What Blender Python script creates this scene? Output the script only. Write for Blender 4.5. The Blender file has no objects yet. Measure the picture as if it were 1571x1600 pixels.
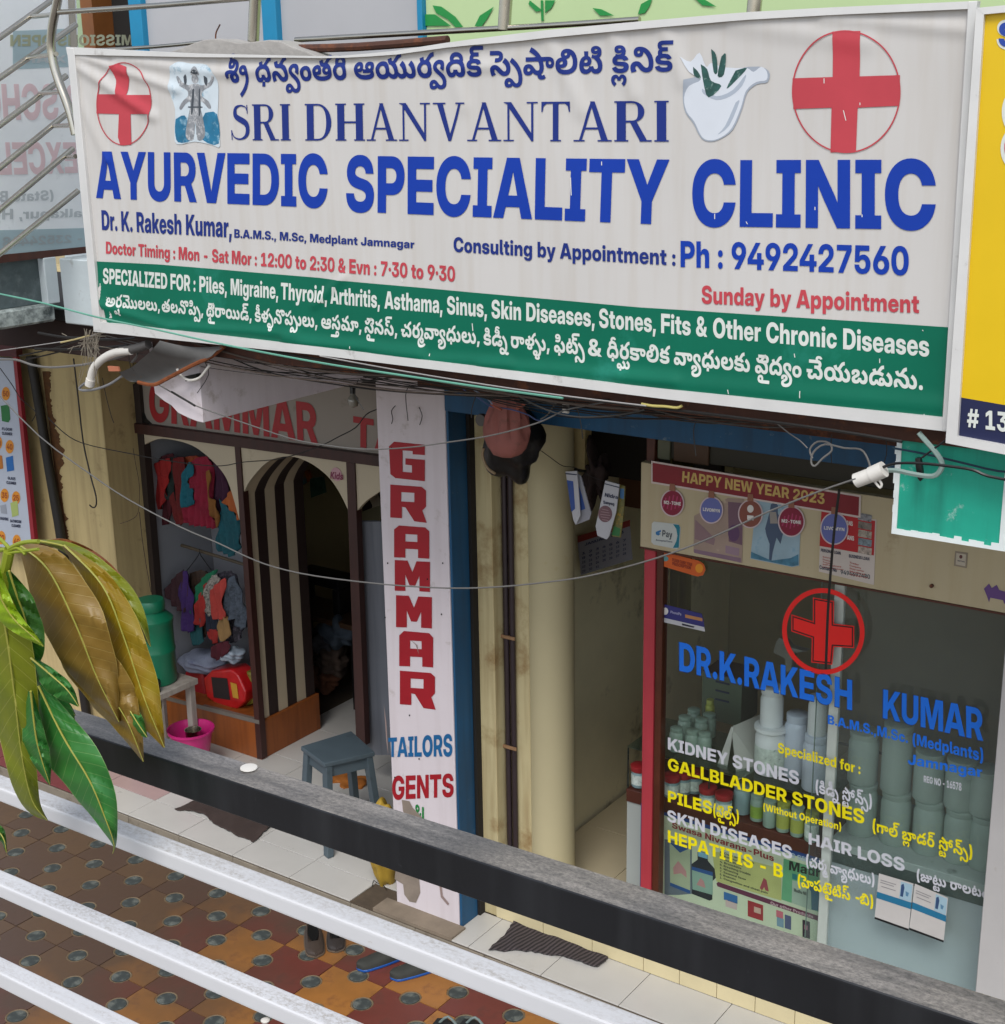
import bpy, bmesh, math, random
from mathutils import Vector, Matrix
from mathutils.geometry import delaunay_2d_cdt
random.seed(7)
S = bpy.context.scene
COL = S.collection
# ------------------------------------------------------------------ camera
CW, CH, F = 1571.0, 1600.0, 2247.0
CX, CY = CW / 2, CH / 2
R = Matrix(((0.82003011, -0.1464999, 0.55325256), (0.57208612, 0.23747747, -0.78506173), (-0.01637356, 0.96028237, 0.27854924)))
EYE = Vector((0.0, -5.5, 4.516))
cam = bpy.data.objects.new("camera", bpy.data.cameras.new("camera"))
COL.objects.link(cam)
cam.data.sensor_fit = 'HORIZONTAL'; cam.data.sensor_width = 36.0; cam.data.lens = 36.0 * F / CW
cam.data.clip_start = 0.05; cam.data.clip_end = 400
cam.matrix_world = Matrix.Translation(EYE) @ R.to_4x4()
S.camera = cam
# ------------------------------------------------------------------ daylight (overcast)
SUN_EL, SUN_AZ = math.radians(54), math.radians(155)   # azimuth: 180 = from the street (-Y)
W = bpy.data.worlds.new("World"); S.world = W; W.use_nodes = True
nt = W.node_tree; nt.nodes.clear()
sky = nt.nodes.new("ShaderNodeTexSky"); sky.sky_type = 'NISHITA'; sky.sun_disc = False
sky.sun_elevation = SUN_EL; sky.sun_rotation = SUN_AZ; sky.air_density = 1.0; sky.dust_density = 1.5; sky.ozone_density = 1.0
hs = nt.nodes.new("ShaderNodeHueSaturation"); hs.inputs['Saturation'].default_value = 0.45
bg = nt.nodes.new("ShaderNodeBackground"); bg.inputs[1].default_value = 0.14
wo = nt.nodes.new("ShaderNodeOutputWorld")
nt.links.new(sky.outputs[0], hs.inputs['Color']); nt.links.new(hs.outputs[0], bg.inputs[0]); nt.links.new(bg.outputs[0], wo.inputs[0])
sl = bpy.data.lights.new("sun", 'SUN'); sl.energy = 1.5; sl.angle = math.radians(26); sl.color = (1.0, 0.985, 0.96)
so = bpy.data.objects.new("sun", sl); COL.objects.link(so)
sd = Vector((math.sin(SUN_AZ) * math.cos(SUN_EL), math.cos(SUN_AZ) * math.cos(SUN_EL), math.sin(SUN_EL)))
so.rotation_euler = sd.to_track_quat('Z', 'Y').to_euler(); so.location = (0, -8, 12)
S.view_settings.view_transform = 'Standard'; S.view_settings.look = 'None'
S.view_settings.exposure = 0.58; S.view_settings.gamma = 1.0; S.view_settings.use_curve_mapping = False
S.cycles.max_bounces = 12; S.cycles.diffuse_bounces = 10; S.cycles.transparent_max_bounces = 12; S.cycles.caustics_reflective = False; S.cycles.caustics_refractive = False
# ------------------------------------------------------------------ helpers
def P(px, py, ax=1, v=0.0):
    """point where the sight line of photo pixel (px,py) meets the plane axis=v"""
    r = R @ Vector((px - CX, -(py - CY), -F)); t = (v - EYE[ax]) / r[ax]
    return EYE + r * t
def proj(p):
    c = R.transposed() @ (Vector(p) - EYE)
    return CX + F * c.x / -c.z, CY - F * c.y / -c.z
def hx(h):
    h = h.lstrip('#'); o = []
    for i in (0, 2, 4):
        c = int(h[i:i + 2], 16) / 255; o.append(c / 12.92 if c <= .04045 else ((c + .055) / 1.055) ** 2.4)
    return (*o, 1.0)
MATS = {}
def mat(name, col, rough=.6, var=.12, scale=4.0, bump=.15, bscale=40.0, metal=0.0, dirt=None, spec=.5, coat=0.0, streak=None, bdist=.002, sub=None, trans=0.0):
    """painted / worn surface: base tone, mottling, optional dirt (colour, amount, scale) and vertical streaks"""
    if name in MATS: return MATS[name]
    m = bpy.data.materials.new(name); m.use_nodes = True; t = m.node_tree; N, L = t.nodes, t.links
    b = N["Principled BSDF"]; tc = N.new("ShaderNodeTexCoord")
    b.inputs['Roughness'].default_value = rough; b.inputs['Metallic'].default_value = metal
    b.inputs['Specular IOR Level'].default_value = spec; b.inputs['Coat Weight'].default_value = coat
    c = hx(col) if isinstance(col, str) else (*col, 1.0)
    n1 = N.new("ShaderNodeTexNoise"); n1.inputs['Scale'].default_value = scale; n1.inputs['Detail'].default_value = 6; n1.inputs['Roughness'].default_value = .62
    L.new(tc.outputs['Object'], n1.inputs['Vector'])
    mr = N.new("ShaderNodeMapRange"); mr.inputs['From Min'].default_value = .3; mr.inputs['From Max'].default_value = .7
    mr.inputs['To Min'].default_value = 1 - var; mr.inputs['To Max'].default_value = 1 + var * .6
    L.new(n1.outputs['Fac'], mr.inputs['Value'])
    mx = N.new("ShaderNodeVectorMath"); mx.operation = 'SCALE'; mx.inputs[0].default_value = c[:3]
    L.new(mr.outputs[0], mx.inputs['Scale']); out = mx.outputs[0]
    if dirt:
        dc, amt, ds = dirt[:3]
        n2 = N.new("ShaderNodeTexNoise"); n2.inputs['Scale'].default_value = ds; n2.inputs['Detail'].default_value = 9; n2.inputs['Roughness'].default_value = .7
        L.new(tc.outputs['Object'], n2.inputs['Vector'])
        r2 = N.new("ShaderNodeMapRange"); r2.inputs['From Min'].default_value = .68 - amt * .45; r2.inputs['From Max'].default_value = .82 - amt * .3
        L.new(n2.outputs['Fac'], r2.inputs['Value'])
        q = N.new("ShaderNodeMix"); q.data_type = 'RGBA'; L.new(r2.outputs[0], q.inputs[0]); L.new(out, q.inputs[6]); q.inputs[7].default_value = hx(dc); out = q.outputs[2]
    if streak:
        dc, amt = streak
        mp = N.new("ShaderNodeMapping"); mp.inputs['Scale'].default_value = (14, 14, .9); L.new(tc.outputs['Object'], mp.inputs[0])
        n3 = N.new("ShaderNodeTexNoise"); n3.inputs['Scale'].default_value = 1.6; n3.inputs['Detail'].default_value = 5; L.new(mp.outputs[0], n3.inputs['Vector'])
        r3 = N.new("ShaderNodeMapRange"); r3.inputs['From Min'].default_value = .45; r3.inputs['From Max'].default_value = .75; r3.inputs['To Max'].default_value = amt
        L.new(n3.outputs['Fac'], r3.inputs['Value'])
        q = N.new("ShaderNodeMix"); q.data_type = 'RGBA'; L.new(r3.outputs[0], q.inputs[0]); L.new(out, q.inputs[6]); q.inputs[7].default_value = hx(dc); out = q.outputs[2]
    L.new(out, b.inputs['Base Color'])
    if bump:
        n4 = N.new("ShaderNodeTexNoise"); n4.inputs['Scale'].default_value = bscale; n4.inputs['Detail'].default_value = 5
        L.new(tc.outputs['Object'], n4.inputs['Vector'])
        bp = N.new("ShaderNodeBump"); bp.inputs['Strength'].default_value = bump; bp.inputs['Distance'].default_value = bdist
        L.new(n4.outputs['Fac'], bp.inputs['Height']); L.new(bp.outputs[0], b.inputs['Normal'])
        rr = N.new("ShaderNodeMapRange"); rr.inputs['To Min'].default_value = max(0, rough - .1); rr.inputs['To Max'].default_value = min(1, rough + .12)
        L.new(n1.outputs['Fac'], rr.inputs['Value']); L.new(rr.outputs[0], b.inputs['Roughness'])
    if trans: b.inputs['Transmission Weight'].default_value = trans
    MATS[name] = m; return m
def flat(col, rough=.55, name=None):
    return mat(name or ('print_' + str(col).replace('#', '')), col, rough, .06, 9.0, .0)
def glassmat(name, tint, refl=.06, opac=.0, opcol='#8a9a94', rough=.02):
    m = bpy.data.materials.new(name); m.use_nodes = True; t = m.node_tree; N, L = t.nodes, t.links; N.clear()
    o = N.new("ShaderNodeOutputMaterial"); tr = N.new("ShaderNodeBsdfTransparent"); tr.inputs[0].default_value = hx(tint)
    gl = N.new("ShaderNodeBsdfGlossy"); gl.inputs['Roughness'].default_value = rough; gl.inputs[0].default_value = (1, 1, 1, 1)
    fr = N.new("ShaderNodeFresnel"); fr.inputs[0].default_value = 1.5
    tc = N.new("ShaderNodeTexCoord"); nz = N.new("ShaderNodeTexNoise"); nz.inputs['Scale'].default_value = 3.0; L.new(tc.outputs['Object'], nz.inputs['Vector'])
    bp = N.new("ShaderNodeBump"); bp.inputs['Strength'].default_value = .04; bp.inputs['Distance'].default_value = .01; L.new(nz.outputs['Fac'], bp.inputs['Height']); L.new(bp.outputs[0], gl.inputs['Normal'])
    df = N.new("ShaderNodeBsdfDiffuse"); df.inputs[0].default_value = hx(opcol)
    m1 = N.new("ShaderNodeMixShader"); n2 = N.new("ShaderNodeTexNoise"); n2.inputs['Scale'].default_value = 2.2; n2.inputs['Detail'].default_value = 6; L.new(tc.outputs['Object'], n2.inputs['Vector'])
    mr = N.new("ShaderNodeMapRange"); mr.inputs['From Min'].default_value = .3; mr.inputs['From Max'].default_value = .75; mr.inputs['To Min'].default_value = opac * .7; mr.inputs['To Max'].default_value = opac * 1.4
    L.new(n2.outputs['Fac'], mr.inputs['Value']); L.new(mr.outputs[0], m1.inputs[0]); L.new(tr.outputs[0], m1.inputs[1]); L.new(df.outputs[0], m1.inputs[2])
    m2 = N.new("ShaderNodeMixShader"); ge = N.new("ShaderNodeNewGeometry"); iv = N.new("ShaderNodeMath"); iv.operation = 'SUBTRACT'; iv.inputs[0].default_value = 1; L.new(ge.outputs['Backfacing'], iv.inputs[1]); ml = N.new("ShaderNodeMath"); ml.operation = 'MULTIPLY'; L.new(iv.outputs[0], ml.inputs[0]); L.new(fr.outputs[0], ml.inputs[1]); L.new(ml.outputs[0], m2.inputs[0]); L.new(m1.outputs[0], m2.inputs[1]); L.new(gl.outputs[0], m2.inputs[2]); L.new(m2.outputs[0], o.inputs[0])
    return m
def tag(o, label=None, cat=None, group=None, kind=None):
    if label: o['label'] = label
    if cat: o['category'] = cat
    if group: o['group'] = group
    if kind: o['kind'] = kind
    return o
def empty(name, loc, label, cat, group=None):
    e = bpy.data.objects.new(name, None); COL.objects.link(e); e.location = Vector(loc); e.empty_display_size = .05
    return tag(e, label, cat, group)
class MB:
    """collects shapes in world space, build() links them as one mesh object"""
    def __init__(s): s.v = []; s.f = []; s.uv = []; s.hasuv = False
    def add(s, vs, fs, uv=None):
        k = len(s.v); s.v += [Vector(p) for p in vs]; s.f += [tuple(i + k for i in f) for f in fs]
        if uv: s.hasuv = True; s.uv += uv
        else: s.uv += [(0, 0)] * len(vs)
        return s
    def box(s, x0, x1, y0, y1, z0, z1):
        x0, x1 = sorted((x0, x1)); y0, y1 = sorted((y0, y1)); z0, z1 = sorted((z0, z1))
        v = [(x, y, z) for z in (z0, z1) for y in (y0, y1) for x in (x0, x1)]
        return s.add(v, [(0, 2, 3, 1), (4, 5, 7, 6), (0, 1, 5, 4), (2, 6, 7, 3), (0, 4, 6, 2), (1, 3, 7, 5)])
    def hexa(s, q, d):
        """quad q (4 points) pushed along vector d"""
        q = [Vector(p) for p in q]; d = Vector(d); v = q + [p + d for p in q]
        return s.add(v, [(3, 2, 1, 0), (4, 5, 6, 7), (0, 1, 5, 4), (1, 2, 6, 5), (2, 3, 7, 6), (3, 0, 4, 7)])
    def prism(s, poly, d):
        """closed outline in space pushed along d (caps triangulated as n-gons)"""
        q = [Vector(p) for p in poly]; n = len(q); d = Vector(d)
        return s.add(q + [p + d for p in q], [tuple(range(n - 1, -1, -1)), tuple(range(n, 2 * n))] + [(i, (i + 1) % n, n + (i + 1) % n, n + i) for i in range(n)])
    def tube(s, pts, r, n=8, cap=True, smooth=3, rend=None):
        pts = [Vector(p) for p in pts]
        if smooth and len(pts) > 2:
            q = []
            for i in range(len(pts) - 1):
                p0 = pts[max(i - 1, 0)]; p1 = pts[i]; p2 = pts[i + 1]; p3 = pts[min(i + 2, len(pts) - 1)]
                for k in range(smooth):
                    t = k / smooth
                    q.append(.5 * ((2 * p1) + (p2 - p0) * t + (2 * p0 - 5 * p1 + 4 * p2 - p3) * t * t + (3 * p1 - p0 - 3 * p2 + p3) * t ** 3))
            q.append(pts[-1]); pts = q
        vs = []; m = len(pts); up = None
        for i, p in enumerate(pts):
            d = (pts[min(i + 1, m - 1)] - pts[max(i - 1, 0)]).normalized()
            if up is None: up = d.orthogonal().normalized()
            up = (up - d * up.dot(d)).normalized(); w = d.cross(up)
            rr = r if rend is None else r + (rend - r) * i / (m - 1)
            for k in range(n):
                a = 2 * math.pi * k / n; vs.append(p + (up * math.cos(a) + w * math.sin(a)) * rr)
        fs = [(i * n + k, i * n + (k + 1) % n, (i + 1) * n + (k + 1) % n, (i + 1) * n + k) for i in range(m - 1) for k in range(n)]
        if cap: fs += [tuple(range(n - 1, -1, -1)), tuple((m - 1) * n + k for k in range(n))]
        return s.add(vs, fs)
    def lathe(s, c, prof, n=20, ax=2):
        vs = []; c = Vector(c)
        for r, h in prof:
            for k in range(n):
                a = 2 * math.pi * k / n; p = (math.cos(a) * r, math.sin(a) * r, h)
                if ax == 1: p = (p[0], h, p[1])
                vs.append(c + Vector(p))
        m = len(prof)
        fs = [(i * n + k, i * n + (k + 1) % n, (i + 1) * n + (k + 1) % n, (i + 1) * n + k) for i in range(m - 1) for k in range(n)]
        fs += [tuple(range(n - 1, -1, -1)), tuple((m - 1) * n + k for k in range(n))]
        return s.add(vs, fs)
    def build(s, name, m, parent=None, bevel=0, smooth=False, label=None, seg=2, solid=0):
        me = bpy.data.meshes.new(name); off = parent.location if parent is not None and parent.type == 'EMPTY' else Vector((0, 0, 0))
        if parent is not None and parent.parent is not None: off = off + parent.parent.location
        par = parent
        if parent is not None and parent.type != 'EMPTY': off = Vector(parent.get('_off', (0, 0, 0)))
        me.from_pydata([tuple(p - off) for p in s.v], [], s.f)
        if s.hasuv:
            l = me.uv_layers.new(name='UVMap')
            for lp in me.loops: l.data[lp.index].uv = s.uv[lp.vertex_index]
        bm = bmesh.new(); bm.from_mesh(me)
        if not solid: bmesh.ops.recalc_face_normals(bm, faces=bm.faces)
        if bevel:
            ed = [e for e in bm.edges if len(e.link_faces) == 2 and e.calc_face_angle(0) > .5]
            bmesh.ops.bevel(bm, geom=ed, offset=bevel, segments=seg, profile=.6, affect='EDGES')
        bm.to_mesh(me); bm.free()
        if smooth: me.polygons.foreach_set('use_smooth', [True] * len(me.polygons))
        o = bpy.data.objects.new(name, me); COL.objects.link(o)
        for q in (m if isinstance(m, (list, tuple)) else [m]): me.materials.append(q)
        if par is not None: o.parent = par; o['_off'] = tuple(off)
        if smooth and bevel == 0:
            try: me.set_sharp_from_angle(angle=math.radians(42))
            except Exception: pass
        if label: o['label'] = label
        return o
def pq(pts, ax=1, v=0.0): return [P(x, y, ax, v) for x, y in pts]
# ------------------------------------------------------------------ lettering
GLAT = [[117,17,51,87,0,26,16,53,30,47,21,17,101,0,-18,-21,-28,-48,-16,-50,1,-24,0,-22,14,-40,28,-43,21,-25,-99,0,-32,28,-34,66],
[117,17,19,-43,20,25,28,43,14,40,1,22,0,24,-16,50,-28,48,-17,21,101,0,20,-17,30,-47,16,-53,1,-26,0,-36,-32,-66,-33,-28],
[194,4,295,104,1,-40,-201,0,1,40],
[223,14,3,0,149,218,145,0,151,-218,-121,0,-55,94,-14,25,-30,49,-13,29,31,0,-16,-29,-28,-49,-15,-25,-59,-94,4,105,41,1,42,237,0,1,-42],
[194,20,29,0,1,218,183,0,50,0,66,-14,34,-25,1,-16,0,-12,-20,-21,-36,-13,-25,-2,1,-1,28,0,44,-14,26,-23,1,-15,0,-18,-36,-28,-68,-16,-47,0,10,133,41,75,0,28,0,32,13,1,12,0,8,-16,11,-26,6,-17,0,-73,0,10,133,130,69,0,16,0,24,6,12,10,1,8,0,10,-28,13,-23,0,-67,0],
[218,36,225,-4,-60,0,-94,27,-56,51,0,71,56,50,94,27,61,0,42,0,68,-12,52,-22,32,-31,7,-19,-109,0,-4,9,-14,13,-24,10,-28,5,-17,0,-32,0,-46,-16,-24,-29,0,-42,24,-29,46,-15,33,0,18,0,28,4,24,10,14,13,5,9,111,0,-6,-19,-32,-31,-54,-22,-66,-12],
[212,20,191,0,-115,0,1,45,113,0,38,0,52,14,24,29,0,42,-24,29,-52,14,-39,0,-111,0,1,45,119,0,68,0,98,-27,54,-49,0,-66,-54,-49,-98,-27,4,137,218,1,-218,-107,0,1,218],
[186,12,29,0,1,218,327,0,1,-46,-217,0,1,-40,203,0,1,-45,-201,0,1,-41,219,0,1,-46],
[178,10,29,0,1,218,317,0,1,-46,-207,0,1,-45,197,0,1,-44,-195,0,1,-83],
[221,39,227,-4,-64,0,-94,28,-54,51,1,34,0,36,56,50,94,27,61,0,38,0,70,-11,52,-21,34,-29,5,-17,-111,0,-2,7,-14,11,-20,8,-28,5,-17,0,-32,0,-48,-16,-24,-29,0,-42,24,-29,48,-15,35,0,28,0,38,9,22,17,1,11,25,-1,-109,0,1,39,193,0,1,-30,0,-27,-50,-42,-90,-24],
[217,12,29,0,1,218,109,0,1,-84,163,0,1,84,109,0,1,-218,-107,0,1,88,-161,0,1,-88],
[125,12,17,0,1,43,55,0,1,133,-53,0,1,42,219,0,1,-42,-53,0,1,-133,55,0,1,-43],
[172,17,165,-3,-70,0,-78,37,1,34,1,16,101,0,1,-16,0,-13,24,-13,44,0,26,13,1,13,1,150,109,0,1,-151,0,-34,-80,-36],
[213,10,107,38,1,66,16,9,30,18,28,19,17,9,97,59,127,0,-183,-109,-9,0,7,29,0,1,218,109,0,1,-52,1,-60,1,-26,1,-80,4,301,0,-115,93,65,40,177,-133],
[170,6,29,0,1,218,109,0,1,-172,193,0,1,-46],
[273,46,29,0,1,218,161,0,55,-82,4,-8,12,-24,14,-25,12,-23,5,-8,-27,0,4,8,12,23,12,25,14,24,5,8,53,82,163,0,1,-218,-105,0,1,93,0,7,0,22,2,26,2,27,1,12,13,0,-6,-13,-14,-26,-14,-26,-14,-22,-3,-7,-59,-93,-87,0,-61,93,-4,7,-14,22,-14,26,-14,26,-7,13,15,0,2,-12,0,-27,2,-26,2,-22,1,-7,1,-93],
[220,28,29,0,1,218,113,0,121,-97,8,-5,20,-18,22,-22,11,-9,-11,-15,-2,12,-2,28,0,26,1,8,1,92,109,0,1,-218,-111,0,-111,89,-8,7,-24,21,-30,27,-15,15,21,4,4,-16,2,-29,0,-23,1,-6,1,-89],
[224,16,225,-4,-60,0,-94,27,-56,51,1,35,0,36,56,50,94,27,61,0,60,0,94,-27,56,-50,1,-36,0,-35,-56,-51,-94,-27,16,225,44,32,0,44,15,24,29,1,21,0,21,-24,29,-44,16,-31,0,-30,0,-46,-16,-24,-29,1,-21,0,-21,24,-29,46,-15],
[192,22,29,0,1,218,181,0,50,0,74,-18,40,-33,0,-45,-40,-34,-74,-18,-51,0,-117,0,1,45,113,0,20,0,30,7,18,13,0,18,-18,13,-30,7,-19,0,-63,0,1,-173],
[198,22,29,0,1,218,181,0,52,0,72,-18,42,-33,0,-45,-42,-33,-78,-17,-51,0,-109,0,1,42,109,0,22,0,30,8,16,13,0,18,-16,13,-30,8,-21,0,-63,0,1,-174,4,273,0,-97,99,113,0,101,-99],
[201,47,144,-4,-82,18,-42,34,1,24,103,0,2,-10,20,-15,36,-7,46,0,32,6,18,10,0,13,-16,9,-32,7,-25,2,-43,5,-66,6,-64,32,1,24,0,20,44,31,78,17,51,0,54,0,76,-17,42,-33,3,-22,-101,0,0,13,-40,15,-29,0,-18,0,-32,-5,-16,-10,0,-13,14,-8,32,-6,25,-3,39,-4,36,-3,52,-11,34,-15,16,-21,1,-12,0,-22,-42,-32,-80,-17],
[194,8,13,172,1,46,365,0,1,-46,-127,0,1,-172,-107,0,1,172],
[212,20,156,-4,-84,20,-44,37,1,24,1,141,105,0,1,-137,0,-11,20,-18,36,-10,48,0,34,10,20,18,1,11,1,137,107,0,1,-141,0,-24,-46,-37,-82,-20],
[219,14,151,0,-147,218,119,0,59,-94,16,-24,28,-51,17,-28,-31,0,16,28,26,51,17,24,57,94,119,0,-145,-218],
[306,38,119,0,-115,218,117,0,43,-95,6,-15,12,-29,10,-30,7,-15,-23,0,6,15,12,30,12,29,9,15,45,95,109,0,45,-95,8,-15,12,-29,12,-30,7,-15,-23,0,6,15,10,30,12,29,7,15,43,95,117,0,-115,-218,-119,0,-53,109,-6,12,-14,33,-9,23,31,0,-10,-23,-12,-33,-5,-12,-55,-109],
[217,32,3,0,185,131,1,-40,-167,127,123,0,41,-32,10,-7,18,-15,16,-14,9,-8,-29,0,10,8,16,14,20,15,9,7,43,32,119,0,-163,-124,1,38,181,-132,-125,0,-51,41,-8,6,-14,11,-16,12,-7,6,17,0,-8,-6,-14,-12,-14,-11,-7,-6,-55,-41],
[214,16,165,0,1,77,-161,141,123,0,69,-63,10,-8,16,-17,9,-8,-17,0,6,8,16,17,9,8,67,63,123,0,-157,-141,1,-77],
[194,24,17,0,1,41,177,105,18,11,40,22,21,11,13,-18,-28,0,-58,0,-29,0,-145,0,1,46,351,0,1,-41,-173,-105,-18,-11,-40,-22,-21,-11,-11,18,30,0,58,0,31,0,151,0,1,-46],
[171,37,123,-3,-30,0,-48,11,-28,20,1,15,0,13,18,18,34,11,44,6,25,1,28,1,34,3,14,5,1,5,0,5,-10,6,-18,4,-28,0,-20,-4,-12,-7,1,-6,-95,0,2,17,34,24,64,13,47,0,34,0,52,-7,36,-14,18,-20,1,-13,1,-104,-101,0,1,22,-10,-9,-26,-11,-32,-5,17,155,31,16,0,26,6,16,11,1,8,1,13,-4,-1,-10,-1,-14,-2,-16,-1,-7,-1,-14,-1,-20,-4,-12,-7,0,-10,10,-7,18,-3],
[184,21,221,-3,-22,0,-34,6,-26,12,-7,9,1,-24,-101,0,1,218,105,0,1,-84,10,8,26,11,32,5,21,0,40,0,60,-20,32,-37,1,-23,0,-25,-32,-36,-60,-20,16,191,38,18,0,26,9,14,18,1,13,0,12,-14,17,-26,10,-17,0,-18,0,-30,-10,-14,-17,1,-12,0,-13,14,-17,30,-10],
[171,36,177,-4,-48,0,-72,21,-40,36,0,48,40,37,72,20,49,0,32,0,54,-9,42,-18,24,-23,1,-15,-97,0,-2,6,-8,9,-14,6,-18,3,-9,0,-18,0,-26,-9,-14,-18,0,-25,14,-18,26,-10,19,0,10,0,18,4,14,6,8,9,1,6,101,0,0,-15,-24,-23,-40,-18,-56,-10],
[184,21,149,-3,-40,0,-60,20,-32,36,1,25,0,23,32,37,60,20,41,0,20,0,32,-5,26,-11,11,-8,1,84,105,0,1,-218,-101,0,1,24,-8,-9,-26,-12,-34,-6,16,179,38,18,0,28,10,16,17,1,13,0,12,-16,17,-28,10,-17,0,-18,0,-26,-10,-14,-17,1,-12,0,-13,14,-18,26,-9],
[172,37,177,-4,-48,0,-72,21,-40,37,0,47,40,36,70,21,47,0,36,0,58,-11,42,-22,22,-29,1,-17,1,-14,-281,0,1,30,235,0,-47,-6,0,10,-14,14,-26,7,-38,0,-26,-7,-14,-14,1,-10,1,-23,0,-10,14,-15,30,-7,34,0,22,4,16,7,5,5,93,0,-6,-16,-42,-24,-66,-14],
[121,4,231,155,1,-40,-223,0,1,40,17,63,0,1,171,0,16,24,21,48,10,39,0,18,0,32,0,9,0,1,-40,-6,0,-18,0,-7,0,-18,0,-14,-7,1,-9,1,-162],
[184,36,134,-63,-64,13,-36,23,-3,15,99,0,4,-4,14,-7,22,-4,15,0,26,0,30,16,1,15,1,24,-1,0,-6,-9,-28,-12,-32,-6,-21,0,-40,0,-60,20,-32,35,0,46,32,36,60,20,41,0,20,0,32,-6,28,-11,9,-8,3,0,1,22,103,0,1,-146,0,-25,-38,-32,-72,-15,16,179,42,18,0,28,9,16,17,1,12,0,12,-16,17,-28,9,-17,0,-18,0,-26,-9,-14,-17,1,-12,0,-12,14,-17,26,-9],
[181,23,133,84,1,-84,-103,0,1,218,105,0,1,-105,-17,0,16,21,54,24,45,0,34,0,48,-15,24,-27,1,-19,1,-97,-101,0,1,86,0,14,-26,14,-23,0,-16,0,-22,-7,-12,-13],
[80,4,29,0,1,155,105,0,1,-155,12,81,169,-26,0,-32,15,1,11,0,11,32,15,27,0,24,0,32,-15,1,-11,0,-11,-32,-15],
[171,7,121,39,1,61,13,0,93,55,119,0,-133,-80,-27,0,4,29,0,1,218,105,0,1,-218,4,229,0,-83,63,69,37,137,-100],
[88,16,139,0,-58,0,-52,21,1,24,1,173,105,0,1,-168,0,-6,10,-5,13,0,4,0,6,0,5,0,1,-39,-8,0,-14,0],
[272,42,29,0,1,155,101,0,1,-37,-5,0,8,14,30,18,40,8,23,0,34,0,54,-20,7,-20,-9,0,6,13,30,18,44,9,27,0,30,0,46,-13,28,-25,1,-17,1,-103,-103,0,1,91,0,12,-26,13,-19,0,-14,0,-20,-6,-12,-12,1,-7,1,-91,-97,0,1,92,0,11,-24,13,-21,0,-12,0,-20,-6,-12,-12,1,-8,1,-90],
[181,23,133,84,1,-84,-103,0,1,155,103,0,1,-42,-15,0,16,21,54,24,45,0,34,0,48,-15,24,-27,1,-19,1,-97,-101,0,1,86,0,14,-26,14,-23,0,-16,0,-22,-7,-12,-13],
[179,16,179,-4,-48,0,-74,20,-40,37,1,24,0,25,40,36,74,20,49,0,50,0,74,-20,40,-36,1,-25,0,-24,-40,-37,-74,-20,16,179,38,18,0,26,9,16,17,1,13,0,13,-16,18,-26,9,-17,0,-16,0,-26,-9,-16,-18,1,-13,0,-13,16,-17,26,-9],
[184,22,29,-61,1,216,103,0,1,-20,3,0,8,7,26,11,34,5,21,0,40,0,60,-20,32,-37,1,-23,0,-25,-32,-36,-60,-20,-39,0,-22,0,-32,6,-26,11,-7,9,1,-84,16,191,38,18,0,26,9,14,18,1,13,0,12,-14,17,-26,10,-17,0,-18,0,-30,-10,-14,-17,1,-12,0,-13,14,-17,30,-10],
[119,19,29,0,1,155,101,0,1,-28,10,15,36,13,31,0,8,0,14,0,7,0,1,-43,-6,0,-24,1,-9,0,-18,0,-28,-8,-14,-16,1,-11,1,-78],
[163,37,122,-4,-66,13,-40,24,-3,17,105,0,0,-9,26,-9,42,0,24,7,0,10,-20,6,-17,2,-55,5,-46,4,-48,23,1,18,0,16,34,23,62,12,88,0,64,-13,36,-24,1,-17,-93,0,-2,8,-24,11,-40,0,-20,-8,0,-10,16,-6,17,-1,63,-6,50,-4,44,-21,0,-33,-36,-24,-66,-14],
[119,4,227,155,1,-40,-219,0,1,40,16,59,197,105,0,1,-144,0,-8,12,-5,17,0,8,0,22,0,7,0,1,-40,-8,0,-34,0,-15,0,-58,0,-52,21,1,23],
[181,23,135,-3,-34,0,-48,14,-24,27,1,19,1,98,105,0,1,-87,0,-13,26,-14,23,0,16,0,24,6,12,14,1,10,1,84,103,0,1,-155,-101,0,1,42,17,0,-16,-21,-54,-24],
[172,14,115,0,-113,155,111,0,43,-71,10,-14,16,-30,9,-15,-23,0,8,15,16,30,9,14,43,71,109,0,-111,-155],
[255,36,97,0,-95,155,111,0,25,-48,6,-17,16,-37,9,-18,-13,0,8,18,18,37,9,17,27,48,91,0,27,-48,8,-17,18,-37,9,-18,-13,0,8,18,14,37,9,17,23,48,113,0,-95,-155,-105,0,-33,57,-6,8,-8,18,-10,18,-3,9,19,0,-4,-9,-10,-18,-8,-18,-5,-8,-33,-57],
[172,27,39,-61,1,40,43,0,12,0,12,3,8,6,5,6,5,6,-119,155,111,0,45,-71,8,-14,18,-30,9,-15,-29,0,8,15,16,30,9,14,47,71,109,0,-133,-176,-10,-15,-28,-17,-38,-8,-25,0,-18,0,-36,0],
[163,11,29,0,1,34,147,80,1,1,-145,0,1,40,269,0,1,-36,-143,-79,147,0,1,-40],
[194,16,195,-4,-58,0,-80,28,-40,50,1,35,0,35,40,50,80,28,59,0,58,0,78,-28,42,-50,1,-35,0,-35,-42,-50,-78,-28,16,195,39,26,0,34,17,16,31,1,22,0,22,-16,32,-34,17,-25,0,-26,0,-34,-17,-18,-32,1,-22,0,-22,18,-31,34,-17],
[194,4,53,0,1,42,297,0,1,-42,7,261,218,1,-218,-103,0,1,170,-99,-31,1,46,109,33],
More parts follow.
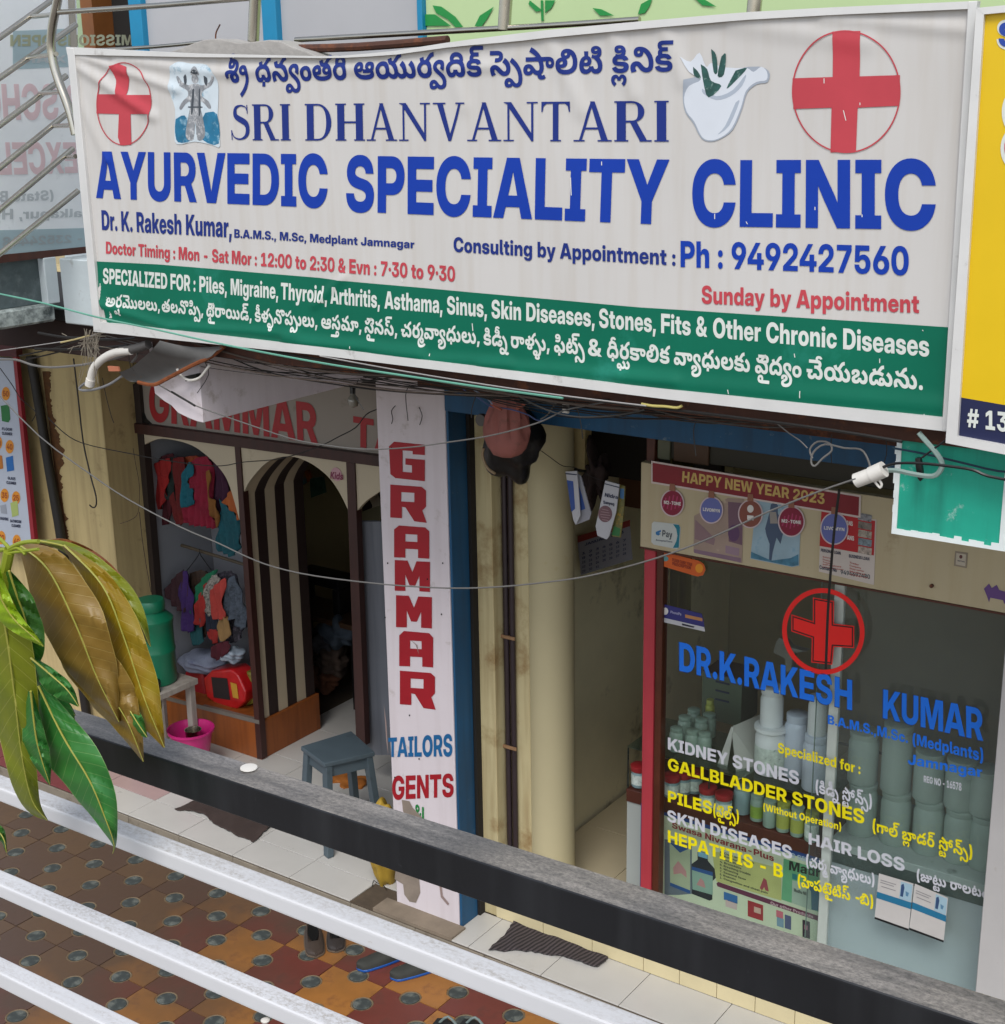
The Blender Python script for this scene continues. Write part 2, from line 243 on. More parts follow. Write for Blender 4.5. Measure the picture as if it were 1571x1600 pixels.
[194,30,33,0,1,38,163,68,16,6,28,13,18,15,0,19,-16,13,-28,8,-38,0,-30,-10,-16,-17,1,-12,-99,0,0,25,42,36,74,20,53,0,46,0,72,-17,42,-31,1,-21,0,-16,-24,-25,-44,-23,-29,-13,-79,-33,1,-1,181,0,1,-42],
[194,32,191,-4,-56,0,-78,22,-38,35,1,21,103,0,0,-11,18,-17,32,-8,40,0,30,8,16,15,0,19,-18,13,-32,8,-21,0,-61,0,1,30,95,45,-173,0,1,42,299,0,1,-40,-135,-62,1,11,52,2,72,-14,34,-28,1,-19,0,-21,-42,-32,-78,-19],
[194,7,9,44,1,42,185,132,107,0,-181,-133,263,0,1,-41,6,225,0,1,57,1,18,1,61,101,0,1,-136],
[194,37,193,-3,-48,0,-74,17,-44,33,-1,22,101,0,0,-9,18,-14,32,-9,38,0,32,9,16,16,0,22,-16,16,-30,9,-19,0,-26,0,-34,-11,-5,-9,-97,0,13,129,295,0,1,-42,-197,0,-7,-43,3,0,14,8,42,7,27,0,30,0,52,-11,42,-20,24,-27,1,-16,0,-22,-42,-36,-76,-19],
[194,21,146,-3,-78,19,-42,34,1,23,0,18,28,33,27,19,103,75,115,0,-131,-97,-23,0,6,5,18,10,32,6,23,0,44,0,64,-17,36,-31,0,-44,-42,-34,-76,-19,16,195,38,18,0,32,9,16,15,1,10,0,10,-16,16,-32,9,-17,0,-20,0,-30,-9,-18,-16,1,-10,0,-10,18,-15,30,-9],
[194,7,67,0,177,174,-205,0,1,44,317,0,1,-43,-177,-175],
[194,28,140,-4,-78,16,-42,28,1,19,0,15,26,23,50,14,35,2,-44,3,-54,26,1,20,0,18,42,27,72,15,96,0,72,-15,40,-27,1,-18,0,-20,-52,-25,-45,-4,34,-2,50,-14,28,-23,1,-15,0,-19,-44,-28,-78,-16,16,195,34,18,0,30,7,16,14,1,8,0,9,-16,13,-30,7,-17,0,-20,0,-30,-7,-16,-13,1,-9,0,-9,16,-13,30,-7,16,195,131,16,0,26,6,14,12,1,8,0,8,-14,12,-26,6,-15,0,-18,0,-26,-6,-14,-12,1,-8,0,-8,14,-12,26,-6],
[194,21,240,221,78,-19,44,-34,1,-22,0,-18,-30,-34,-25,-19,-101,-75,-113,0,135,97,25,0,-6,-4,-20,-11,-30,-6,-23,0,-42,0,-66,17,-34,31,0,44,42,34,74,19,16,195,181,-20,0,-30,-9,-18,-16,1,-10,0,-10,18,-15,30,-9,21,0,18,0,32,9,16,15,1,10,0,10,-16,16,-32,9],
[81,12,81,-3,-22,0,-34,17,1,11,0,12,34,16,23,0,24,0,32,-16,1,-12,0,-11,-32,-17],
[81,4,19,-48,19,86,99,0,-45,-86],
[81,12,81,-3,-22,0,-34,17,1,11,0,12,34,16,23,0,24,0,32,-16,1,-12,0,-11,-32,-17,12,81,94,-22,0,-34,16,1,12,0,12,34,16,23,0,24,0,32,-16,1,-12,0,-12,-32,-16],
[200,63,165,-3,-46,0,-66,16,-36,28,1,17,0,12,16,19,36,17,25,8,95,30,10,3,12,7,6,7,1,3,0,6,-18,10,-17,0,-12,0,-16,-4,-10,-8,0,-12,14,-13,24,-15,19,-10,211,-118,-105,0,-175,95,-16,10,-32,21,-22,23,1,14,0,16,32,27,54,15,39,0,34,0,54,-14,28,-24,1,-15,0,-10,-14,-18,-26,-16,-17,-7,-89,-32,-14,-5,-16,-11,0,-15,14,-10,24,-6,17,0,24,0,44,11,36,19,22,27,1,15,85,0,0,-18,-16,-33,-32,-27,-25,-10,-27,-8,-24,-9,-62,-8],
[191,4,195,0,73,218,77,0,-71,-218,4,1,52,13,38,347,0,-13,-38,4,41,0,73,218,77,0,-71,-218,4,25,128,15,38,345,0,-11,-38],
[77,12,77,75,-22,0,-34,17,1,12,0,11,34,16,23,0,24,0,34,-16,1,-11,0,-12,-34,-17]]
GTEL = {242:[195,89,263,-4,-42,0,-50,12,-24,19,0,21,16,16,32,13,21,6,4,1,0,5,5,1,34,12,32,22,1,14,0,10,-18,15,-34,9,-27,0,-8,0,-12,1,-9,0,-16,0,-16,-6,0,-11,14,-5,11,0,14,0,12,6,1,5,0,8,-18,11,-9,4,73,6,10,-7,12,-14,1,-9,0,-20,-48,-21,-43,0,-28,0,-42,9,-26,19,0,27,26,20,52,12,45,0,48,0,68,-11,42,-20,22,-25,1,-14,0,-19,-40,-27,-29,-12,-13,-4,-20,-6,-26,-11,-12,-8,0,-11,12,-7,28,0,12,7,1,5,0,10,-34,14,-56,8,-29,0,-34,0,-22,-10,1,-8,0,-5,6,-7,3,-3,-83,-12,-6,7,-12,17,1,8,0,13,28,21,64,13,53,0,38,0,70,-8,31,-8,42,-9,36,-29,1,-17,0,-20,-60,-23,20,240,252,48,-16,15,-15,-67,-8,-2,3,-10,5,-14,2,-7,0,-14,0,-14,-6,0,-11,14,-8,11,-4,-63,-12,-12,5,-20,17,1,12,0,9,20,17,46,10],
497:[142,41,117,151,42,0,56,-17,34,-27,16,-34,1,-18,0,-29,-28,-53,-54,-47,-78,-41,-47,-17,-53,30,36,14,64,33,50,39,26,44,1,26,0,12,-6,22,-14,19,-24,12,-17,0,-12,0,-16,-7,0,-11,12,-6,16,-3,11,0,22,0,36,13,15,8,23,-33,-18,-7,-50,-12,-37,0,-48,0,-58,22,1,23,0,13,24,20,48,12],
41:[235,23,339,-4,-28,0,-38,6,-32,14,-15,11,23,0,-18,-12,-34,-14,-38,-5,-25,0,-50,0,-60,35,1,30,0,26,52,41,96,23,136,0,96,-23,50,-41,1,-26,0,-21,-28,-29,-50,-15,18,338,36,20,13,0,30,-28,22,-52,13,-37,0,-7,0,-38,0,-54,-13,-28,-22,0,-30,20,-13,36,0,22,13,3,13,87,0,2,-14,24,-12,4,193,-41,5,43,79,0,5,-43,25,219,117,-30,0,-46,10,-30,22,-9,19,89,12,6,-16,16,-13,22,0,16,6,17,9,27,17,22,13,38,15,44,7,33,1,5,-38,-18,0,-28,-5,-24,-10,-13,-8,-19,-12,-10,-7,-32,-13,-42,-9],
42:[237,45,325,-4,-26,0,-48,7,-50,18,-27,16,-12,7,-16,7,-10,3,-14,0,-12,-6,1,-5,0,-8,14,-15,15,-10,-93,-14,-12,10,-14,25,0,27,28,22,48,13,33,0,26,0,44,-7,38,-16,23,-12,16,-8,24,-10,20,-4,13,0,16,0,20,10,0,23,-18,21,-40,17,-58,10,-41,0,-31,0,111,34,56,-5,76,-25,40,-37,1,-23,0,-18,-28,-30,-58,-17,25,142,117,-44,10,-32,22,-9,19,91,12,6,-16,14,-13,15,0,8,0,18,6,15,9,29,17,20,13,38,15,46,7,31,1,7,-38,-20,0,-28,-5,-24,-10,-11,-8,-19,-12,-12,-7,-32,-13,-40,-9],
501:[154,79,189,-104,-26,0,-40,5,-42,15,-21,14,-18,11,-18,7,-11,0,-8,0,-14,-5,0,-12,18,-5,11,0,14,0,24,10,7,12,47,-26,-10,-7,-26,-12,-38,-7,-29,0,-34,0,-40,12,-18,19,1,10,0,13,24,19,44,11,29,0,22,0,36,-7,34,-13,21,-10,12,-7,22,-9,18,-3,22,0,18,5,12,10,1,8,0,11,-18,19,-48,24,-43,16,-32,11,-44,23,-22,24,0,29,30,24,60,16,45,0,30,0,50,-6,36,-14,20,-20,0,-28,-20,-21,-11,-8,-69,22,6,4,8,10,0,13,-12,8,-22,5,-13,0,-28,0,-20,-12,0,-13,12,-12,30,-13,23,-9,44,-16,56,-25,32,-24,14,-24,1,-14,0,-18,-30,-26,-56,-14],
6:[168,13,19,62,0,20,36,30,68,17,94,0,68,-17,34,-30,0,-39,-36,-29,-68,-18,-94,0,-68,18,-34,30,14,109,63,0,-13,28,-18,33,0,20,0,26,8,14,14,1,9,0,13,-30,18,-29,0,-20,0,-26,-8,-14,-14],
38:[271,85,263,-4,-84,0,-108,20,-52,35,1,23,0,18,34,26,60,16,72,0,46,-12,24,-20,1,-13,0,-21,-56,-21,-47,0,-22,0,-40,7,-32,11,-9,5,23,25,12,-7,34,-13,23,0,16,0,22,7,1,8,0,5,-14,7,-26,0,-22,-6,-14,-13,1,-10,1,-2,0,-8,18,-14,36,-9,64,-6,47,0,50,0,70,4,42,9,20,16,1,11,1,1,0,12,-28,15,-23,0,-12,0,-20,-6,0,-15,20,-6,26,0,20,6,14,11,5,8,41,-19,-12,-10,-30,-15,-38,-10,-29,0,-24,0,-42,8,-26,17,1,14,0,19,54,20,49,0,12,0,20,-1,18,-1,9,-2,-71,0,-8,1,-20,2,-22,1,-9,0,33,27,36,-1,64,-11,52,-19,30,-28,0,-37,-28,-29,-62,-19,-100,-11,26,297,117,-30,0,-46,10,-32,22,-7,19,89,12,6,-16,16,-13,15,0,8,0,16,6,17,9,27,17,22,13,36,15,46,7,33,1,5,-38,-18,0,-28,-5,-24,-10,-13,-8,-19,-12,-10,-7,-32,-13,-42,-9],
201:[192,28,181,212,52,0,66,-21,34,-33,1,-21,0,-4,-4,-12,-1,-4,-75,17,0,0,0,4,1,1,0,8,-12,17,-30,11,-25,0,-22,0,-20,-9,0,-13,12,-7,9,-4,-77,-12,-14,7,-10,17,1,9,0,12,24,23,54,14,13,20,93,38,36,78,22,114,0,76,-21,38,-35,1,-24,0,-21,-36,-34,-78,-20,-116,0,-78,20,-36,34,13,113,75,0,-17,40,-22,41,0,26,0,36,10,18,17,0,22,-18,18,-34,11,-54,0,-36,-10,-18,-18],
10:[274,87,291,-4,-76,0,-104,14,-64,23,-28,32,1,18,0,20,34,31,60,17,43,0,34,0,44,-13,22,-20,1,-12,0,-15,-24,-20,-46,-9,-68,0,-46,14,-13,6,15,30,8,-5,20,-9,24,-6,15,0,18,0,22,7,1,7,0,5,-14,8,-11,0,-20,0,-26,-17,1,-13,1,-10,0,-9,18,-15,42,-12,70,-7,55,0,42,0,64,3,38,8,1,7,0,5,-12,8,-20,4,-11,3,-40,5,-46,19,1,16,0,9,20,17,50,11,80,0,54,-12,24,-20,1,-12,0,-15,-30,-20,-23,-8,-12,-4,-34,-5,-42,-2,-27,0,-115,0,1,33,171,0,10,2,16,5,8,7,0,10,-16,9,-19,0,-14,0,-18,-6,0,-10,12,-7,28,-6,50,-7,34,-11,16,-14,1,-9,0,-13,-26,-19,-56,-14,-86,-7],
48:[404,16,21,72,0,22,38,35,78,22,57,0,58,0,76,-21,38,-35,1,-23,0,-22,-36,-34,-78,-20,-57,0,-58,0,-78,20,-36,34,13,113,74,0,-17,40,-21,41,0,26,0,36,9,18,17,0,22,-18,17,-34,11,-54,0,-36,-11,-18,-17,21,447,-4,-46,0,-66,21,-27,16,53,28,12,-7,26,-11,30,-7,38,0,20,10,0,25,-24,22,-40,18,-25,7,51,32,40,-10,60,-26,34,-32,1,-21,0,-29,-68,-36,21,659,-4,-48,0,-62,21,-27,16,51,28,12,-7,26,-11,30,-7,38,0,20,10,0,24,-24,21,-38,16,-23,8,53,36,36,-9,58,-27,32,-33,1,-21,0,-29,-66,-36,26,415,117,-30,0,-46,10,-30,22,-9,19,91,12,6,-16,14,-13,15,0,8,0,18,6,15,9,27,17,22,13,38,15,44,7,33,1,5,-38,-18,0,-28,-5,-24,-10,-13,-8,-17,-12,-12,-7,-32,-13,-42,-9],
63:[106,21,61,-4,-46,0,-64,21,-27,16,51,28,12,-7,28,-11,30,-7,36,0,22,10,0,24,-24,21,-38,16,-23,8,53,36,36,-9,58,-27,32,-33,1,-21,0,-29,-66,-36],
49:[192,13,20,93,38,36,78,22,114,0,76,-21,38,-35,1,-24,0,-21,-36,-34,-78,-20,-116,0,-78,20,-36,34,13,113,75,0,-17,40,-22,41,0,26,0,36,10,18,17,0,22,-18,18,-34,11,-54,0,-36,-10,-18,-18,26,171,117,-30,0,-46,10,-30,22,-9,19,91,12,6,-16,14,-13,15,0,8,0,18,6,15,9,27,17,22,13,38,15,44,7,33,1,7,-38,-20,0,-28,-5,-24,-10,-13,-8,-17,-12,-12,-7,-32,-13,-42,-9],
192:[235,28,223,212,56,0,74,-21,36,-34,1,-20,0,-4,-2,-12,-3,-4,-73,17,0,0,0,4,1,1,0,8,-18,17,-38,11,-29,0,-24,0,-28,-9,0,-13,12,-7,9,-4,-77,-12,-12,7,-12,17,1,9,0,12,28,23,60,14,23,339,-4,-28,0,-38,6,-32,14,-15,11,23,0,-18,-12,-34,-14,-38,-5,-25,0,-50,0,-60,35,1,30,0,26,52,41,96,23,136,0,96,-23,50,-41,1,-26,0,-21,-28,-29,-50,-15,18,338,36,20,13,0,30,-28,22,-52,13,-37,0,-7,0,-38,0,-54,-13,-28,-22,0,-30,20,-13,36,0,22,13,3,13,87,0,2,-14,24,-12],
103:[183,49,140,-4,-72,8,-48,19,-13,18,87,12,10,-7,22,-8,34,-4,54,0,30,2,12,5,0,8,-6,4,-16,3,-15,0,-47,2,-46,1,-64,7,-17,9,-10,5,-14,14,1,10,0,13,36,21,72,13,55,0,38,0,64,-6,48,-18,17,-17,-87,-11,-8,6,-20,7,-30,3,-50,0,-24,-3,-8,-5,0,-7,16,-5,27,-1,67,-2,36,0,50,-7,30,-12,14,-17,1,-10,0,-18,-44,-22,-74,-10,43,65,158,0,10,18,16,21,6,1,-6,-22,7,-20,19,0,20,14,14,15,5,10,4,28,5,40,3,33,0,173,0,1,-35,-183,0,-14,0,-14,-1,-10,-2,-4,-4,0,-6,4,-5,10,-2,14,-1,13,0,87,0,1,-34,-85,0,-12,0,-12,-1,-12,-5,0,-7,4,-4,6,-2,12,-1,11,0,21,0,1,-35,-29,0,-30,0,-48,8,-28,19],
288:[237,44,325,-4,-26,0,-48,7,-50,18,-27,16,-12,7,-16,7,-10,3,-14,0,-12,-6,1,-5,0,-8,14,-15,15,-10,-93,-14,-12,10,-14,25,0,27,28,22,48,13,33,0,26,0,44,-7,38,-16,23,-12,16,-8,24,-10,20,-4,13,0,16,0,20,10,1,11,0,13,-22,21,-40,16,-23,8,53,36,36,-9,58,-27,32,-33,1,-21,0,-19,-28,-29,-58,-17,28,287,164,0,-11,-16,-19,-13,-5,-18,-7,-42,-6,-35,0,-43,0,1,35,41,0,16,0,16,2,7,2,2,2,4,3,0,7,-4,4,-8,4,-16,1,-17,0,-161,0,1,37,157,0,42,0,48,-6,19,-7,14,-6,16,-17],
491:[137,53,149,-104,-22,0,-38,5,-40,15,-23,14,-18,11,-20,7,-18,0,-14,-5,0,-12,16,-5,11,0,16,0,24,10,7,12,47,-26,-10,-7,-26,-12,-40,-7,-27,0,-34,0,-40,12,-18,19,1,10,0,20,54,23,43,0,22,0,36,-7,34,-13,19,-10,14,-7,20,-9,18,-3,9,0,14,0,20,7,10,17,1,14,0,25,-32,44,-56,36,-72,30,-37,12,51,35,44,-13,84,-36,66,-46,40,-55,1,-32,0,-23,-28,-33,-54,-17],
171:[348,58,329,-4,-28,0,-46,8,-46,19,-29,18,-18,10,-20,8,-22,0,-16,-7,1,-7,0,-9,18,-7,26,0,28,12,7,15,57,-28,-12,-8,-28,-15,-40,-9,-33,0,-38,0,-46,14,-22,22,1,12,0,15,28,22,50,12,33,0,26,0,40,-6,38,-15,23,-13,18,-9,24,-11,22,-3,13,0,16,0,20,11,1,13,0,18,-24,34,-21,14,-5,12,-34,19,-90,30,-47,9,43,40,46,-9,84,-28,74,-35,27,-21,9,-13,18,-17,18,-35,1,-17,0,-19,-28,-29,-56,-17,21,419,-43,-36,0,-42,12,-18,17,1,10,0,4,4,9,3,5,87,-1,-4,-3,-4,-4,0,-5,6,-5,10,-3,7,0,10,0,14,4,13,4,39,-28,-20,-8,-40,-8,31,589,53,-28,0,-36,8,-22,13,-8,15,1,7,0,12,16,17,9,6,71,-3,-14,-6,-16,-12,1,-9,0,-7,16,-9,30,0,16,7,0,15,-24,7,-23,0,-505,0,1,37,455,0,36,0,48,-2,34,-6,30,-11,18,-19,1,-13,0,-21,-52,-26],
203:[239,85,235,-4,-74,0,-96,22,-46,37,0,42,36,29,62,16,78,0,46,-14,22,-20,1,-10,0,-15,-26,-20,-48,-10,-33,0,-22,0,-40,6,-28,10,-9,4,17,30,8,-5,18,-9,26,-6,15,0,18,0,22,7,1,8,0,5,-14,7,-11,0,-20,0,-26,-16,1,-12,1,-10,0,-8,20,-17,60,-11,53,0,24,0,48,5,38,14,22,23,0,35,-16,30,-38,25,-29,8,-6,2,-14,0,-12,2,-10,1,-11,0,-16,0,-16,-6,0,-11,12,-5,26,0,12,5,1,5,0,9,-18,11,-9,4,73,6,8,-6,14,-15,1,-10,0,-19,-50,-21,-43,0,-28,0,-42,11,-24,19,0,24,26,20,50,13,41,0,46,0,70,-14,52,-23,32,-30,18,-33,1,-17,0,-25,-28,-39,-56,-25,-86,-13],
185:[258,75,367,-4,-26,0,-38,6,-30,14,-15,11,19,0,-16,-11,-36,-14,-44,-6,-29,0,-34,0,-50,12,-30,20,-14,28,1,14,0,19,22,29,38,22,54,11,33,0,36,0,46,-13,24,-20,1,-12,0,-15,-26,-20,-48,-9,-35,0,-22,0,-38,6,-28,10,-7,4,21,30,8,-5,20,-9,24,-6,15,0,18,0,22,7,1,7,0,5,-14,8,-26,0,-26,-7,-16,-20,1,-19,1,-4,0,-12,12,-15,24,-7,19,0,22,0,24,9,12,12,3,5,85,0,4,-9,14,-12,22,-4,15,0,22,0,18,12,1,10,0,16,-26,26,-44,20,-25,8,31,10,57,12,30,-11,48,-27,26,-31,0,-40,-30,-29,-56,-16,4,205,189,-3,-43,-75,0,-5,43,44,357,126,-26,0,-46,4,-17,3,19,27,12,-2,30,-4,17,0,20,0,28,4,16,10,1,9,1,3,0,12,-28,14,-21,0,-12,0,-14,-3,1,-5,0,-3,8,-4,12,-1,9,0,20,0,30,11,13,10,25,-25,-12,-6,-28,-10,-32,-6,-25,0,-30,0,-38,8,-20,15,1,9,0,16,50,20,51,0,38,0,54,-14,26,-24,1,-16,0,-25,-64,-27],
175:[183,49,140,-4,-72,8,-48,19,-13,18,87,12,10,-7,22,-8,34,-4,54,0,30,2,12,5,0,8,-6,4,-16,3,-15,0,-47,2,-46,1,-64,7,-17,9,-10,5,-14,14,1,10,0,13,36,21,72,13,55,0,38,0,64,-6,48,-18,17,-17,-87,-11,-8,6,-20,7,-30,3,-50,0,-24,-3,-8,-5,0,-7,16,-5,27,-1,67,-2,36,0,50,-7,30,-12,14,-17,1,-10,0,-18,-44,-22,-74,-10,44,167,126,-24,0,-46,4,-19,3,21,27,12,-2,30,-4,17,0,20,0,28,4,16,10,1,9,1,3,0,12,-28,14,-21,0,-12,0,-14,-3,1,-5,0,-3,6,-4,12,-1,11,0,20,0,30,11,13,10,25,-25,-12,-6,-28,-10,-32,-6,-25,0,-30,0,-40,8,-18,15,1,9,0,16,48,20,53,0,38,0,52,-14,28,-24,1,-16,0,-25,-64,-27],
499:[0,37,-257,-16,30,0,38,-13,15,-12,-11,0,16,13,36,12,58,0,38,-12,22,-19,0,-24,-20,-22,-28,-17,-15,-6,-47,23,18,7,24,16,0,15,-14,9,-26,0,-18,-11,-3,-11,-63,0,-2,11,-18,11,-26,0,-14,-9,0,-15,22,-15,21,-8,-47,-23,-16,7,-30,17,-18,21,0,24,20,19,40,12],
194:[241,73,325,-4,-26,0,-48,7,-50,18,-27,16,-12,7,-16,7,-10,3,-14,0,-12,-6,1,-5,0,-8,14,-15,15,-10,-93,-14,-12,10,-14,25,0,27,28,22,48,13,33,0,26,0,44,-7,38,-16,23,-12,16,-8,24,-10,20,-4,24,0,20,5,12,15,1,13,0,19,-22,36,-40,30,-56,21,-37,4,-6,1,-22,1,-7,0,-16,0,-16,-6,0,-11,14,-5,11,0,14,0,14,5,1,5,0,9,-20,11,-9,4,79,4,6,-5,12,-14,1,-9,0,-21,-48,-20,-45,0,-26,0,-44,9,-26,19,0,27,26,20,54,12,41,0,64,0,98,-24,70,-41,36,-51,1,-27,0,-25,-32,-34,-60,-17],
9:[281,69,206,-4,-100,14,-60,23,-28,32,1,18,0,20,34,31,60,17,43,0,34,0,44,-13,22,-20,1,-12,0,-15,-24,-20,-46,-9,-68,0,-46,14,-13,6,15,30,8,-5,20,-9,24,-6,15,0,18,0,22,7,1,7,0,5,-14,8,-11,0,-20,0,-26,-17,1,-13,1,-10,0,-11,32,-20,76,-12,67,0,90,0,82,23,1,27,0,9,-12,13,-20,7,-28,0,-16,-8,0,-13,20,-10,17,-2,1,-29,-165,0,1,33,83,0,-7,-4,-10,6,-12,15,1,7,0,11,24,19,48,11,35,0,42,0,64,-17,36,-29,1,-20,0,-22,-36,-32,-66,-23,-100,-12],
503:[0,46,-127,-121,-22,0,-34,5,-32,13,-19,11,-12,7,-16,7,-16,0,-10,-5,0,-10,12,-5,9,0,12,0,18,8,5,9,41,-19,-8,-6,-20,-10,-32,-5,-50,0,-34,9,-16,16,1,9,0,15,42,19,37,0,30,0,40,-10,27,-13,12,-6,16,-8,14,-3,9,0,12,0,12,8,1,6,0,11,-34,17,-23,6,43,29,26,-6,42,-18,22,-23,0,-27,-22,-20,-42,-11,20,-55,-140,-24,0,-34,6,-14,12,1,7,0,3,2,5,3,2,73,5,-4,-2,-2,-3,1,-1,0,-3,8,-4,14,0,10,3,7,2,29,-23,-14,-5,-30,-4],
387:[450,54,329,-4,-28,0,-46,8,-46,19,-29,18,-18,10,-20,8,-22,0,-16,-7,1,-7,0,-9,18,-7,26,0,28,12,7,15,57,-28,-12,-8,-28,-15,-40,-9,-33,0,-38,0,-46,14,-22,22,1,12,0,15,28,22,50,12,33,0,26,0,40,-6,38,-15,23,-13,18,-9,26,-11,20,-3,11,0,16,0,22,10,1,12,0,14,-30,25,-54,17,-39,2,-43,0,1,35,63,0,17,-6,62,-6,80,-22,40,-33,1,-23,0,-19,-28,-29,-56,-17,21,537,-4,-46,0,-64,21,-27,16,51,28,14,-7,26,-11,30,-7,36,0,20,10,0,24,-22,21,-38,16,-23,8,53,36,36,-9,56,-27,34,-33,1,-21,0,-29,-66,-36,21,749,-4,-46,0,-64,21,-27,16,51,28,14,-7,26,-11,28,-7,38,0,20,10,0,24,-22,21,-40,16,-21,8,51,36,36,-9,58,-27,34,-33,1,-21,0,-29,-66,-36,27,425,164,0,-11,-18,-19,-13,-5,-16,-7,-44,-6,-35,0,-83,0,1,35,81,0,16,0,18,2,8,4,2,3,0,7,-4,4,-1,2,-6,2,-16,1,-15,0,-241,0,1,37,235,0,42,0,50,-6,30,-13,18,-17],
51:[236,53,237,-4,-72,0,-96,23,-50,39,1,24,0,21,34,31,62,17,80,0,46,-14,22,-21,1,-10,0,-14,-26,-21,-48,-9,-33,0,-24,0,-38,6,-28,10,-7,4,15,30,8,-5,20,-9,24,-6,15,0,18,0,22,7,1,7,0,5,-14,8,-11,0,-20,0,-26,-17,1,-13,1,-11,0,-6,12,-15,30,-13,52,-8,41,0,54,0,68,18,1,20,0,13,-32,18,-35,9,53,37,50,-12,58,-39,1,-27,0,-21,-46,-35,-94,-21],
624:[90,11,139,38,5,-4,-4,-10,-18,-26,-20,-26,-9,-11,-69,0,6,13,12,27,8,26,5,11],
382:[306,45,325,-4,-26,0,-48,7,-50,18,-27,16,-12,7,-16,7,-10,3,-14,0,-12,-6,1,-5,0,-8,14,-15,15,-10,-93,-14,-12,10,-14,25,0,27,28,22,48,13,33,0,26,0,44,-7,38,-16,23,-12,16,-8,24,-10,20,-4,13,0,16,0,20,10,0,23,-18,20,-34,17,-54,10,-35,1,33,34,47,0,46,-7,72,-25,38,-35,1,-23,0,-18,-28,-30,-58,-17,65,525,118,-28,0,-36,8,-22,13,-10,15,1,6,0,12,16,18,11,6,71,-2,-14,-7,-16,-12,1,-9,0,-7,16,-9,30,0,16,8,1,6,0,8,-24,7,-23,0,-87,0,-20,0,-20,-9,-3,-11,-79,0,-4,10,-22,10,-21,0,-5,0,-14,0,-16,-8,0,-13,18,-7,17,0,17,0,11,-35,-23,0,-34,0,-54,12,-32,23,1,16,0,14,26,22,50,13,33,0,9,0,28,0,38,-8,24,-13,7,-8,-9,0,8,8,24,13,40,8,33,0,37,0,42,0,56,-6,21,-8,16,-6,18,-18,1,-13,0,-21,-52,-26],
195:[238,50,329,-4,-28,0,-46,8,-46,19,-29,18,-18,10,-20,8,-22,0,-16,-7,1,-7,0,-9,18,-7,26,0,28,12,7,15,57,-28,-12,-8,-28,-15,-40,-9,-33,0,-38,0,-46,14,-22,22,1,12,0,15,28,22,50,12,33,0,26,0,40,-6,38,-15,23,-13,18,-9,24,-11,22,-3,13,0,16,0,20,10,0,24,-24,21,-38,16,-23,8,53,36,36,-9,58,-27,32,-33,1,-21,0,-19,-28,-29,-56,-17,44,159,126,-26,0,-46,4,-17,3,19,27,14,-2,28,-4,17,0,20,0,30,4,14,10,1,9,1,3,0,12,-28,14,-21,0,-10,0,-16,-3,1,-5,0,-3,8,-4,12,-1,9,0,20,0,32,11,13,10,23,-25,-12,-6,-26,-10,-34,-6,-25,0,-30,0,-38,8,-20,15,1,9,0,16,50,20,51,0,38,0,54,-14,26,-24,1,-16,0,-25,-62,-27],
39:[235,23,339,-4,-28,0,-38,6,-32,14,-15,11,23,0,-18,-12,-34,-14,-38,-5,-25,0,-50,0,-60,35,1,30,0,26,52,41,96,23,136,0,96,-23,50,-41,1,-26,0,-21,-28,-29,-50,-15,22,321,36,18,0,20,13,0,30,-28,22,-52,13,-37,0,-7,0,-38,0,-54,-13,-28,-22,0,-30,20,-13,19,0,12,0,16,4,12,10,3,8,87,0,2,-7,12,-10,18,-5,4,193,-41,5,43,79,0,5,-43,12,191,84,0,10,26,8,19,0,20,0,26,-8,1,-10,0,-10,-26,-9,-19,0,-18,0,-26,9,25,219,117,-30,0,-46,10,-30,22,-9,19,89,12,6,-16,16,-13,22,0,16,6,17,9,27,17,22,13,38,15,44,7,33,1,5,-38,-18,0,-28,-5,-24,-10,-13,-8,-19,-12,-10,-7,-32,-13,-42,-9],
69:[0,27,5,164,0,-11,-16,-19,-13,-5,-18,-7,-44,-6,-33,0,-35,0,1,35,33,0,14,0,18,2,8,4,4,3,0,7,-4,4,-8,4,-16,1,-17,0,-217,0,1,37,211,0,44,0,48,-6,19,-7,14,-6,16,-17,31,-271,-15,36,0,40,-13,16,-19,1,-9,0,-12,-16,-16,-9,-7,-65,4,12,6,16,12,1,8,0,6,-14,10,-30,0,-16,-7,1,-6,0,-8,24,-7,25,0,285,0,1,-37,-221,0,-38,0,-50,3,-34,5,-32,11,-20,18,1,13,0,20,52,25],
165:[307,13,22,93,38,31,78,18,114,0,76,-16,40,-32,1,-23,0,-21,-38,-34,-78,-20,-116,0,-76,20,-38,34,13,117,75,0,-17,38,-22,41,0,26,0,36,10,18,17,0,22,-18,18,-34,11,-54,0,-36,-10,-16,-18,31,507,53,-28,0,-36,8,-22,13,-10,15,1,7,0,11,16,18,11,6,71,-3,-14,-6,-16,-12,1,-9,0,-7,16,-9,30,0,16,7,0,15,-26,7,-21,0,-461,0,1,37,409,0,36,0,48,-2,36,-6,30,-11,18,-19,1,-13,0,-21,-52,-26],
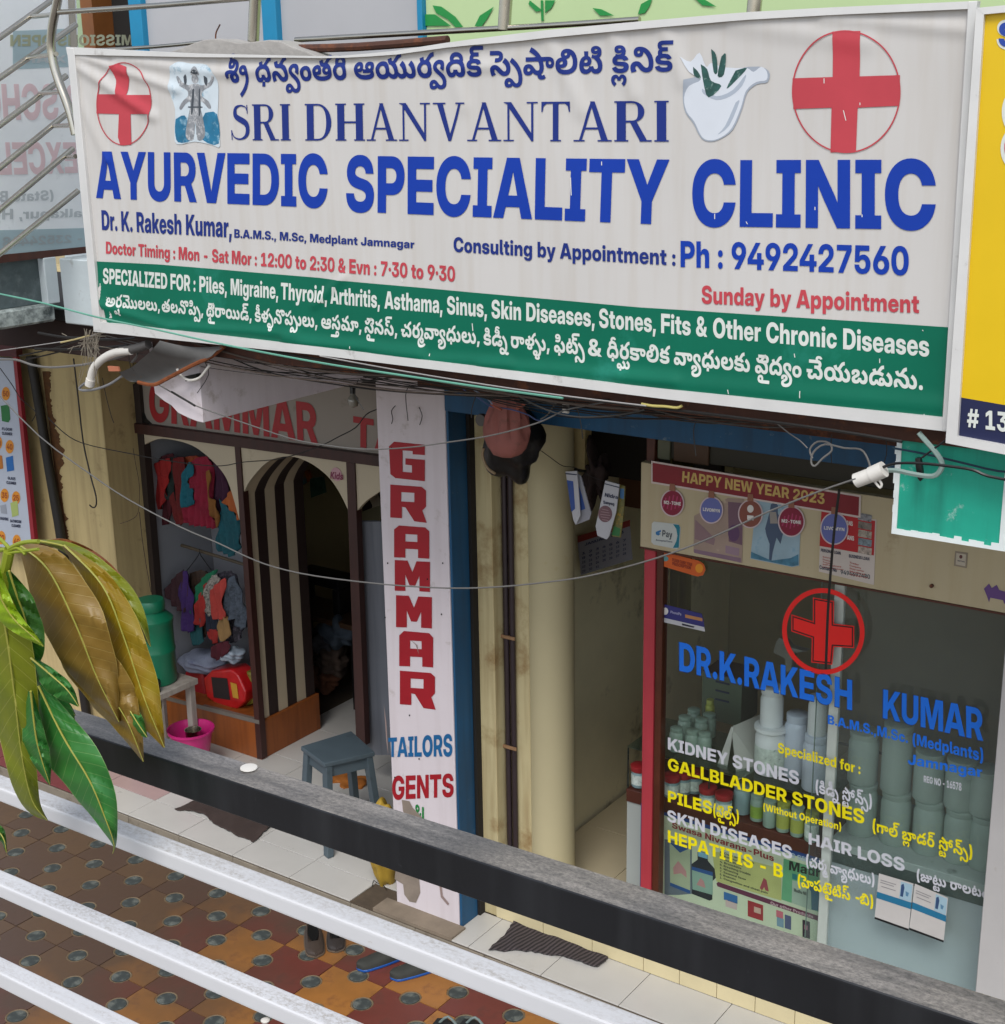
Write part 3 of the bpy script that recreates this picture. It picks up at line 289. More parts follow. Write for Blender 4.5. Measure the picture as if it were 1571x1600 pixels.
200:[404,16,21,72,0,22,38,35,78,22,57,0,58,0,76,-21,38,-35,1,-23,0,-22,-36,-34,-78,-20,-57,0,-58,0,-78,20,-36,34,13,113,74,0,-17,40,-21,41,0,26,0,36,9,18,17,0,22,-18,17,-34,11,-54,0,-36,-11,-18,-17,21,447,-4,-46,0,-66,21,-27,16,53,28,12,-7,26,-11,30,-7,38,0,20,10,0,24,-24,21,-38,16,-23,8,53,36,36,-9,58,-27,34,-33,1,-21,0,-29,-68,-36,21,659,-4,-48,0,-62,21,-27,16,51,28,12,-7,26,-11,30,-7,38,0,20,10,0,24,-24,21,-38,16,-23,8,53,36,36,-9,58,-27,32,-33,1,-21,0,-29,-66,-36],
115:[248,65,326,-4,-50,7,-34,12,-13,7,11,0,-14,-10,-32,-11,-36,-5,-25,0,-50,0,-60,35,0,59,56,40,106,21,75,0,36,0,60,-4,60,-8,33,-7,-39,-36,-32,7,-48,8,-46,3,-27,0,-48,0,-62,-14,-28,-22,0,-29,20,-13,36,0,22,13,3,12,81,0,2,-11,24,-14,33,-2,10,0,20,-1,13,0,16,0,18,5,1,7,0,5,-12,6,-22,0,-16,-6,1,-7,0,-5,12,-10,11,-3,-61,-9,-10,7,-10,18,1,7,0,18,46,23,45,0,28,0,42,-11,24,-20,1,-12,0,-9,-12,-17,-26,-15,-44,-9,44,147,158,0,10,16,16,21,6,1,-6,-20,7,-22,19,0,20,14,14,15,5,10,4,28,5,42,3,31,0,175,0,1,-35,-185,0,-12,0,-14,-1,-12,-2,-4,-4,0,-6,4,-5,10,-2,14,-1,15,0,87,0,1,-34,-85,0,-14,0,-12,-1,-3,-2,-8,-3,0,-7,4,-4,6,-2,12,-1,11,0,21,0,1,-35,-29,0,-30,0,-48,8,-26,19],
211:[183,49,140,-4,-72,8,-48,19,-13,18,87,12,10,-7,22,-8,34,-4,54,0,30,2,12,5,0,8,-6,4,-16,3,-15,0,-47,2,-46,1,-64,7,-17,9,-10,5,-14,14,1,10,0,13,36,21,72,13,55,0,38,0,64,-6,48,-18,17,-17,-87,-11,-8,6,-20,7,-30,3,-50,0,-24,-3,-8,-5,0,-7,16,-5,27,-1,67,-2,36,0,50,-7,30,-12,14,-17,1,-10,0,-18,-44,-22,-74,-10,40,169,126,-26,0,-44,4,-19,3,21,27,12,-2,28,-4,19,0,28,0,36,9,1,13,1,1,0,12,-30,13,-21,0,-10,0,-16,-4,0,-8,16,-3,13,0,22,0,28,12,11,8,23,-24,-10,-5,-24,-9,-34,-5,-25,0,-42,0,-44,15,1,15,0,9,24,14,44,8,29,0,62,0,60,-28,1,-20,0,-25,-64,-26,18,189,261,38,0,50,-12,17,-15,-67,-8,-4,4,-16,6,-30,0,-14,-5,0,-10,14,-7,13,-1,-61,-14,-10,3,-26,16,1,10,0,14,52,19],
52:[218,81,221,-4,-20,0,-38,3,-32,7,-20,12,0,20,30,14,37,4,25,18,46,0,56,6,26,12,0,11,-10,7,-26,7,-25,1,15,33,50,-2,62,-14,28,-23,0,-29,-28,-24,-64,-15,-55,-3,-19,5,-28,-1,-26,-3,-8,-4,0,-6,18,-5,13,0,16,0,18,4,0,9,-32,6,-37,0,-8,1,-4,-2,-2,-2,-3,0,-50,2,-68,13,-32,21,1,14,0,11,22,19,50,11,39,0,42,0,48,-10,18,-17,1,-8,0,-17,-58,-20,-45,-5,-53,15,24,1,34,5,20,8,1,6,0,4,-12,6,-28,0,-12,-5,0,-7,6,-6,18,-4,38,-4,62,-1,32,-1,18,-2,10,-2,0,-7,-2,-7,3,-2,20,-3,26,-13,1,-10,0,-12,-32,-14,-52,-6,25,261,117,-30,0,-46,10,-32,22,-7,19,89,12,6,-16,16,-13,22,0,16,6,17,9,27,17,20,13,38,15,46,7,33,1,5,-38,-20,0,-28,-5,-24,-10,-11,-8,-19,-12,-12,-7,-30,-13,-42,-9],
500:[136,86,105,-122,-16,0,-36,3,-30,6,-18,11,0,17,28,14,35,3,23,15,28,0,36,8,22,14,8,16,1,8,0,19,-30,35,-54,30,-70,27,-39,12,51,35,44,-13,82,-32,66,-40,38,-46,1,-27,0,-11,-10,-23,-26,-23,-44,-16,-35,-2,-17,5,-24,0,-24,-3,-8,-5,1,-2,0,-4,16,-3,26,0,16,3,0,8,-26,7,-31,0,-17,-6,-48,2,-64,12,-30,19,1,12,0,10,22,17,46,10,35,0,42,0,42,-10,18,-15,1,-7,0,-10,-26,-14,-44,-9,-27,-4,-51,13,22,1,34,5,18,7,1,5,0,3,-10,5,-13,0,-8,0,-12,-2,-6,-3,0,-5,8,-5,18,-3,34,-3,29,0,22,-1,28,-1,18,-1,11,-2,7,-14,18,-2,24,-13,1,-8,0,-11,-30,-13,-48,-5],
43:[238,50,329,-4,-28,0,-46,8,-46,19,-29,18,-18,10,-20,8,-22,0,-16,-7,1,-7,0,-9,18,-7,26,0,28,12,7,15,57,-28,-12,-8,-28,-15,-40,-9,-33,0,-38,0,-46,14,-22,22,1,12,0,15,28,22,50,12,33,0,26,0,40,-6,38,-15,23,-13,18,-9,24,-11,22,-3,13,0,16,0,20,10,0,24,-24,21,-38,16,-23,8,53,36,36,-9,58,-27,32,-33,1,-21,0,-19,-28,-29,-56,-17,25,145,117,-32,0,-44,10,-32,22,-7,19,89,12,6,-16,16,-13,22,0,16,6,17,9,27,17,20,13,38,15,46,7,31,1,7,-38,-18,0,-30,-5,-24,-10,-11,-8,-19,-12,-10,-7,-32,-13,-42,-9],
57:[237,44,325,-4,-26,0,-48,7,-50,18,-27,16,-12,7,-16,7,-10,3,-14,0,-12,-6,1,-5,0,-8,14,-15,15,-10,-93,-14,-12,10,-14,25,0,27,28,22,48,13,33,0,26,0,44,-7,38,-16,23,-12,16,-8,24,-10,20,-4,13,0,16,0,20,10,1,11,0,13,-22,21,-40,16,-23,8,53,36,36,-9,58,-27,32,-33,1,-21,0,-19,-28,-29,-58,-17,25,145,117,-32,0,-44,10,-32,22,-7,19,89,12,6,-16,16,-13,22,0,16,6,17,9,27,17,20,13,38,15,46,7,31,1,7,-38,-18,0,-30,-5,-24,-10,-11,-8,-19,-12,-10,-7,-32,-13,-42,-9],
486:[0,31,-101,-15,44,0,50,-25,1,-20,0,-13,-22,-18,-30,-11,-36,-5,-50,-3,-35,0,-237,0,1,37,301,0,22,0,26,7,1,8,0,6,-16,7,-30,0,-16,-10,1,-6,0,-8,18,-12,13,-6,-67,-4,-8,7,-16,17,1,11,0,9,16,19,40,13],
163:[452,52,329,-4,-28,0,-46,8,-46,19,-29,18,-18,10,-20,8,-22,0,-16,-7,1,-7,0,-9,18,-7,26,0,28,12,7,15,57,-28,-12,-8,-28,-15,-40,-9,-33,0,-38,0,-46,14,-22,22,1,12,0,15,28,22,50,12,33,0,26,0,40,-6,38,-15,23,-13,18,-9,26,-11,20,-3,11,0,16,0,22,10,0,23,-20,21,-38,17,-58,10,-41,0,-33,0,111,34,54,-5,80,-25,40,-37,1,-23,0,-19,-28,-29,-56,-17,25,537,-4,-46,0,-64,21,-27,16,51,28,14,-7,26,-11,30,-7,36,0,20,10,0,24,-22,21,-40,16,-21,8,53,36,10,-3,20,-7,9,-4,5,-6,24,-9,38,-20,22,-24,1,-17,0,-29,-66,-36,31,797,53,-26,0,-38,8,-20,13,-10,15,1,7,0,11,16,18,11,6,69,-3,-12,-6,-18,-12,1,-9,0,-7,18,-9,28,0,18,7,0,15,-26,7,-21,0,-243,0,5,37,187,0,36,0,48,-2,34,-6,32,-11,18,-19,1,-13,0,-21,-52,-26,26,173,117,-30,0,-46,10,-30,22,-9,19,91,12,6,-16,14,-13,15,0,8,0,18,6,15,9,29,17,20,13,38,15,46,7,31,1,7,-38,-20,0,-28,-5,-24,-10,-11,-8,-19,-12,-12,-7,-32,-13,-42,-9],
136:[237,44,325,-4,-26,0,-48,7,-50,18,-27,16,-12,7,-16,7,-10,3,-14,0,-12,-6,1,-5,0,-8,14,-15,15,-10,-93,-14,-12,10,-14,25,0,27,28,22,48,13,33,0,26,0,44,-7,38,-16,23,-12,16,-8,24,-10,20,-4,13,0,16,0,20,10,1,11,0,13,-22,21,-40,16,-23,8,53,36,36,-9,58,-27,32,-33,1,-21,0,-19,-28,-29,-58,-17,43,65,158,0,10,18,16,19,6,1,-6,-20,7,-22,19,0,20,16,14,24,9,26,5,42,3,31,0,175,0,1,-35,-185,0,-12,0,-14,-1,-10,-2,-6,-4,0,-6,6,-5,8,-2,14,-1,15,0,87,0,1,-34,-85,0,-12,0,-14,-1,-3,-2,-8,-3,0,-7,4,-4,8,-2,10,-1,11,0,21,0,1,-35,-27,0,-30,0,-48,8,-28,19],
28:[258,51,369,-4,-26,0,-40,7,-32,13,-13,11,19,0,-14,-12,-36,-13,-44,-6,-25,0,-32,0,-50,11,-28,19,1,14,0,10,22,20,27,6,1,-8,-77,0,1,38,175,0,1,-34,-28,-3,-24,-11,0,-14,18,-8,19,0,24,0,24,15,5,11,85,0,4,-10,14,-12,22,-4,28,0,18,5,8,11,1,6,0,12,-20,21,-38,15,-50,10,-31,2,65,32,52,-4,76,-26,42,-37,1,-22,0,-19,-30,-29,-56,-17,26,265,117,-30,0,-46,10,-30,22,-9,19,89,12,8,-16,14,-13,15,0,8,0,18,6,15,9,27,17,22,13,38,15,44,7,33,1,5,-38,-18,0,-28,-5,-24,-10,-13,-8,-17,-12,-12,-7,-32,-13,-42,-9],
495:[88,77,67,-122,-50,0,-74,17,-40,30,1,21,0,18,36,29,68,20,47,3,10,0,6,0,11,0,32,0,52,-11,28,-20,1,-14,0,-19,-52,-23,-45,0,-30,0,-44,11,-22,20,1,13,0,6,4,15,7,5,2,2,-6,0,1,1,8,9,24,18,24,20,16,19,1,9,0,11,-26,19,-39,9,45,35,58,-12,50,-36,1,-23,0,-10,-12,-22,-28,-24,-19,-15,-4,-1,2,-4,-1,-2,-12,-7,-18,-13,1,-8,0,-6,14,-7,22,0,12,6,0,9,-16,8,-19,0,-10,0,-18,-1,-5,0,-2,-1,-8,1,-3,-1,-18,-2,-22,-11,-12,-14,1,-7,0,-17,50,-18,43,0,36,0,62,12,29,17,63,-22,-38,-21,-90,-21],
169:[349,50,329,-4,-28,0,-46,8,-46,19,-29,18,-18,10,-20,8,-22,0,-16,-7,1,-7,0,-9,18,-7,26,0,28,12,7,15,57,-28,-12,-8,-28,-15,-40,-9,-33,0,-38,0,-46,14,-22,22,1,12,0,15,28,22,50,12,33,0,26,0,40,-6,38,-15,23,-13,18,-9,26,-11,20,-3,11,0,18,0,20,10,0,25,-26,23,-50,19,-35,5,137,5,22,-7,30,-18,16,-23,1,-14,0,-19,-28,-29,-56,-17,31,593,53,-28,0,-38,8,-20,13,-10,15,1,7,0,12,16,17,9,6,71,-3,-14,-6,-16,-12,1,-9,0,-7,18,-9,28,0,16,7,0,15,-24,7,-21,0,-493,0,1,37,441,0,36,0,48,-2,34,-6,32,-11,18,-19,1,-13,0,-21,-52,-26],
496:[154,82,105,-122,-44,0,-56,8,-32,12,-14,16,1,8,0,14,38,19,47,9,20,4,22,6,0,9,-12,4,-11,0,-16,0,-12,-5,0,-7,4,-4,3,-2,-75,-10,-6,5,-6,12,1,6,0,14,54,20,55,0,38,0,46,-11,24,-17,1,-9,0,-14,-34,-17,-33,-7,-24,-5,-22,-5,-6,-5,1,-2,0,-4,22,-6,66,0,54,9,34,18,0,25,-18,19,-48,23,-43,16,-32,12,-44,23,-22,24,0,28,30,24,60,16,45,0,30,0,50,-6,36,-14,20,-20,0,-28,-20,-21,-11,-8,-69,22,6,4,8,10,0,13,-12,8,-22,5,-13,0,-28,0,-20,-12,0,-13,12,-12,30,-13,23,-9,46,-16,56,-26,30,-23,14,-22,1,-13,0,-21,-34,-29,-56,-19,-76,-10],
223:[248,65,326,-4,-50,7,-34,12,-13,7,11,0,-14,-10,-32,-11,-36,-5,-25,0,-50,0,-60,35,0,59,56,40,106,21,75,0,36,0,60,-4,60,-8,33,-7,-39,-36,-32,7,-48,8,-46,3,-27,0,-48,0,-62,-14,-28,-22,0,-29,20,-13,36,0,22,13,3,12,81,0,2,-11,24,-14,33,-2,10,0,20,-1,13,0,16,0,18,5,1,7,0,5,-12,6,-22,0,-16,-6,1,-7,0,-5,12,-10,11,-3,-61,-9,-10,7,-10,18,1,7,0,18,46,23,45,0,28,0,42,-11,24,-20,1,-12,0,-9,-12,-17,-26,-15,-44,-9,40,243,126,-26,0,-44,4,-19,3,21,27,12,-2,28,-4,19,0,28,0,34,9,1,13,1,1,0,12,-28,13,-21,0,-10,0,-16,-4,0,-8,16,-3,13,0,22,0,28,12,11,8,23,-24,-12,-5,-22,-9,-34,-5,-25,0,-42,0,-44,15,1,15,0,9,24,14,44,8,29,0,60,0,62,-28,1,-20,0,-25,-64,-26,18,261,261,40,0,50,-12,17,-15,-67,-8,-4,4,-16,6,-30,0,-14,-5,0,-10,14,-7,11,-1,-59,-14,-10,3,-26,16,1,10,0,14,52,19],
490:[116,48,207,-104,-18,0,-36,4,-38,13,-21,13,-26,13,-32,14,-24,5,-30,0,-18,-8,0,-13,24,-7,23,0,38,0,56,18,28,32,0,45,-28,40,-64,35,-49,16,51,35,90,-27,90,-74,1,-46,0,-25,-36,-43,-58,-26,-72,-14,-92,0,-56,12,-28,22,0,27,24,21,48,13,39,0,24,0,46,-6,48,-18,33,-16,16,-8,22,-9,20,-3,22,0,18,6,11,5,51,-26,-20,-9,-38,-11],
196:[238,50,329,-4,-28,0,-46,8,-46,19,-29,18,-18,10,-20,8,-22,0,-16,-7,1,-7,0,-9,18,-7,26,0,28,12,7,15,57,-28,-12,-8,-28,-15,-40,-9,-33,0,-38,0,-46,14,-22,22,1,12,0,15,28,22,50,12,33,0,26,0,40,-6,38,-15,23,-13,18,-9,24,-11,22,-3,13,0,16,0,20,10,0,24,-24,21,-38,16,-23,8,53,36,36,-9,58,-27,32,-33,1,-21,0,-19,-28,-29,-56,-17,4,181,-41,5,43,79,0,5,-43,44,159,126,-26,0,-46,4,-17,3,19,27,14,-2,28,-4,17,0,20,0,30,4,14,10,1,9,1,3,0,12,-28,14,-21,0,-10,0,-16,-3,1,-5,0,-3,8,-4,12,-1,9,0,20,0,32,11,13,10,23,-25,-12,-6,-26,-10,-34,-6,-25,0,-30,0,-38,8,-20,15,1,9,0,16,50,20,51,0,38,0,54,-14,26,-24,1,-16,0,-25,-62,-27],
113:[258,74,367,-4,-26,0,-38,6,-30,14,-15,11,19,0,-16,-11,-36,-14,-44,-6,-29,0,-34,0,-50,12,-30,20,-14,28,1,14,0,19,22,29,38,22,54,11,68,0,46,-13,24,-20,1,-12,0,-15,-26,-20,-48,-9,-35,0,-22,0,-38,6,-28,10,-7,4,21,30,8,-5,20,-9,24,-6,15,0,18,0,22,7,1,7,0,5,-14,8,-26,0,-26,-7,-16,-20,1,-19,1,-4,0,-12,12,-15,24,-7,19,0,22,0,24,9,12,12,3,5,85,0,4,-9,14,-12,22,-4,15,0,22,0,18,12,1,10,0,14,-24,23,-40,19,-25,7,53,30,19,0,32,-11,52,-26,30,-32,0,-41,-30,-29,-56,-16,4,205,189,-3,-43,-75,0,-5,43,43,249,158,0,10,18,16,21,6,-1,-6,-18,7,-22,19,0,20,14,14,15,5,10,4,28,5,42,3,31,0,173,0,1,-35,-183,0,-14,0,-14,-1,-10,-2,-4,-4,0,-6,4,-5,10,-2,14,-1,13,0,87,0,1,-34,-85,0,-12,0,-14,-1,-10,-5,0,-7,2,-4,8,-2,12,-1,11,0,11,0,11,-35,-29,0,-30,0,-48,8,-28,19],
504:[137,43,149,-104,-22,0,-38,5,-40,14,-23,13,-20,10,-20,7,-16,0,-8,-5,0,-11,12,-14,13,-9,-81,-14,-12,12,-14,21,1,13,0,18,52,24,43,0,22,0,38,-7,32,-13,34,-17,20,-9,18,-3,22,0,20,7,10,17,1,14,0,25,-32,44,-56,36,-72,30,-37,12,51,35,44,-13,84,-36,66,-46,40,-55,1,-32,0,-23,-28,-33,-56,-17],
229:[235,28,223,212,56,0,74,-21,36,-34,1,-20,0,-4,-2,-12,-3,-4,-73,17,0,0,0,4,1,1,0,8,-18,17,-38,11,-29,0,-24,0,-28,-9,0,-13,12,-7,9,-4,-77,-12,-12,7,-12,17,1,9,0,12,28,23,60,14,23,339,-4,-28,0,-38,6,-32,14,-15,11,23,0,-18,-12,-34,-14,-38,-5,-25,0,-50,0,-60,35,1,30,0,26,52,41,96,23,136,0,96,-23,50,-41,1,-26,0,-21,-28,-29,-50,-15,18,338,36,20,13,0,30,-28,22,-52,13,-37,0,-7,0,-38,0,-54,-13,-28,-22,0,-30,20,-13,36,0,22,13,3,13,87,0,2,-14,24,-12,4,193,-41,5,43,79,0,5,-43,21,259,260,40,0,48,-16,13,-15,-65,-9,-4,4,-10,5,-12,2,-7,0,-14,0,-14,-6,0,-11,14,-8,9,-4,-63,-12,-12,5,-18,17,1,12,0,9,20,16,44,11],
474:[0,47,-247,-121,-22,0,-34,5,-32,13,-19,11,-12,7,-16,7,-14,0,-12,-5,0,-10,12,-5,9,0,12,0,18,8,5,9,41,-19,-8,-6,-20,-10,-32,-5,-50,0,-34,9,-16,16,1,9,0,15,42,19,37,0,20,0,30,-4,30,-11,17,-8,12,-6,16,-8,14,-3,9,0,12,0,12,8,1,6,0,11,-34,17,-23,6,43,29,26,-6,42,-18,22,-23,0,-27,-22,-20,-42,-11,4,-359,-140,5,24,61,0,7,-24,22,-93,-121,-26,0,-36,6,-30,12,-13,8,41,21,14,-8,28,-11,19,0,14,0,12,8,1,6,0,11,-34,17,-23,6,43,29,26,-6,42,-18,22,-23,0,-27,-22,-20,-42,-11],
139:[295,49,140,-4,-72,8,-48,19,-13,18,87,12,10,-7,22,-8,34,-4,54,0,30,2,12,5,0,8,-6,4,-16,3,-15,0,-47,2,-46,1,-64,7,-17,9,-10,5,-14,14,1,10,0,13,36,19,72,9,55,0,38,0,66,-5,48,-16,15,-14,-87,-11,-8,6,-20,7,-30,3,-50,0,-24,-3,-8,-5,0,-7,16,-5,27,-1,67,-2,36,0,50,-7,30,-12,14,-17,1,-10,0,-18,-44,-22,-74,-10,34,483,53,-28,0,-36,8,-22,13,-8,15,1,7,0,11,16,18,9,6,71,-3,-14,-6,-16,-12,1,-9,0,-7,16,-9,30,0,16,7,0,15,-26,7,-21,0,-217,0,-75,8,-57,-8,-87,0,1,37,387,0,36,0,48,-2,36,-6,30,-11,18,-19,1,-13,0,-21,-52,-26],
23:[183,49,140,-4,-72,8,-48,19,-13,18,87,12,10,-7,22,-8,34,-4,54,0,30,2,12,5,0,8,-6,4,-16,3,-15,0,-47,2,-46,1,-64,7,-17,9,-10,5,-14,14,1,10,0,13,36,21,72,13,55,0,38,0,64,-6,48,-18,17,-17,-87,-11,-8,6,-20,7,-30,3,-50,0,-24,-3,-8,-5,0,-7,16,-5,27,-1,67,-2,36,0,50,-7,30,-12,14,-17,1,-10,0,-18,-44,-22,-74,-10,25,161,117,-32,0,-44,10,-32,22,-7,19,89,12,6,-16,16,-13,22,0,16,6,17,9,27,17,20,13,38,15,46,7,31,1,7,-38,-20,0,-28,-5,-24,-10,-11,-8,-19,-12,-10,-7,-34,-13,-40,-9],
54:[238,52,329,-4,-28,0,-46,8,-46,19,-29,18,-18,10,-20,8,-22,0,-16,-7,1,-7,0,-9,18,-7,26,0,28,12,7,15,57,-28,-12,-8,-28,-15,-40,-9,-33,0,-38,0,-46,14,-22,22,1,12,0,15,28,22,50,12,33,0,26,0,40,-6,38,-15,23,-13,18,-9,26,-11,20,-3,11,0,16,0,22,10,0,23,-20,21,-38,17,-58,10,-41,0,-33,0,111,34,54,-5,80,-25,40,-37,1,-23,0,-19,-28,-29,-56,-17,26,173,117,-30,0,-46,10,-30,22,-9,19,91,12,6,-16,14,-13,15,0,8,0,18,6,15,9,29,17,20,13,38,15,46,7,31,1,7,-38,-20,0,-28,-5,-24,-10,-11,-8,-19,-12,-12,-7,-32,-13,-42,-9],
40:[235,23,339,-4,-28,0,-38,6,-32,14,-15,11,23,0,-18,-12,-34,-14,-38,-5,-25,0,-50,0,-60,35,1,30,0,26,52,41,96,23,136,0,96,-23,50,-41,1,-26,0,-21,-28,-29,-50,-15,18,338,36,20,13,0,30,-28,22,-52,13,-37,0,-7,0,-38,0,-54,-13,-28,-22,0,-30,20,-13,36,0,22,13,3,13,87,0,2,-14,24,-12,25,219,117,-30,0,-46,10,-30,22,-9,19,89,12,6,-16,16,-13,22,0,16,6,17,9,27,17,22,13,38,15,44,7,33,1,5,-38,-18,0,-28,-5,-24,-10,-13,-8,-19,-12,-10,-7,-32,-13,-42,-9],
296:[258,50,369,-4,-26,0,-40,7,-32,13,-13,11,19,0,-14,-12,-36,-13,-44,-6,-25,0,-32,0,-50,11,-28,19,1,14,0,10,22,20,27,6,1,-8,-77,0,1,38,175,0,1,-34,-28,-3,-24,-11,0,-14,18,-8,19,0,24,0,24,15,5,11,85,0,4,-10,14,-12,22,-4,28,0,18,5,8,11,1,6,0,16,-34,26,-62,17,-39,3,63,26,52,-5,76,-23,40,-35,1,-22,0,-19,-30,-29,-56,-17,27,457,164,0,-11,-16,-19,-13,-5,-16,-7,-44,-6,-35,0,-85,0,1,35,85,0,14,0,18,2,8,4,2,3,0,7,-2,4,-10,4,-16,1,-17,0,-239,0,1,37,235,0,42,0,50,-6,19,-7,12,-6,16,-17,20,383,258,40,0,48,-16,13,-15,-65,-8,-4,3,-10,4,-12,3,-7,0,-14,0,-14,-6,0,-11,14,-9,9,-3,-61,-12,-12,5,-20,17,0,21,20,17,44,10],
45:[250,71,353,-4,-26,0,-40,6,-30,14,-15,11,21,0,-16,-11,-36,-14,-46,-6,-29,0,-38,0,-50,12,-22,20,0,23,18,17,44,15,37,7,20,4,24,8,1,6,0,3,-4,5,-12,3,-9,0,-16,0,-14,-7,0,-8,4,-6,3,-1,-81,-12,-6,6,-8,14,1,7,0,11,26,17,56,11,82,0,50,-11,22,-19,0,-21,-16,-17,-42,-15,-41,-8,-22,-4,-16,-7,0,-9,14,-5,19,0,22,0,24,9,12,12,3,6,87,0,2,-10,14,-12,22,-4,15,0,22,0,20,12,1,10,0,13,-24,20,-38,16,-23,8,53,36,36,-9,58,-27,32,-33,0,-41,-28,-29,-58,-16],
35:[248,65,326,-4,-50,7,-34,12,-13,7,11,0,-14,-10,-32,-11,-36,-5,-25,0,-50,0,-60,35,0,59,56,40,106,21,75,0,36,0,60,-4,60,-8,33,-7,-39,-36,-32,7,-48,8,-46,3,-27,0,-48,0,-62,-14,-28,-22,0,-29,20,-13,36,0,22,13,3,12,81,0,2,-11,24,-14,33,-2,10,0,20,-1,13,0,16,0,18,5,1,7,0,5,-12,6,-22,0,-16,-6,1,-7,0,-5,12,-10,11,-3,-61,-9,-10,7,-10,18,1,7,0,18,46,23,45,0,28,0,42,-11,24,-20,1,-12,0,-9,-12,-17,-26,-15,-44,-9,26,235,117,-30,0,-46,10,-30,22,-9,19,91,12,6,-16,14,-13,15,0,8,0,18,6,15,9,27,17,22,13,38,15,44,7,33,1,5,-38,-18,0,-28,-5,-24,-10,-13,-8,-19,-12,-10,-7,-32,-13,-42,-9],
626:[88,10,35,22,0,15,32,11,46,0,30,-11,1,-15,0,-13,-30,-13,-46,0,-32,13],
432:[342,62,579,74,-28,0,-38,8,-22,13,-8,15,1,6,0,12,16,17,11,7,69,-3,-14,-6,-16,-13,0,-16,18,-9,30,0,14,8,1,6,0,8,-24,7,-23,0,-245,0,-18,0,-22,-9,-3,-10,-79,0,-4,9,-22,10,-19,0,-3,0,-12,0,-18,-7,1,-7,0,-4,4,-6,3,-3,-75,-9,-4,5,-8,15,1,8,0,13,24,20,48,12,35,0,5,0,26,0,40,-7,26,-13,5,-8,-9,0,8,8,24,12,40,8,33,0,197,0,42,0,54,-5,23,-8,14,-6,20,-18,1,-13,0,-21,-52,-26,21,599,216,40,0,48,-17,13,-15,-65,-8,-4,4,-10,4,-12,2,-7,0,-14,0,-14,-6,0,-10,14,-9,11,-3,-63,-12,-12,5,-20,17,1,11,0,9,20,17,46,11,50,327,-4,-28,0,-48,7,-50,18,-27,16,-12,7,-14,7,-12,3,-14,0,-10,-6,1,-5,0,-8,12,-15,15,-10,-93,-14,-10,10,-16,25,0,27,28,22,48,13,33,0,28,0,42,-7,38,-16,23,-12,18,-8,22,-10,22,-4,26,0,20,10,1,13,0,24,-40,43,-31,18,-15,12,-18,8,-44,16,-48,12,-23,4,43,40,56,-12,104,-36,41,-23,11,-13,30,-21,34,-45,1,-25,0,-19,-28,-29,-60,-17],
481:[0,62,-113,-121,-28,0,-34,9,-15,9,15,0,-16,-7,-26,-8,-28,-3,-19,0,-36,0,-44,15,-16,23,1,12,0,18,28,24,50,13,31,0,42,0,38,-18,1,-13,0,-16,-42,-15,-37,0,-22,0,-34,8,-11,6,17,21,8,-5,22,-8,26,0,16,4,1,5,0,3,-10,5,-9,0,-14,0,-26,-13,1,-16,1,-4,0,-7,8,-9,18,-5,13,0,22,0,16,10,3,5,63,0,4,-9,20,-6,26,0,12,8,1,6,0,11,-34,17,-23,6,43,29,26,-6,42,-18,22,-23,1,-14,0,-20,-48,-24],
122:[237,45,325,-4,-26,0,-48,7,-50,18,-27,16,-12,7,-16,7,-10,3,-14,0,-12,-6,1,-5,0,-8,14,-15,15,-10,-93,-14,-12,10,-14,25,0,27,28,22,48,13,33,0,26,0,44,-7,38,-16,23,-12,16,-8,24,-10,20,-4,13,0,16,0,20,10,0,23,-18,20,-36,17,-54,11,-37,0,37,34,47,0,46,-7,72,-25,38,-35,1,-23,0,-18,-28,-30,-58,-17,43,125,158,0,10,16,16,21,6,1,-6,-20,7,-22,19,0,20,16,14,22,9,28,5,42,3,31,0,173,0,1,-35,-183,0,-12,0,-14,-1,-10,-2,-6,-4,0,-6,6,-5,8,-2,14,-1,15,0,85,0,1,-34,-83,0,-14,0,-12,-1,-3,-2,-8,-3,0,-7,4,-4,6,-2,12,-1,11,0,21,0,15,-35,-41,0,-30,0,-48,8,-28,19],
141:[304,30,197,142,52,0,74,-15,42,-30,1,-22,0,-18,-14,-28,-20,-22,-11,-10,-85,17,8,7,18,17,12,21,0,23,-14,20,-34,12,-27,0,-24,0,-34,-11,-18,-19,1,-12,0,-17,22,-29,17,-11,-87,-18,-18,16,-26,38,0,41,40,32,76,18,31,503,53,-28,0,-36,8,-22,13,-10,15,1,7,0,11,18,18,9,6,71,-3,-14,-6,-16,-12,1,-9,0,-7,16,-9,30,0,16,7,0,15,-24,7,-23,0,-457,0,1,37,405,0,38,0,48,-2,34,-6,30,-11,18,-19,1,-13,0,-21,-52,-26],
131:[236,54,164,-4,-96,23,-50,39,1,24,0,21,34,31,62,17,80,0,46,-14,22,-21,1,-10,0,-14,-26,-21,-48,-9,-33,0,-24,0,-38,6,-28,10,-7,4,15,30,8,-5,20,-9,24,-6,15,0,18,0,22,7,1,7,0,5,-14,8,-11,0,-20,0,-26,-17,1,-13,1,-11,0,-6,12,-15,30,-13,52,-8,41,0,56,0,66,18,1,22,0,15,-36,25,-31,9,57,26,25,0,22,-9,36,-21,22,-28,1,-17,0,-24,-46,-36,-96,-20,43,235,158,0,10,18,16,21,6,1,-6,-20,7,-22,19,0,20,14,14,15,5,10,4,28,5,42,3,31,0,173,0,1,-35,-183,0,-12,0,-16,-1,-10,-2,-4,-4,0,-6,4,-5,10,-2,14,-1,15,0,85,0,1,-34,-83,0,-14,0,-14,-1,-10,-5,0,-7,2,-4,8,-2,12,-1,11,0,17,0,5,-35,-29,0,-28,0,-48,8,-30,19],
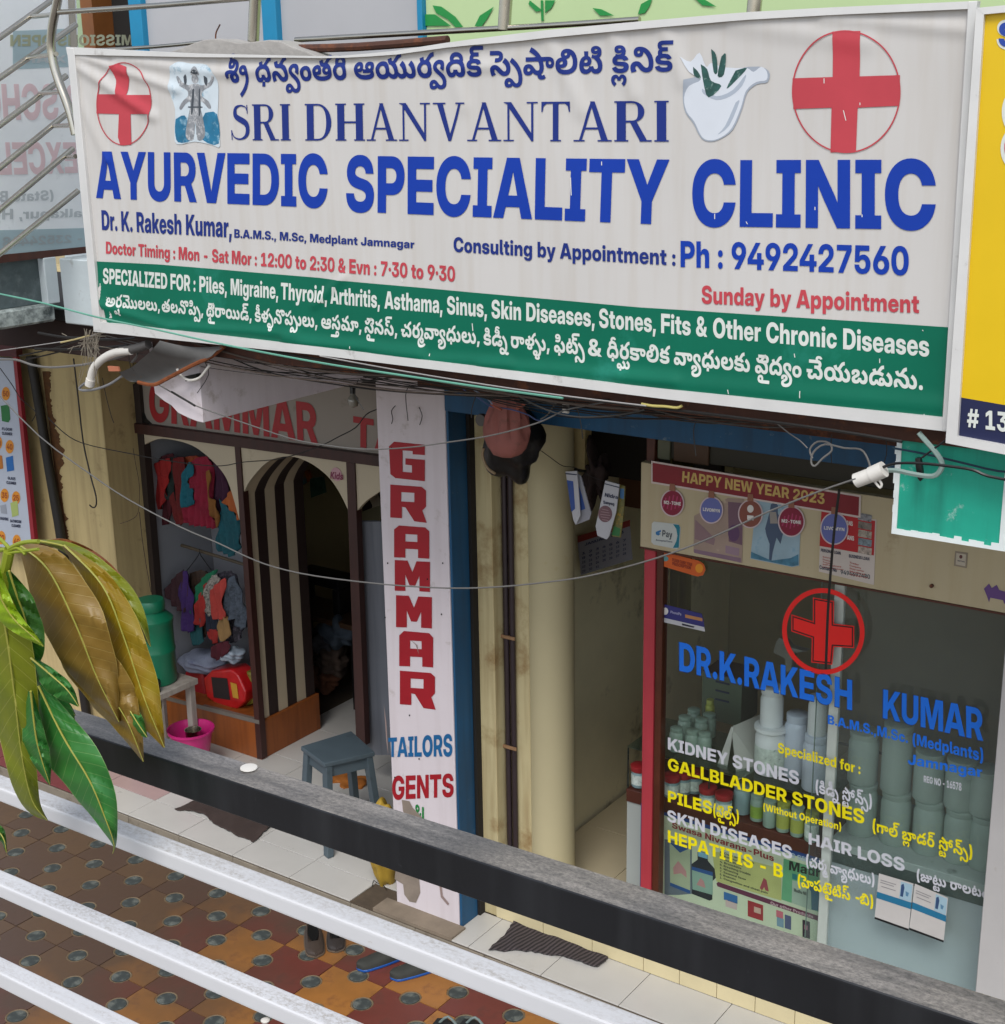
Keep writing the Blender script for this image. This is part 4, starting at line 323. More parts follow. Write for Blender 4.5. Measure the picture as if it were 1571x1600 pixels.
161:[358,71,353,-4,-26,0,-40,6,-30,14,-15,11,21,0,-16,-11,-36,-14,-46,-6,-29,0,-38,0,-50,12,-22,20,0,23,18,17,44,15,37,7,20,4,24,8,1,6,0,3,-4,5,-12,3,-9,0,-16,0,-14,-7,0,-8,4,-6,3,-1,-81,-12,-6,6,-8,14,1,7,0,11,26,17,56,11,82,0,50,-11,22,-19,0,-21,-16,-17,-42,-15,-41,-8,-22,-4,-16,-7,0,-9,14,-5,19,0,22,0,24,9,12,12,3,6,87,0,2,-10,14,-12,22,-4,15,0,22,0,20,12,1,10,0,13,-24,22,-42,18,-23,8,49,27,40,-10,60,-24,34,-30,0,-41,-28,-29,-58,-16,31,609,53,-26,0,-38,8,-20,13,-10,15,1,7,0,12,16,17,9,6,71,-3,-12,-6,-16,-12,1,-9,0,-7,16,-9,30,0,16,7,0,15,-26,7,-23,0,-315,0,1,37,265,0,36,0,48,-2,34,-6,32,-11,18,-19,1,-13,0,-21,-52,-26],
129:[192,13,20,93,38,36,78,22,114,0,76,-21,38,-35,1,-24,0,-21,-36,-34,-78,-20,-116,0,-78,20,-36,34,13,113,75,0,-17,40,-22,41,0,26,0,36,10,18,17,0,22,-18,18,-34,11,-54,0,-36,-10,-18,-18,43,77,158,0,10,18,16,19,6,1,-6,-20,7,-22,19,0,20,16,14,24,9,26,5,42,3,31,0,175,0,1,-35,-185,0,-12,0,-14,-1,-10,-2,-6,-4,0,-6,6,-5,8,-2,14,-1,15,0,87,0,1,-34,-85,0,-12,0,-14,-1,-3,-2,-8,-3,0,-7,4,-4,8,-2,10,-1,11,0,21,0,1,-35,-27,0,-30,0,-48,8,-28,19],
247:[312,68,357,-4,-28,0,-42,6,-30,14,-15,11,21,0,-16,-11,-36,-14,-44,-6,-29,0,-40,0,-50,12,-22,20,0,23,18,17,44,15,37,7,20,4,24,8,1,6,0,3,-4,5,-12,3,-9,0,-16,0,-14,-7,0,-8,4,-6,3,-1,-81,-12,-6,6,-8,14,1,7,0,11,26,17,56,11,82,0,50,-11,22,-19,0,-21,-16,-17,-42,-15,-41,-8,-22,-4,-16,-7,0,-9,14,-5,19,0,22,0,24,9,12,12,3,6,87,0,4,-16,26,-10,38,0,18,9,1,7,0,4,-4,7,-1,3,89,5,4,-4,8,-15,1,-8,0,-13,-24,-22,-52,-13,29,443,111,0,-18,-56,-23,-55,0,-34,0,-54,9,-36,16,-11,9,23,30,18,-14,50,-17,39,0,12,0,16,2,6,3,1,2,0,5,-14,3,-13,0,-10,0,-14,-1,-7,-1,-7,31,12,2,28,2,17,0,28,0,44,-9,26,-17,29,617,111,0,-18,-56,-23,-55,0,-34,0,-54,9,-36,16,-11,9,23,30,18,-14,52,-17,37,0,14,0,14,2,6,3,1,2,0,5,-14,3,-15,0,-6,0,-16,-1,-5,-1,-9,31,12,2,28,2,17,0,28,0,44,-9,26,-17],
33:[258,73,367,-4,-26,0,-38,6,-30,14,-15,11,19,0,-16,-11,-36,-14,-44,-6,-29,0,-34,0,-50,12,-30,20,-14,28,1,14,0,19,22,29,38,22,54,11,68,0,46,-13,24,-20,1,-12,0,-15,-26,-20,-48,-9,-35,0,-22,0,-38,6,-28,10,-7,4,21,30,8,-5,20,-9,24,-6,15,0,18,0,22,7,1,7,0,5,-14,8,-26,0,-26,-7,-16,-20,1,-19,1,-4,0,-12,12,-15,24,-7,19,0,22,0,24,9,12,12,3,5,85,0,4,-9,14,-12,22,-4,15,0,22,0,18,12,1,10,0,13,-22,20,-38,16,-23,8,51,36,36,-9,58,-27,34,-33,0,-41,-30,-29,-56,-16,4,205,189,-3,-43,-75,0,-5,43],
289:[346,54,329,-4,-28,0,-46,8,-46,19,-29,18,-18,10,-20,8,-22,0,-16,-7,1,-7,0,-9,18,-7,26,0,28,12,7,15,57,-28,-12,-8,-28,-15,-40,-9,-33,0,-38,0,-46,14,-22,22,1,12,0,15,28,22,50,12,33,0,26,0,40,-6,38,-15,23,-13,18,-9,24,-11,22,-3,13,0,16,0,20,10,0,24,-24,21,-38,16,-23,8,53,36,10,-3,20,-7,9,-3,7,-7,24,-9,38,-20,20,-25,1,-16,0,-19,-28,-29,-56,-17,31,585,53,-26,0,-38,8,-20,13,-10,15,1,7,0,11,16,18,11,6,69,-3,-12,-6,-16,-12,1,-9,0,-7,16,-9,30,0,16,7,0,15,-26,7,-21,0,-243,0,5,37,187,0,36,0,48,-2,34,-6,32,-11,18,-19,1,-13,0,-21,-52,-26,28,287,164,0,-11,-16,-19,-13,-5,-18,-7,-42,-6,-35,0,-43,0,1,35,41,0,16,0,16,2,7,2,2,2,4,3,0,7,-4,4,-8,4,-16,1,-17,0,-161,0,1,37,157,0,42,0,48,-6,19,-7,14,-6,16,-17],
197:[260,102,353,-4,-24,0,-40,6,-32,14,-15,11,21,0,-16,-11,-36,-14,-46,-6,-29,0,-38,0,-50,12,-22,20,0,23,18,17,44,15,37,7,20,4,24,8,1,6,0,3,-4,5,-12,3,-9,0,-16,0,-14,-7,0,-8,4,-6,3,-1,-81,-12,-6,6,-8,14,1,7,0,11,26,17,56,11,82,0,50,-12,22,-19,0,-20,-16,-17,-42,-15,-41,-8,-22,-4,-16,-7,0,-9,14,-5,19,0,22,0,24,9,12,12,3,6,87,0,2,-10,16,-12,22,-4,15,0,20,0,26,8,14,19,1,14,0,18,-16,31,-32,26,-44,19,-29,5,-6,1,-14,2,-12,1,-14,1,-7,0,-16,0,-16,-6,0,-11,12,-5,24,0,14,5,1,5,0,9,-18,11,-9,4,73,6,10,-6,12,-16,1,-9,0,-20,-48,-20,-43,0,-30,0,-42,11,-24,19,0,24,26,20,52,13,41,0,62,0,94,-23,64,-39,34,-49,0,-52,-36,-36,-64,-20]}
TELD = {'title':[(242,0,0),(497,195,0),(41,423,0),(42,658,0),(501,892,0),(6,1040,0),(38,1207,0),(201,1478,0),(10,1755,0),(48,2030,0),(63,2434,0),(49,2540,0),(501,2732,0),(192,2887,0),(103,3122,0),(288,3390,0),(491,3614,0),(171,3750,0),(203,4098,0),(185,4338,0),(175,4680,0),(499,4846,0),(194,4863,0),(103,5104,0)],
'd1':[(9,0,0),(49,281,0),(503,458,0),(387,473,0),(51,923,0),(51,1158,0),(63,1394,0),(624,1500,0)],
'd2':[(38,0,0),(51,271,0),(382,507,0),(195,812,0),(491,1037,0),(624,1174,0)],
'd3':[(39,0,0),(69,235,0),(165,235,0),(200,542,0),(115,946,0),(624,1193,0)],
'd4':[(211,0,0),(52,183,0),(500,401,0),(382,538,0),(43,843,0),(491,1068,0),(63,1205,0),(51,1311,0),(63,1546,0),(624,1652,0)],
'd5':[(10,0,0),(57,274,0),(486,474,0),(163,512,0),(624,964,0)],
'd6':[(57,0,0),(69,237,0),(42,237,0),(136,474,0),(624,712,0)],
'd7':[(28,0,0),(49,258,0),(495,439,0),(169,527,0),(496,876,0),(41,1030,0),(63,1266,0),(51,1372,0),(63,1607,0),(624,1713,0)],
'd8':[(175,0,0),(223,183,0),(490,420,0)],
'd9':[(165,0,0),(52,310,0),(500,528,0),(63,664,0),(624,770,0)],
'd10':[(196,0,0),(113,238,0),(504,482,0)],
'd11':[(229,0,0),(49,235,0),(474,431,0),(139,427,0),(203,722,0),(23,962,0)],
'd12':[(169,0,0),(496,349,0),(41,503,0),(63,739,0),(51,844,0),(23,1080,0),(63,1263,0)],
'd13':[(54,0,0),(69,238,0),(40,238,0),(496,471,0),(6,619,0)],
'd14':[(296,0,0),(48,258,0),(45,662,0),(35,912,0),(63,1160,0),(42,1265,0),(63,1502,0),(626,1608,0)],
'g1':[('(',0,0),(175,114,0),(223,297,0),(490,534,0),(432,735,0),(481,926,0),(122,1077,0),(504,1300,0),(')',1436,0)],
'g2':[('(',0,0),(141,114,0),(131,418,0),(161,739,0),(499,939,0),(35,1097,0),(129,1345,0),(432,1622,0),(481,1813,0),(122,1964,0),(504,2186,0),(')',2323,0)],
'g3':[('(',0,0),(43,114,0),(69,352,0),(131,352,0),(504,582,0),(')',718,0)],
'g4':[('(',0,0),(28,114,0),(49,372,0),(495,553,0),(169,726,0),(496,1075,0),(41,1230,0),(63,1465,0),(51,1570,0),(63,1806,0),(')',1912,0)],
'g5':[('(',0,0),(247,114,0),(33,426,0),(481,628,0),(63,684,0),(165,874,0),(51,1181,0),(33,1417,0),(6,1674,0),(')',1842,0)],
'g6':[('(',0,0),(289,114,0),(43,451,0),(33,689,0),(69,947,0),(185,947,0),(136,1204,0),('-',1527,0),(197,1677,0),(')',1937,0)]}
LATIN = '()-' + 'ABCDEFGHIJKLMNOPRSTUVWXYZ' + 'abcdefghiklmnoprstuvwyz' + '0123456789' + '.,:&#·'
QU = 10 / 3
def unpack(d):
    """advance, then per outline: point count and (dx*2+on_curve, dy) steps"""
    out = [d[0] * QU]; i = 1
    while i < len(d):
        n = d[i]; i += 1; x = y = 0; c = []
        for _ in range(n): x += d[i] >> 1; y += d[i + 1]; c += [x * QU, y * QU, d[i] & 1]; i += 2
        out.append(c)
    return out
GLY = {ch: unpack(GLAT[i]) for i, ch in enumerate(LATIN)}; GLY.update({k: unpack(d) for k, d in GTEL.items()}); TEL = TELD
def flatten(c, n=4):
    Pt = [(c[i], c[i + 1], c[i + 2]) for i in range(0, len(c), 3)]; m = len(Pt); Q = []
    for i in range(m):
        a, b = Pt[i], Pt[(i + 1) % m]; Q.append(a)
        if not a[2] and not b[2]: Q.append(((a[0] + b[0]) / 2, (a[1] + b[1]) / 2, 1))
    k = next(i for i, q in enumerate(Q) if q[2]); Q = Q[k:] + Q[:k + 1]; out = []; i = 0
    while i < len(Q) - 1:
        if Q[i + 1][2]: out.append(Q[i][:2]); i += 1
        else:
            a, b, d = Q[i], Q[i + 1], Q[i + 2]
            for j in range(n):
                t = j / n; out.append(((1 - t) ** 2 * a[0] + 2 * t * (1 - t) * b[0] + t * t * d[0], (1 - t) ** 2 * a[1] + 2 * t * (1 - t) * b[1] + t * t * d[1]))
            i += 2
    o2 = []
    for p in out:
        if not o2 or abs(p[0] - o2[-1][0]) + abs(p[1] - o2[-1][1]) > .8: o2.append(p)
    if len(o2) > 2 and abs(o2[0][0] - o2[-1][0]) + abs(o2[0][1] - o2[-1][1]) <= .8: o2.pop()
    return o2
def tris(contours):
    """non-zero winding fill of closed contours -> (verts, triangles)"""
    vs = []; es = []
    for c in contours:
        k = len(vs); n = len(c); vs += [Vector(p) for p in c]; es += [(k + i, k + (i + 1) % n) for i in range(n)]
    v2, _, f2, _, _, _ = delaunay_2d_cdt(vs, es, [], 0, 1e-4)
    out = []
    for f in f2:
        x = sum(v2[i].x for i in f) / len(f); y = sum(v2[i].y for i in f) / len(f); w = 0
        for c in contours:
            for i in range(len(c)):
                x0, y0 = c[i]; x1, y1 = c[(i + 1) % len(c)]
                if (y0 <= y) != (y1 <= y):
                    if x0 + (y - y0) * (x1 - x0) / (y1 - y0) > x: w += 1 if y1 > y0 else -1
        if w: out.append(tuple(f))
    return [(p.x, p.y) for p in v2], out
_gc = {}
def glyph(key):
    if key not in _gc:
        g = GLY[key]; cs = [flatten(c) for c in g[1:]]; cs = [c for c in cs if len(c) > 2]
        _gc[key] = (g[0], *(tris(cs) if cs else ([], [])))
    return _gc[key]
def lay(s, track=0):
    """string (or '@name' of a shaped Telugu line) -> list of (verts, tris) in font units"""
    out = []
    if s[0] == '@':
        for key, x, y in TEL[s[1:]]:
            _, v, f = glyph(key); out.append(([(a + x * QU, b + y * QU) for a, b in v], f))
        return out
    x = 0
    for ch in s:
        if ch == ' ': x += 260 + track; continue
        if ch == '~': x += 90; continue
        a, v, f = glyph(ch); out.append(([(p + x, q) for p, q in v], f)); x += a + track
    return out
def SERIF():
    H = 700
    def rect(x0, x1, y0, y1): return [(x0, y0), (x1, y0), (x1, y1), (x0, y1)]
    def stem(x, w, t=26, s=42): return [rect(x, x + w, 0, H), rect(x - s, x + w + s, 0, t), rect(x - s, x + w + s, H - t, H)]
    def arc(cx, cy, rx, ry, a0, a1, w0, w1, n=16):
        o = []; i = []
        for k in range(n + 1):
            a = math.radians(a0 + (a1 - a0) * k / n); th = abs(math.cos(a)); w = w0 + (w1 - w0) * th
            o.append((cx + rx * math.cos(a), cy + ry * math.sin(a))); i.append((cx + (rx - w) * math.cos(a), cy + (ry - w0) * math.sin(a)))
        return o + i[::-1]
    W_ = 160
    d = {}
    d['I'] = (250, stem(73, W_))
    d['H'] = (700, stem(73, W_) + stem(73 + 420, W_) + [rect(150, 520, 330, 366)])
    d['T'] = (590, [rect(243, 347, 0, H), rect(195, 395, 0, 26), rect(30, 560, H - 36, H), [(30, H), (30, 520), (52, 520), (72, 620), (130, H - 30), (130, H)], [(560, H), (460, H), (460, H - 30), (518, 620), (538, 520), (560, 520)]])
    d['D'] = (690, stem(73, W_) + [rect(120, 330, 0, 34), rect(120, 330, H - 34, H), arc(320, 350, 320, 350, -90, 90, 34, 118)])
    d['R'] = (680, stem(73, W_) + [rect(120, 350, H - 34, H), rect(120, 350, 330, 364), arc(340, 515, 215, 185, -90, 90, 34, 112), [(300, 345), (420, 345), (610, 0), (480, 0)], rect(470, 680, 0, 26)])
    d['A'] = (700, [[(330, H), (380, H), (160, 0), (110, 0)], [(315, H), (395, H), (640, 0), (520, 0)], rect(185, 500, 210, 246), rect(20, 220, 0, 26), rect(450, 700, 0, 26)])
    d['V'] = (690, [[(100, H), (220, H), (400, 60), (340, 0)], [(560, H), (610, H), (395, 0), (335, 0)], rect(20, 280, H - 26, H), rect(490, 680, H - 26, H)])
    d['N'] = (720, [rect(110, 150, 0, H - 40), rect(570, 612, 0, H), [(40, H), (185, H), (612, 90), (612, 0), (575, 0), (110, 640), (110, 660), (40, H - 10)], rect(30, 235, 0, 26), rect(485, 695, H - 26, H)])
    def sS():
        cl = [(455, 560), (420, 640), (340, 672), (270, 674), (180, 640), (150, 560), (165, 480), (240, 425), (330, 385), (420, 330), (460, 250), (455, 150), (400, 70), (300, 28), (200, 32), (110, 80), (70, 170)]
        wd = [10, 20, 30, 34, 60, 84, 98, 112, 116, 112, 98, 90, 64, 34, 30, 20, 12]
        L_ = []; Rr = []
        q = []
        for i in range(len(cl) - 1):
            for k in range(4):
                t = k / 4; p0 = cl[max(i - 1, 0)]; p1 = cl[i]; p2 = cl[i + 1]; p3 = cl[min(i + 2, len(cl) - 1)]
                f = lambda a: .5 * (2 * p1[a] + (p2[a] - p0[a]) * t + (2 * p0[a] - 5 * p1[a] + 4 * p2[a] - p3[a]) * t * t + (3 * p1[a] - p0[a] - 3 * p2[a] + p3[a]) * t ** 3)
                q.append((f(0), f(1), wd[i] + (wd[i + 1] - wd[i]) * t))
        q.append((*cl[-1], wd[-1]))
        for i, (x, y, w) in enumerate(q):
            a = q[max(i - 1, 0)]; b = q[min(i + 1, len(q) - 1)]; dx, dy = b[0] - a[0], b[1] - a[1]; n = math.hypot(dx, dy) or 1
            L_.append((x - dy / n * w / 2, y + dx / n * w / 2)); Rr.append((x + dy / n * w / 2, y - dx / n * w / 2))
        return [L_ + Rr[::-1], [(440, 690), (462, 690), (470, 520), (450, 520)], [(60, 10), (82, 10), (72, 200), (50, 200)]]
    d['S'] = (540, sS())
    return d
BLOCK = {  # squared block capitals painted on the tailor's pillar, 0..100 wide, 0..100 high
 'G': [[(14, 100), (100, 92), (100, 66), (66, 68), (66, 76), (38, 78), (38, 24), (64, 22), (64, 40), (46, 42), (46, 58), (100, 54), (100, 0), (18, 8), (4, 18), (0, 88)]],
 'R': [[(0, 100), (86, 94), (98, 84), (98, 42), (88, 32), (100, 0), (66, 4), (42, 40), (32, 42), (32, 12), (0, 14)], [(30, 80), (30, 56), (66, 54), (66, 78)]],
 'A': [[(0, 4), (0, 88), (14, 100), (88, 94), (100, 82), (100, 0), (68, 2), (68, 28), (32, 30), (32, 3)], [(32, 74), (32, 52), (66, 50), (66, 72)]],
 'M': [[(0, 4), (0, 100), (36, 98), (50, 62), (62, 96), (100, 94), (100, 0), (70, 2), (70, 50), (58, 20), (42, 21), (30, 54), (30, 3)]],
}
def ccw(c):
    a = sum(c[i][0] * c[(i + 1) % len(c)][1] - c[(i + 1) % len(c)][0] * c[i][1] for i in range(len(c)))
    return c if a > 0 else c[::-1]
_sf = {k: (w, *tris([ccw(c) for c in cs])) for k, (w, cs) in SERIF().items()}
def lay_serif(s, track=14):
    x = 0; out = []
    for ch in s:
        if ch == ' ': x += 330; continue
        a, v, f = _sf[ch]; out.append(([(p + x, q) for p, q in v], f)); x += a + track
    return out
def put(mb, items, bl, br, tl, tr, ax=1, v=0.0, cap=727.0, off=None, surf=None):
    """spread laid-out glyphs over the patch whose corners are photo points on plane ax=v"""
    A, B, C_, D = P(*bl, ax, v), P(*br, ax, v), P(*tl, ax, v), P(*tr, ax, v)
    xs = [p[0] for it in items for p in it[0]]; x0, x1 = min(xs), max(xs)
    for vs, fs in items:
        o = []
        for gx, gy in vs:
            u = (gx - x0) / (x1 - x0); t = gy / cap
            o.append(A * (1 - u) * (1 - t) + B * u * (1 - t) + C_ * (1 - u) * t + D * u * t)
        mb.add(o, fs)
def T(s, bl, br, tl, tr, m, parent=None, ax=1, v=0.0, cap=727.0, name='lettering', mb=None, track=0):
    k = mb or MB(); put(k, lay(s, track), bl, br, tl, tr, ax, v, cap)
    if mb is None: return k.build(name, m, parent, solid=1)
def TL(s, x0, y0, x1, y1, h0, h1, m, parent=None, ax=1, v=0.0, cap=727.0, mb=None, track=0, name='lettering', lean=0.0):
    """text between baseline ends (x0,y0)-(x1,y1) with cap heights h0, h1 in photo pixels"""
    return T(s, (x0, y0), (x1, y1), (x0 - lean * h0, y0 - h0), (x1 - lean * h1, y1 - h1), m, parent, ax, v, cap, name, mb, track)
def patch(mb, pts, ax=1, v=0.0, th=.0008):
    """flat printed piece: outline in photo pixels on plane ax=v, with a little thickness"""
    q = pq(pts, ax, v); d = Vector((0, 0, 0)); d[ax] = th; c = [tuple(a) for a in pts]
    vs, fs = tris([ccw(c)]); mb.add([P(x, y, ax, v) for x, y in vs], fs)
def PT(name, pts, m, parent=None, ax=1, v=0.0, label=None):
    k = MB(); patch(k, pts, ax, v); return k.build(name, m, parent, label=label, solid=1)
def ell(cx, cy, rx, ry, n=32, a0=0, a1=360): return [(cx + rx * math.cos(math.radians(a0 + (a1 - a0) * i / n)), cy + ry * math.sin(math.radians(a0 + (a1 - a0) * i / n))) for i in range(n)]
def ring(mb, cx, cy, rx, ry, w, ax, v, n=40, sk=0.0):
    o = []
    for i in range(n):
        a = 2 * math.pi * i / n
        for q in (0, 1): x = (rx - w * q) * math.cos(a); o.append(P(cx + x, cy + (ry - w * q) * math.sin(a) + sk * x, ax, v))
    mb.add(o, [(2 * i, 2 * i + 1, (2 * i + 3) % (2 * n), (2 * i + 2) % (2 * n)) for i in range(n)])
def wire(name, pts, r, m, label, cat='cable', y=-1.3, group=None, n=6, ys=None):
    k = MB(); k.tube([P(a, b, 1, (ys[i] if ys else y)) for i, (a, b) in enumerate(pts)], r, n)
    o = k.build(name, m, smooth=True); tag(o, label, cat, group); return o
def arc_px(pts, n=6):
    o = []
    for i in range(len(pts) - 1):
        p0 = pts[max(i - 1, 0)]; p1 = pts[i]; p2 = pts[i + 1]; p3 = pts[min(i + 2, len(pts) - 1)]
        for k_ in range(n):
            t = k_ / n; o.append(tuple(.5 * (2 * p1[a] + (p2[a] - p0[a]) * t + (2 * p0[a] - 5 * p1[a] + 4 * p2[a] - p3[a]) * t * t + (3 * p1[a] - p0[a] - 3 * p2[a] + p3[a]) * t ** 3) for a in (0, 1)))
    return o + [pts[-1]]
def rnd(pts, n=4): return arc_px(list(pts) + [pts[0]], n)[:-1]
# ------------------------------------------------------------------ materials
M_cream = mat('cream_wall', '#b9a676', .8, .12, 1.6, .25, 30, dirt=('#5d4a2b', .22, 3.0), streak=('#6a5230', .35), bdist=.004)
M_creamL = mat('cream_wall_light', '#bfb288', .75, .10, 1.5, .2, 26, dirt=('#7d5a28', .34, 2.6), streak=('#7d5a2b', .5), bdist=.004)
M_lilac = mat('lilac_paint', '#cfc6c9', .75, .06, 1.2, .25, 24, dirt=('#978a7d', .2, 6.0), streak=('#b5a9a8', .3), bdist=.003)
M_blue = mat('blue_paint', '#0f4c72', .55, .2, 3, .3, 25, dirt=('#7d8a88', .1, 14.0), streak=('#0a2c44', .4))
M_dark = mat('dark_void', '#14110e', .9, .3, 3, .1)
M_wood = mat('brown_wood', '#4a2418', .5, .2, 7, .2, 60, streak=('#2a120b', .6))
M_alu = mat('aluminium', '#d6d5d2', .45, .08, 4, .08, 90, metal=.2, dirt=('#7d756b', .12, 6.0))
M_steel = mat('stainless_steel', '#b9b4a8', .22, .1, 5, .03, 60, metal=1.0)
M_grout = mat('grout', '#4f4335', .9, .3, 12, .3)
M_rust = mat('rusty_steel', '#4a2c20', .8, .35, 9, .4, 50, dirt=('#7a4423', .35, 12))
M_conc = mat('weathered_concrete', '#b3bcb8', .85, .25, 4, .5, 35, dirt=('#3a4343', .55, 9.0), bdist=.006)
M_wpaint = mat('old_white_paint', '#c3cdd0', .8, .12, 3, .3, 30, dirt=('#6d6558', .3, 6.0), bdist=.004)
M_black = mat('black_plastic', '#121212', .35, .2, 6, .1)
M_white = mat('white_plastic', '#cfcbc3', .5, .08, 6, .08)
WHITE, INK, RED, BLUEINK = flat('#d6d2cc', .5), flat('#16213f', .6), flat('#a8172a', .5), flat('#1c3f97', .5)
# ------------------------------------------------------------------ ground and tiles
k = MB(); k.add([(-60, -60, -.05), (60, -60, -.05), (60, 60, -.05), (-60, 60, -.05)], [(0, 1, 2, 3)])
g = k.build('ground', mat('street_ground', '#77706a', .9, .2, .8, .4, 20)); tag(g, kind='structure')
k = MB(); k.box(-9.2, .6, -2.62, -.13, -.04, -.006)
court = k.build('forecourt', M_grout); tag(court, kind='structure')
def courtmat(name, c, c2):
    """glazed cement tile: worn colour, brown-grey grime and painted-in shade over the left part of the yard"""
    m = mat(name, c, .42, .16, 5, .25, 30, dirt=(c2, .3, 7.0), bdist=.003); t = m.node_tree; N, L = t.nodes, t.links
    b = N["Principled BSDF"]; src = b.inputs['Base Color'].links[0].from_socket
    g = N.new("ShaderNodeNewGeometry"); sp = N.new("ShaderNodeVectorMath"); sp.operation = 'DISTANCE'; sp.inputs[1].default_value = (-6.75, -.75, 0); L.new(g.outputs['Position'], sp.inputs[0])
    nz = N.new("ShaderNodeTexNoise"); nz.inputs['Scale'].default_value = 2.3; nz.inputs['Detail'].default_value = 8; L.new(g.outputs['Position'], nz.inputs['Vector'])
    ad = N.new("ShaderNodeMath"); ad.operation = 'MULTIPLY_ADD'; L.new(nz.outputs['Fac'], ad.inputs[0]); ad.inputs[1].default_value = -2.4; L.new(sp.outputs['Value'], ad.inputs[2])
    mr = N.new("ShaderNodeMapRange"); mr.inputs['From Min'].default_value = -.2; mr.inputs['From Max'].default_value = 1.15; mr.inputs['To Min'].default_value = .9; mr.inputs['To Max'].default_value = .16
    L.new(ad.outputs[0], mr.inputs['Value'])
    q = N.new("ShaderNodeMix"); q.data_type = 'RGBA'; L.new(mr.outputs[0], q.inputs[0]); L.new(src, q.inputs[6]); q.inputs[7].default_value = hx('#4a3d33'); L.new(q.outputs[2], b.inputs['Base Color'])  # brown-grey mix carries grime plus shade painted over the yard's left
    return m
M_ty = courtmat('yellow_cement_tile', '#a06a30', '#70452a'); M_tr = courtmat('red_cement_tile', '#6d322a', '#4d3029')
M_disc = mat('dark_glazed_disc', '#3a403e', .8, .35, 14, .2, 40, dirt=('#6d7068', .4, 14)); M_rim = mat('disc_rim', '#6d5d46', .6, .2, 12, .2)
PT_ = .355; X0 = -4.703; Y0_ = -.492
def seen(p, mgn=60):
    x, y = proj(p); return -mgn < x < CW + mgn and -mgn < y < CH + mgn
def notched(w):
    h = w / 2; r = .062; pts = []
    for k_ in range(4):
        a = k_ * math.pi / 2; c, s_ = round(math.cos(a)), round(math.sin(a))
        e = [(-h, -h)] + [(r * math.cos(math.radians(180 - q)), -h + r * math.sin(math.radians(180 - q)) * .96) for q in range(0, 181, 36)]
        pts += [(x * c - y * s_, x * s_ + y * c) for x, y in e]
    return pts
def tile_mesh(name, m, w=.352, th=.008):
    q = notched(w); n = len(q); vs = [(x, y, 0) for x, y in q] + [(x * .992, y * .992, th) for x, y in q]
    me = bpy.data.meshes.new(name); me.from_pydata(vs, [], [tuple(range(n, 2 * n))] + [(i, (i + 1) % n, n + (i + 1) % n, n + i) for i in range(n)]); me.materials.append(m); return me
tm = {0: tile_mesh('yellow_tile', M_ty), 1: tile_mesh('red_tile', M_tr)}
kd = MB(); kd.lathe((0, 0, 0), [(.060, 0), (.060, .007), (.056, .008), (.05, .005), (.05, .002)], 18); kd.f = kd.f[:-2]
dm = bpy.data.meshes.new('round_inset'); dm.from_pydata([tuple(p) for p in kd.v], [], kd.f); dm.materials.append(M_rim)
kd2 = MB(); kd2.lathe((0, 0, 0), [(.0, .0085), (.03, .0084), (.047, .0082), (.0495, .0072)], 18)
nv = len(dm.vertices)
dm2 = bpy.data.meshes.new('round_inset'); dm2.from_pydata([tuple(p) for p in kd.v] + [tuple(p) for p in kd2.v], [], kd.f + [tuple(i + nv for i in f) for f in kd2.f[:-2]])
dm2.materials.append(M_rim); dm2.materials.append(M_disc); nf = len(kd.f)
for i, p in enumerate(dm2.polygons): p.material_index = 1 if i >= nf else 0; p.use_smooth = i >= nf
dm = dm2
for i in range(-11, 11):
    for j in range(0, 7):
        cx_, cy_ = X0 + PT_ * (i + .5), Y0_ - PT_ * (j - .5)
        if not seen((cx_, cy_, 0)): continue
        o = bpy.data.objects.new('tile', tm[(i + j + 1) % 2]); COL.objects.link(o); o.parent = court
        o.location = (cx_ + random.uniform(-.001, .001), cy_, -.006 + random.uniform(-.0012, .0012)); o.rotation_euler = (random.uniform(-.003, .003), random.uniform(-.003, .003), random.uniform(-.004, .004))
        for dx, dy in ((PT_ / 2, 0), (0, -PT_ / 2)):
            if j == 0 and dy == 0 or True:
                o = bpy.data.objects.new('round_inset', dm); COL.objects.link(o); o.parent = court; o.location = (cx_ + dx, cy_ + dy, -.0065); o.rotation_euler = (0, 0, random.random() * 6)
# porch slab with white tiles
M_wt = mat('white_floor_tile', '#b9b6b0', .3, .06, 3, .05, 20, dirt=('#8d8577', .12, 2.5)); M_ct = mat('cream_riser_tile', '#cbbd96', .35, .08, 4, .05, 20)
M_pk = mat('pinkish_floor_tile', '#a98f8c', .35, .08, 4, .05, 20); M_bt = mat('beige_floor_tile', '#c4b697', .3, .08, 2, .05, 20, dirt=('#6b5d48', .1, 3))
M_mar = mat('maroon_kerb_paint', '#6d2f33', .6, .15, 5, .2)
k = MB(); k.box(-9.2, -1.0, -.125, 3.2, -.03, .142); porch = k.build('porch_step', M_grout); tag(porch, kind='structure')
def tilebox(x0, x1, y0, y1, z, m, name='tile', gap=.002, th=.008, par=None):
    q = MB(); q.box(x0 + gap, x1 - gap, y0 + gap, y1 - gap, z - th, z + random.uniform(-.0006, .0006)); return q.build(name, m, par or porch, bevel=.0012, seg=1)
yb = [-.129, .101, .566, 1.031, 1.5, 1.965, 2.43]
xs = [-4.89 - .465 * i for i in range(-1, 10)]
for i, x in enumerate(xs[:-1]):
    for j in range(len(yb) - 1):
        if j > 3 and x < -6.6: continue
        if seen((x - .2, yb[j], .15), 150):
            if i == 0 and j == 0: continue
            tilebox(x - .465, x, yb[j], yb[j + 1], .15, M_mar if (x < -7.1 and j == 0) else M_pk if (x < -6.7 and j == 1) else M_wt)
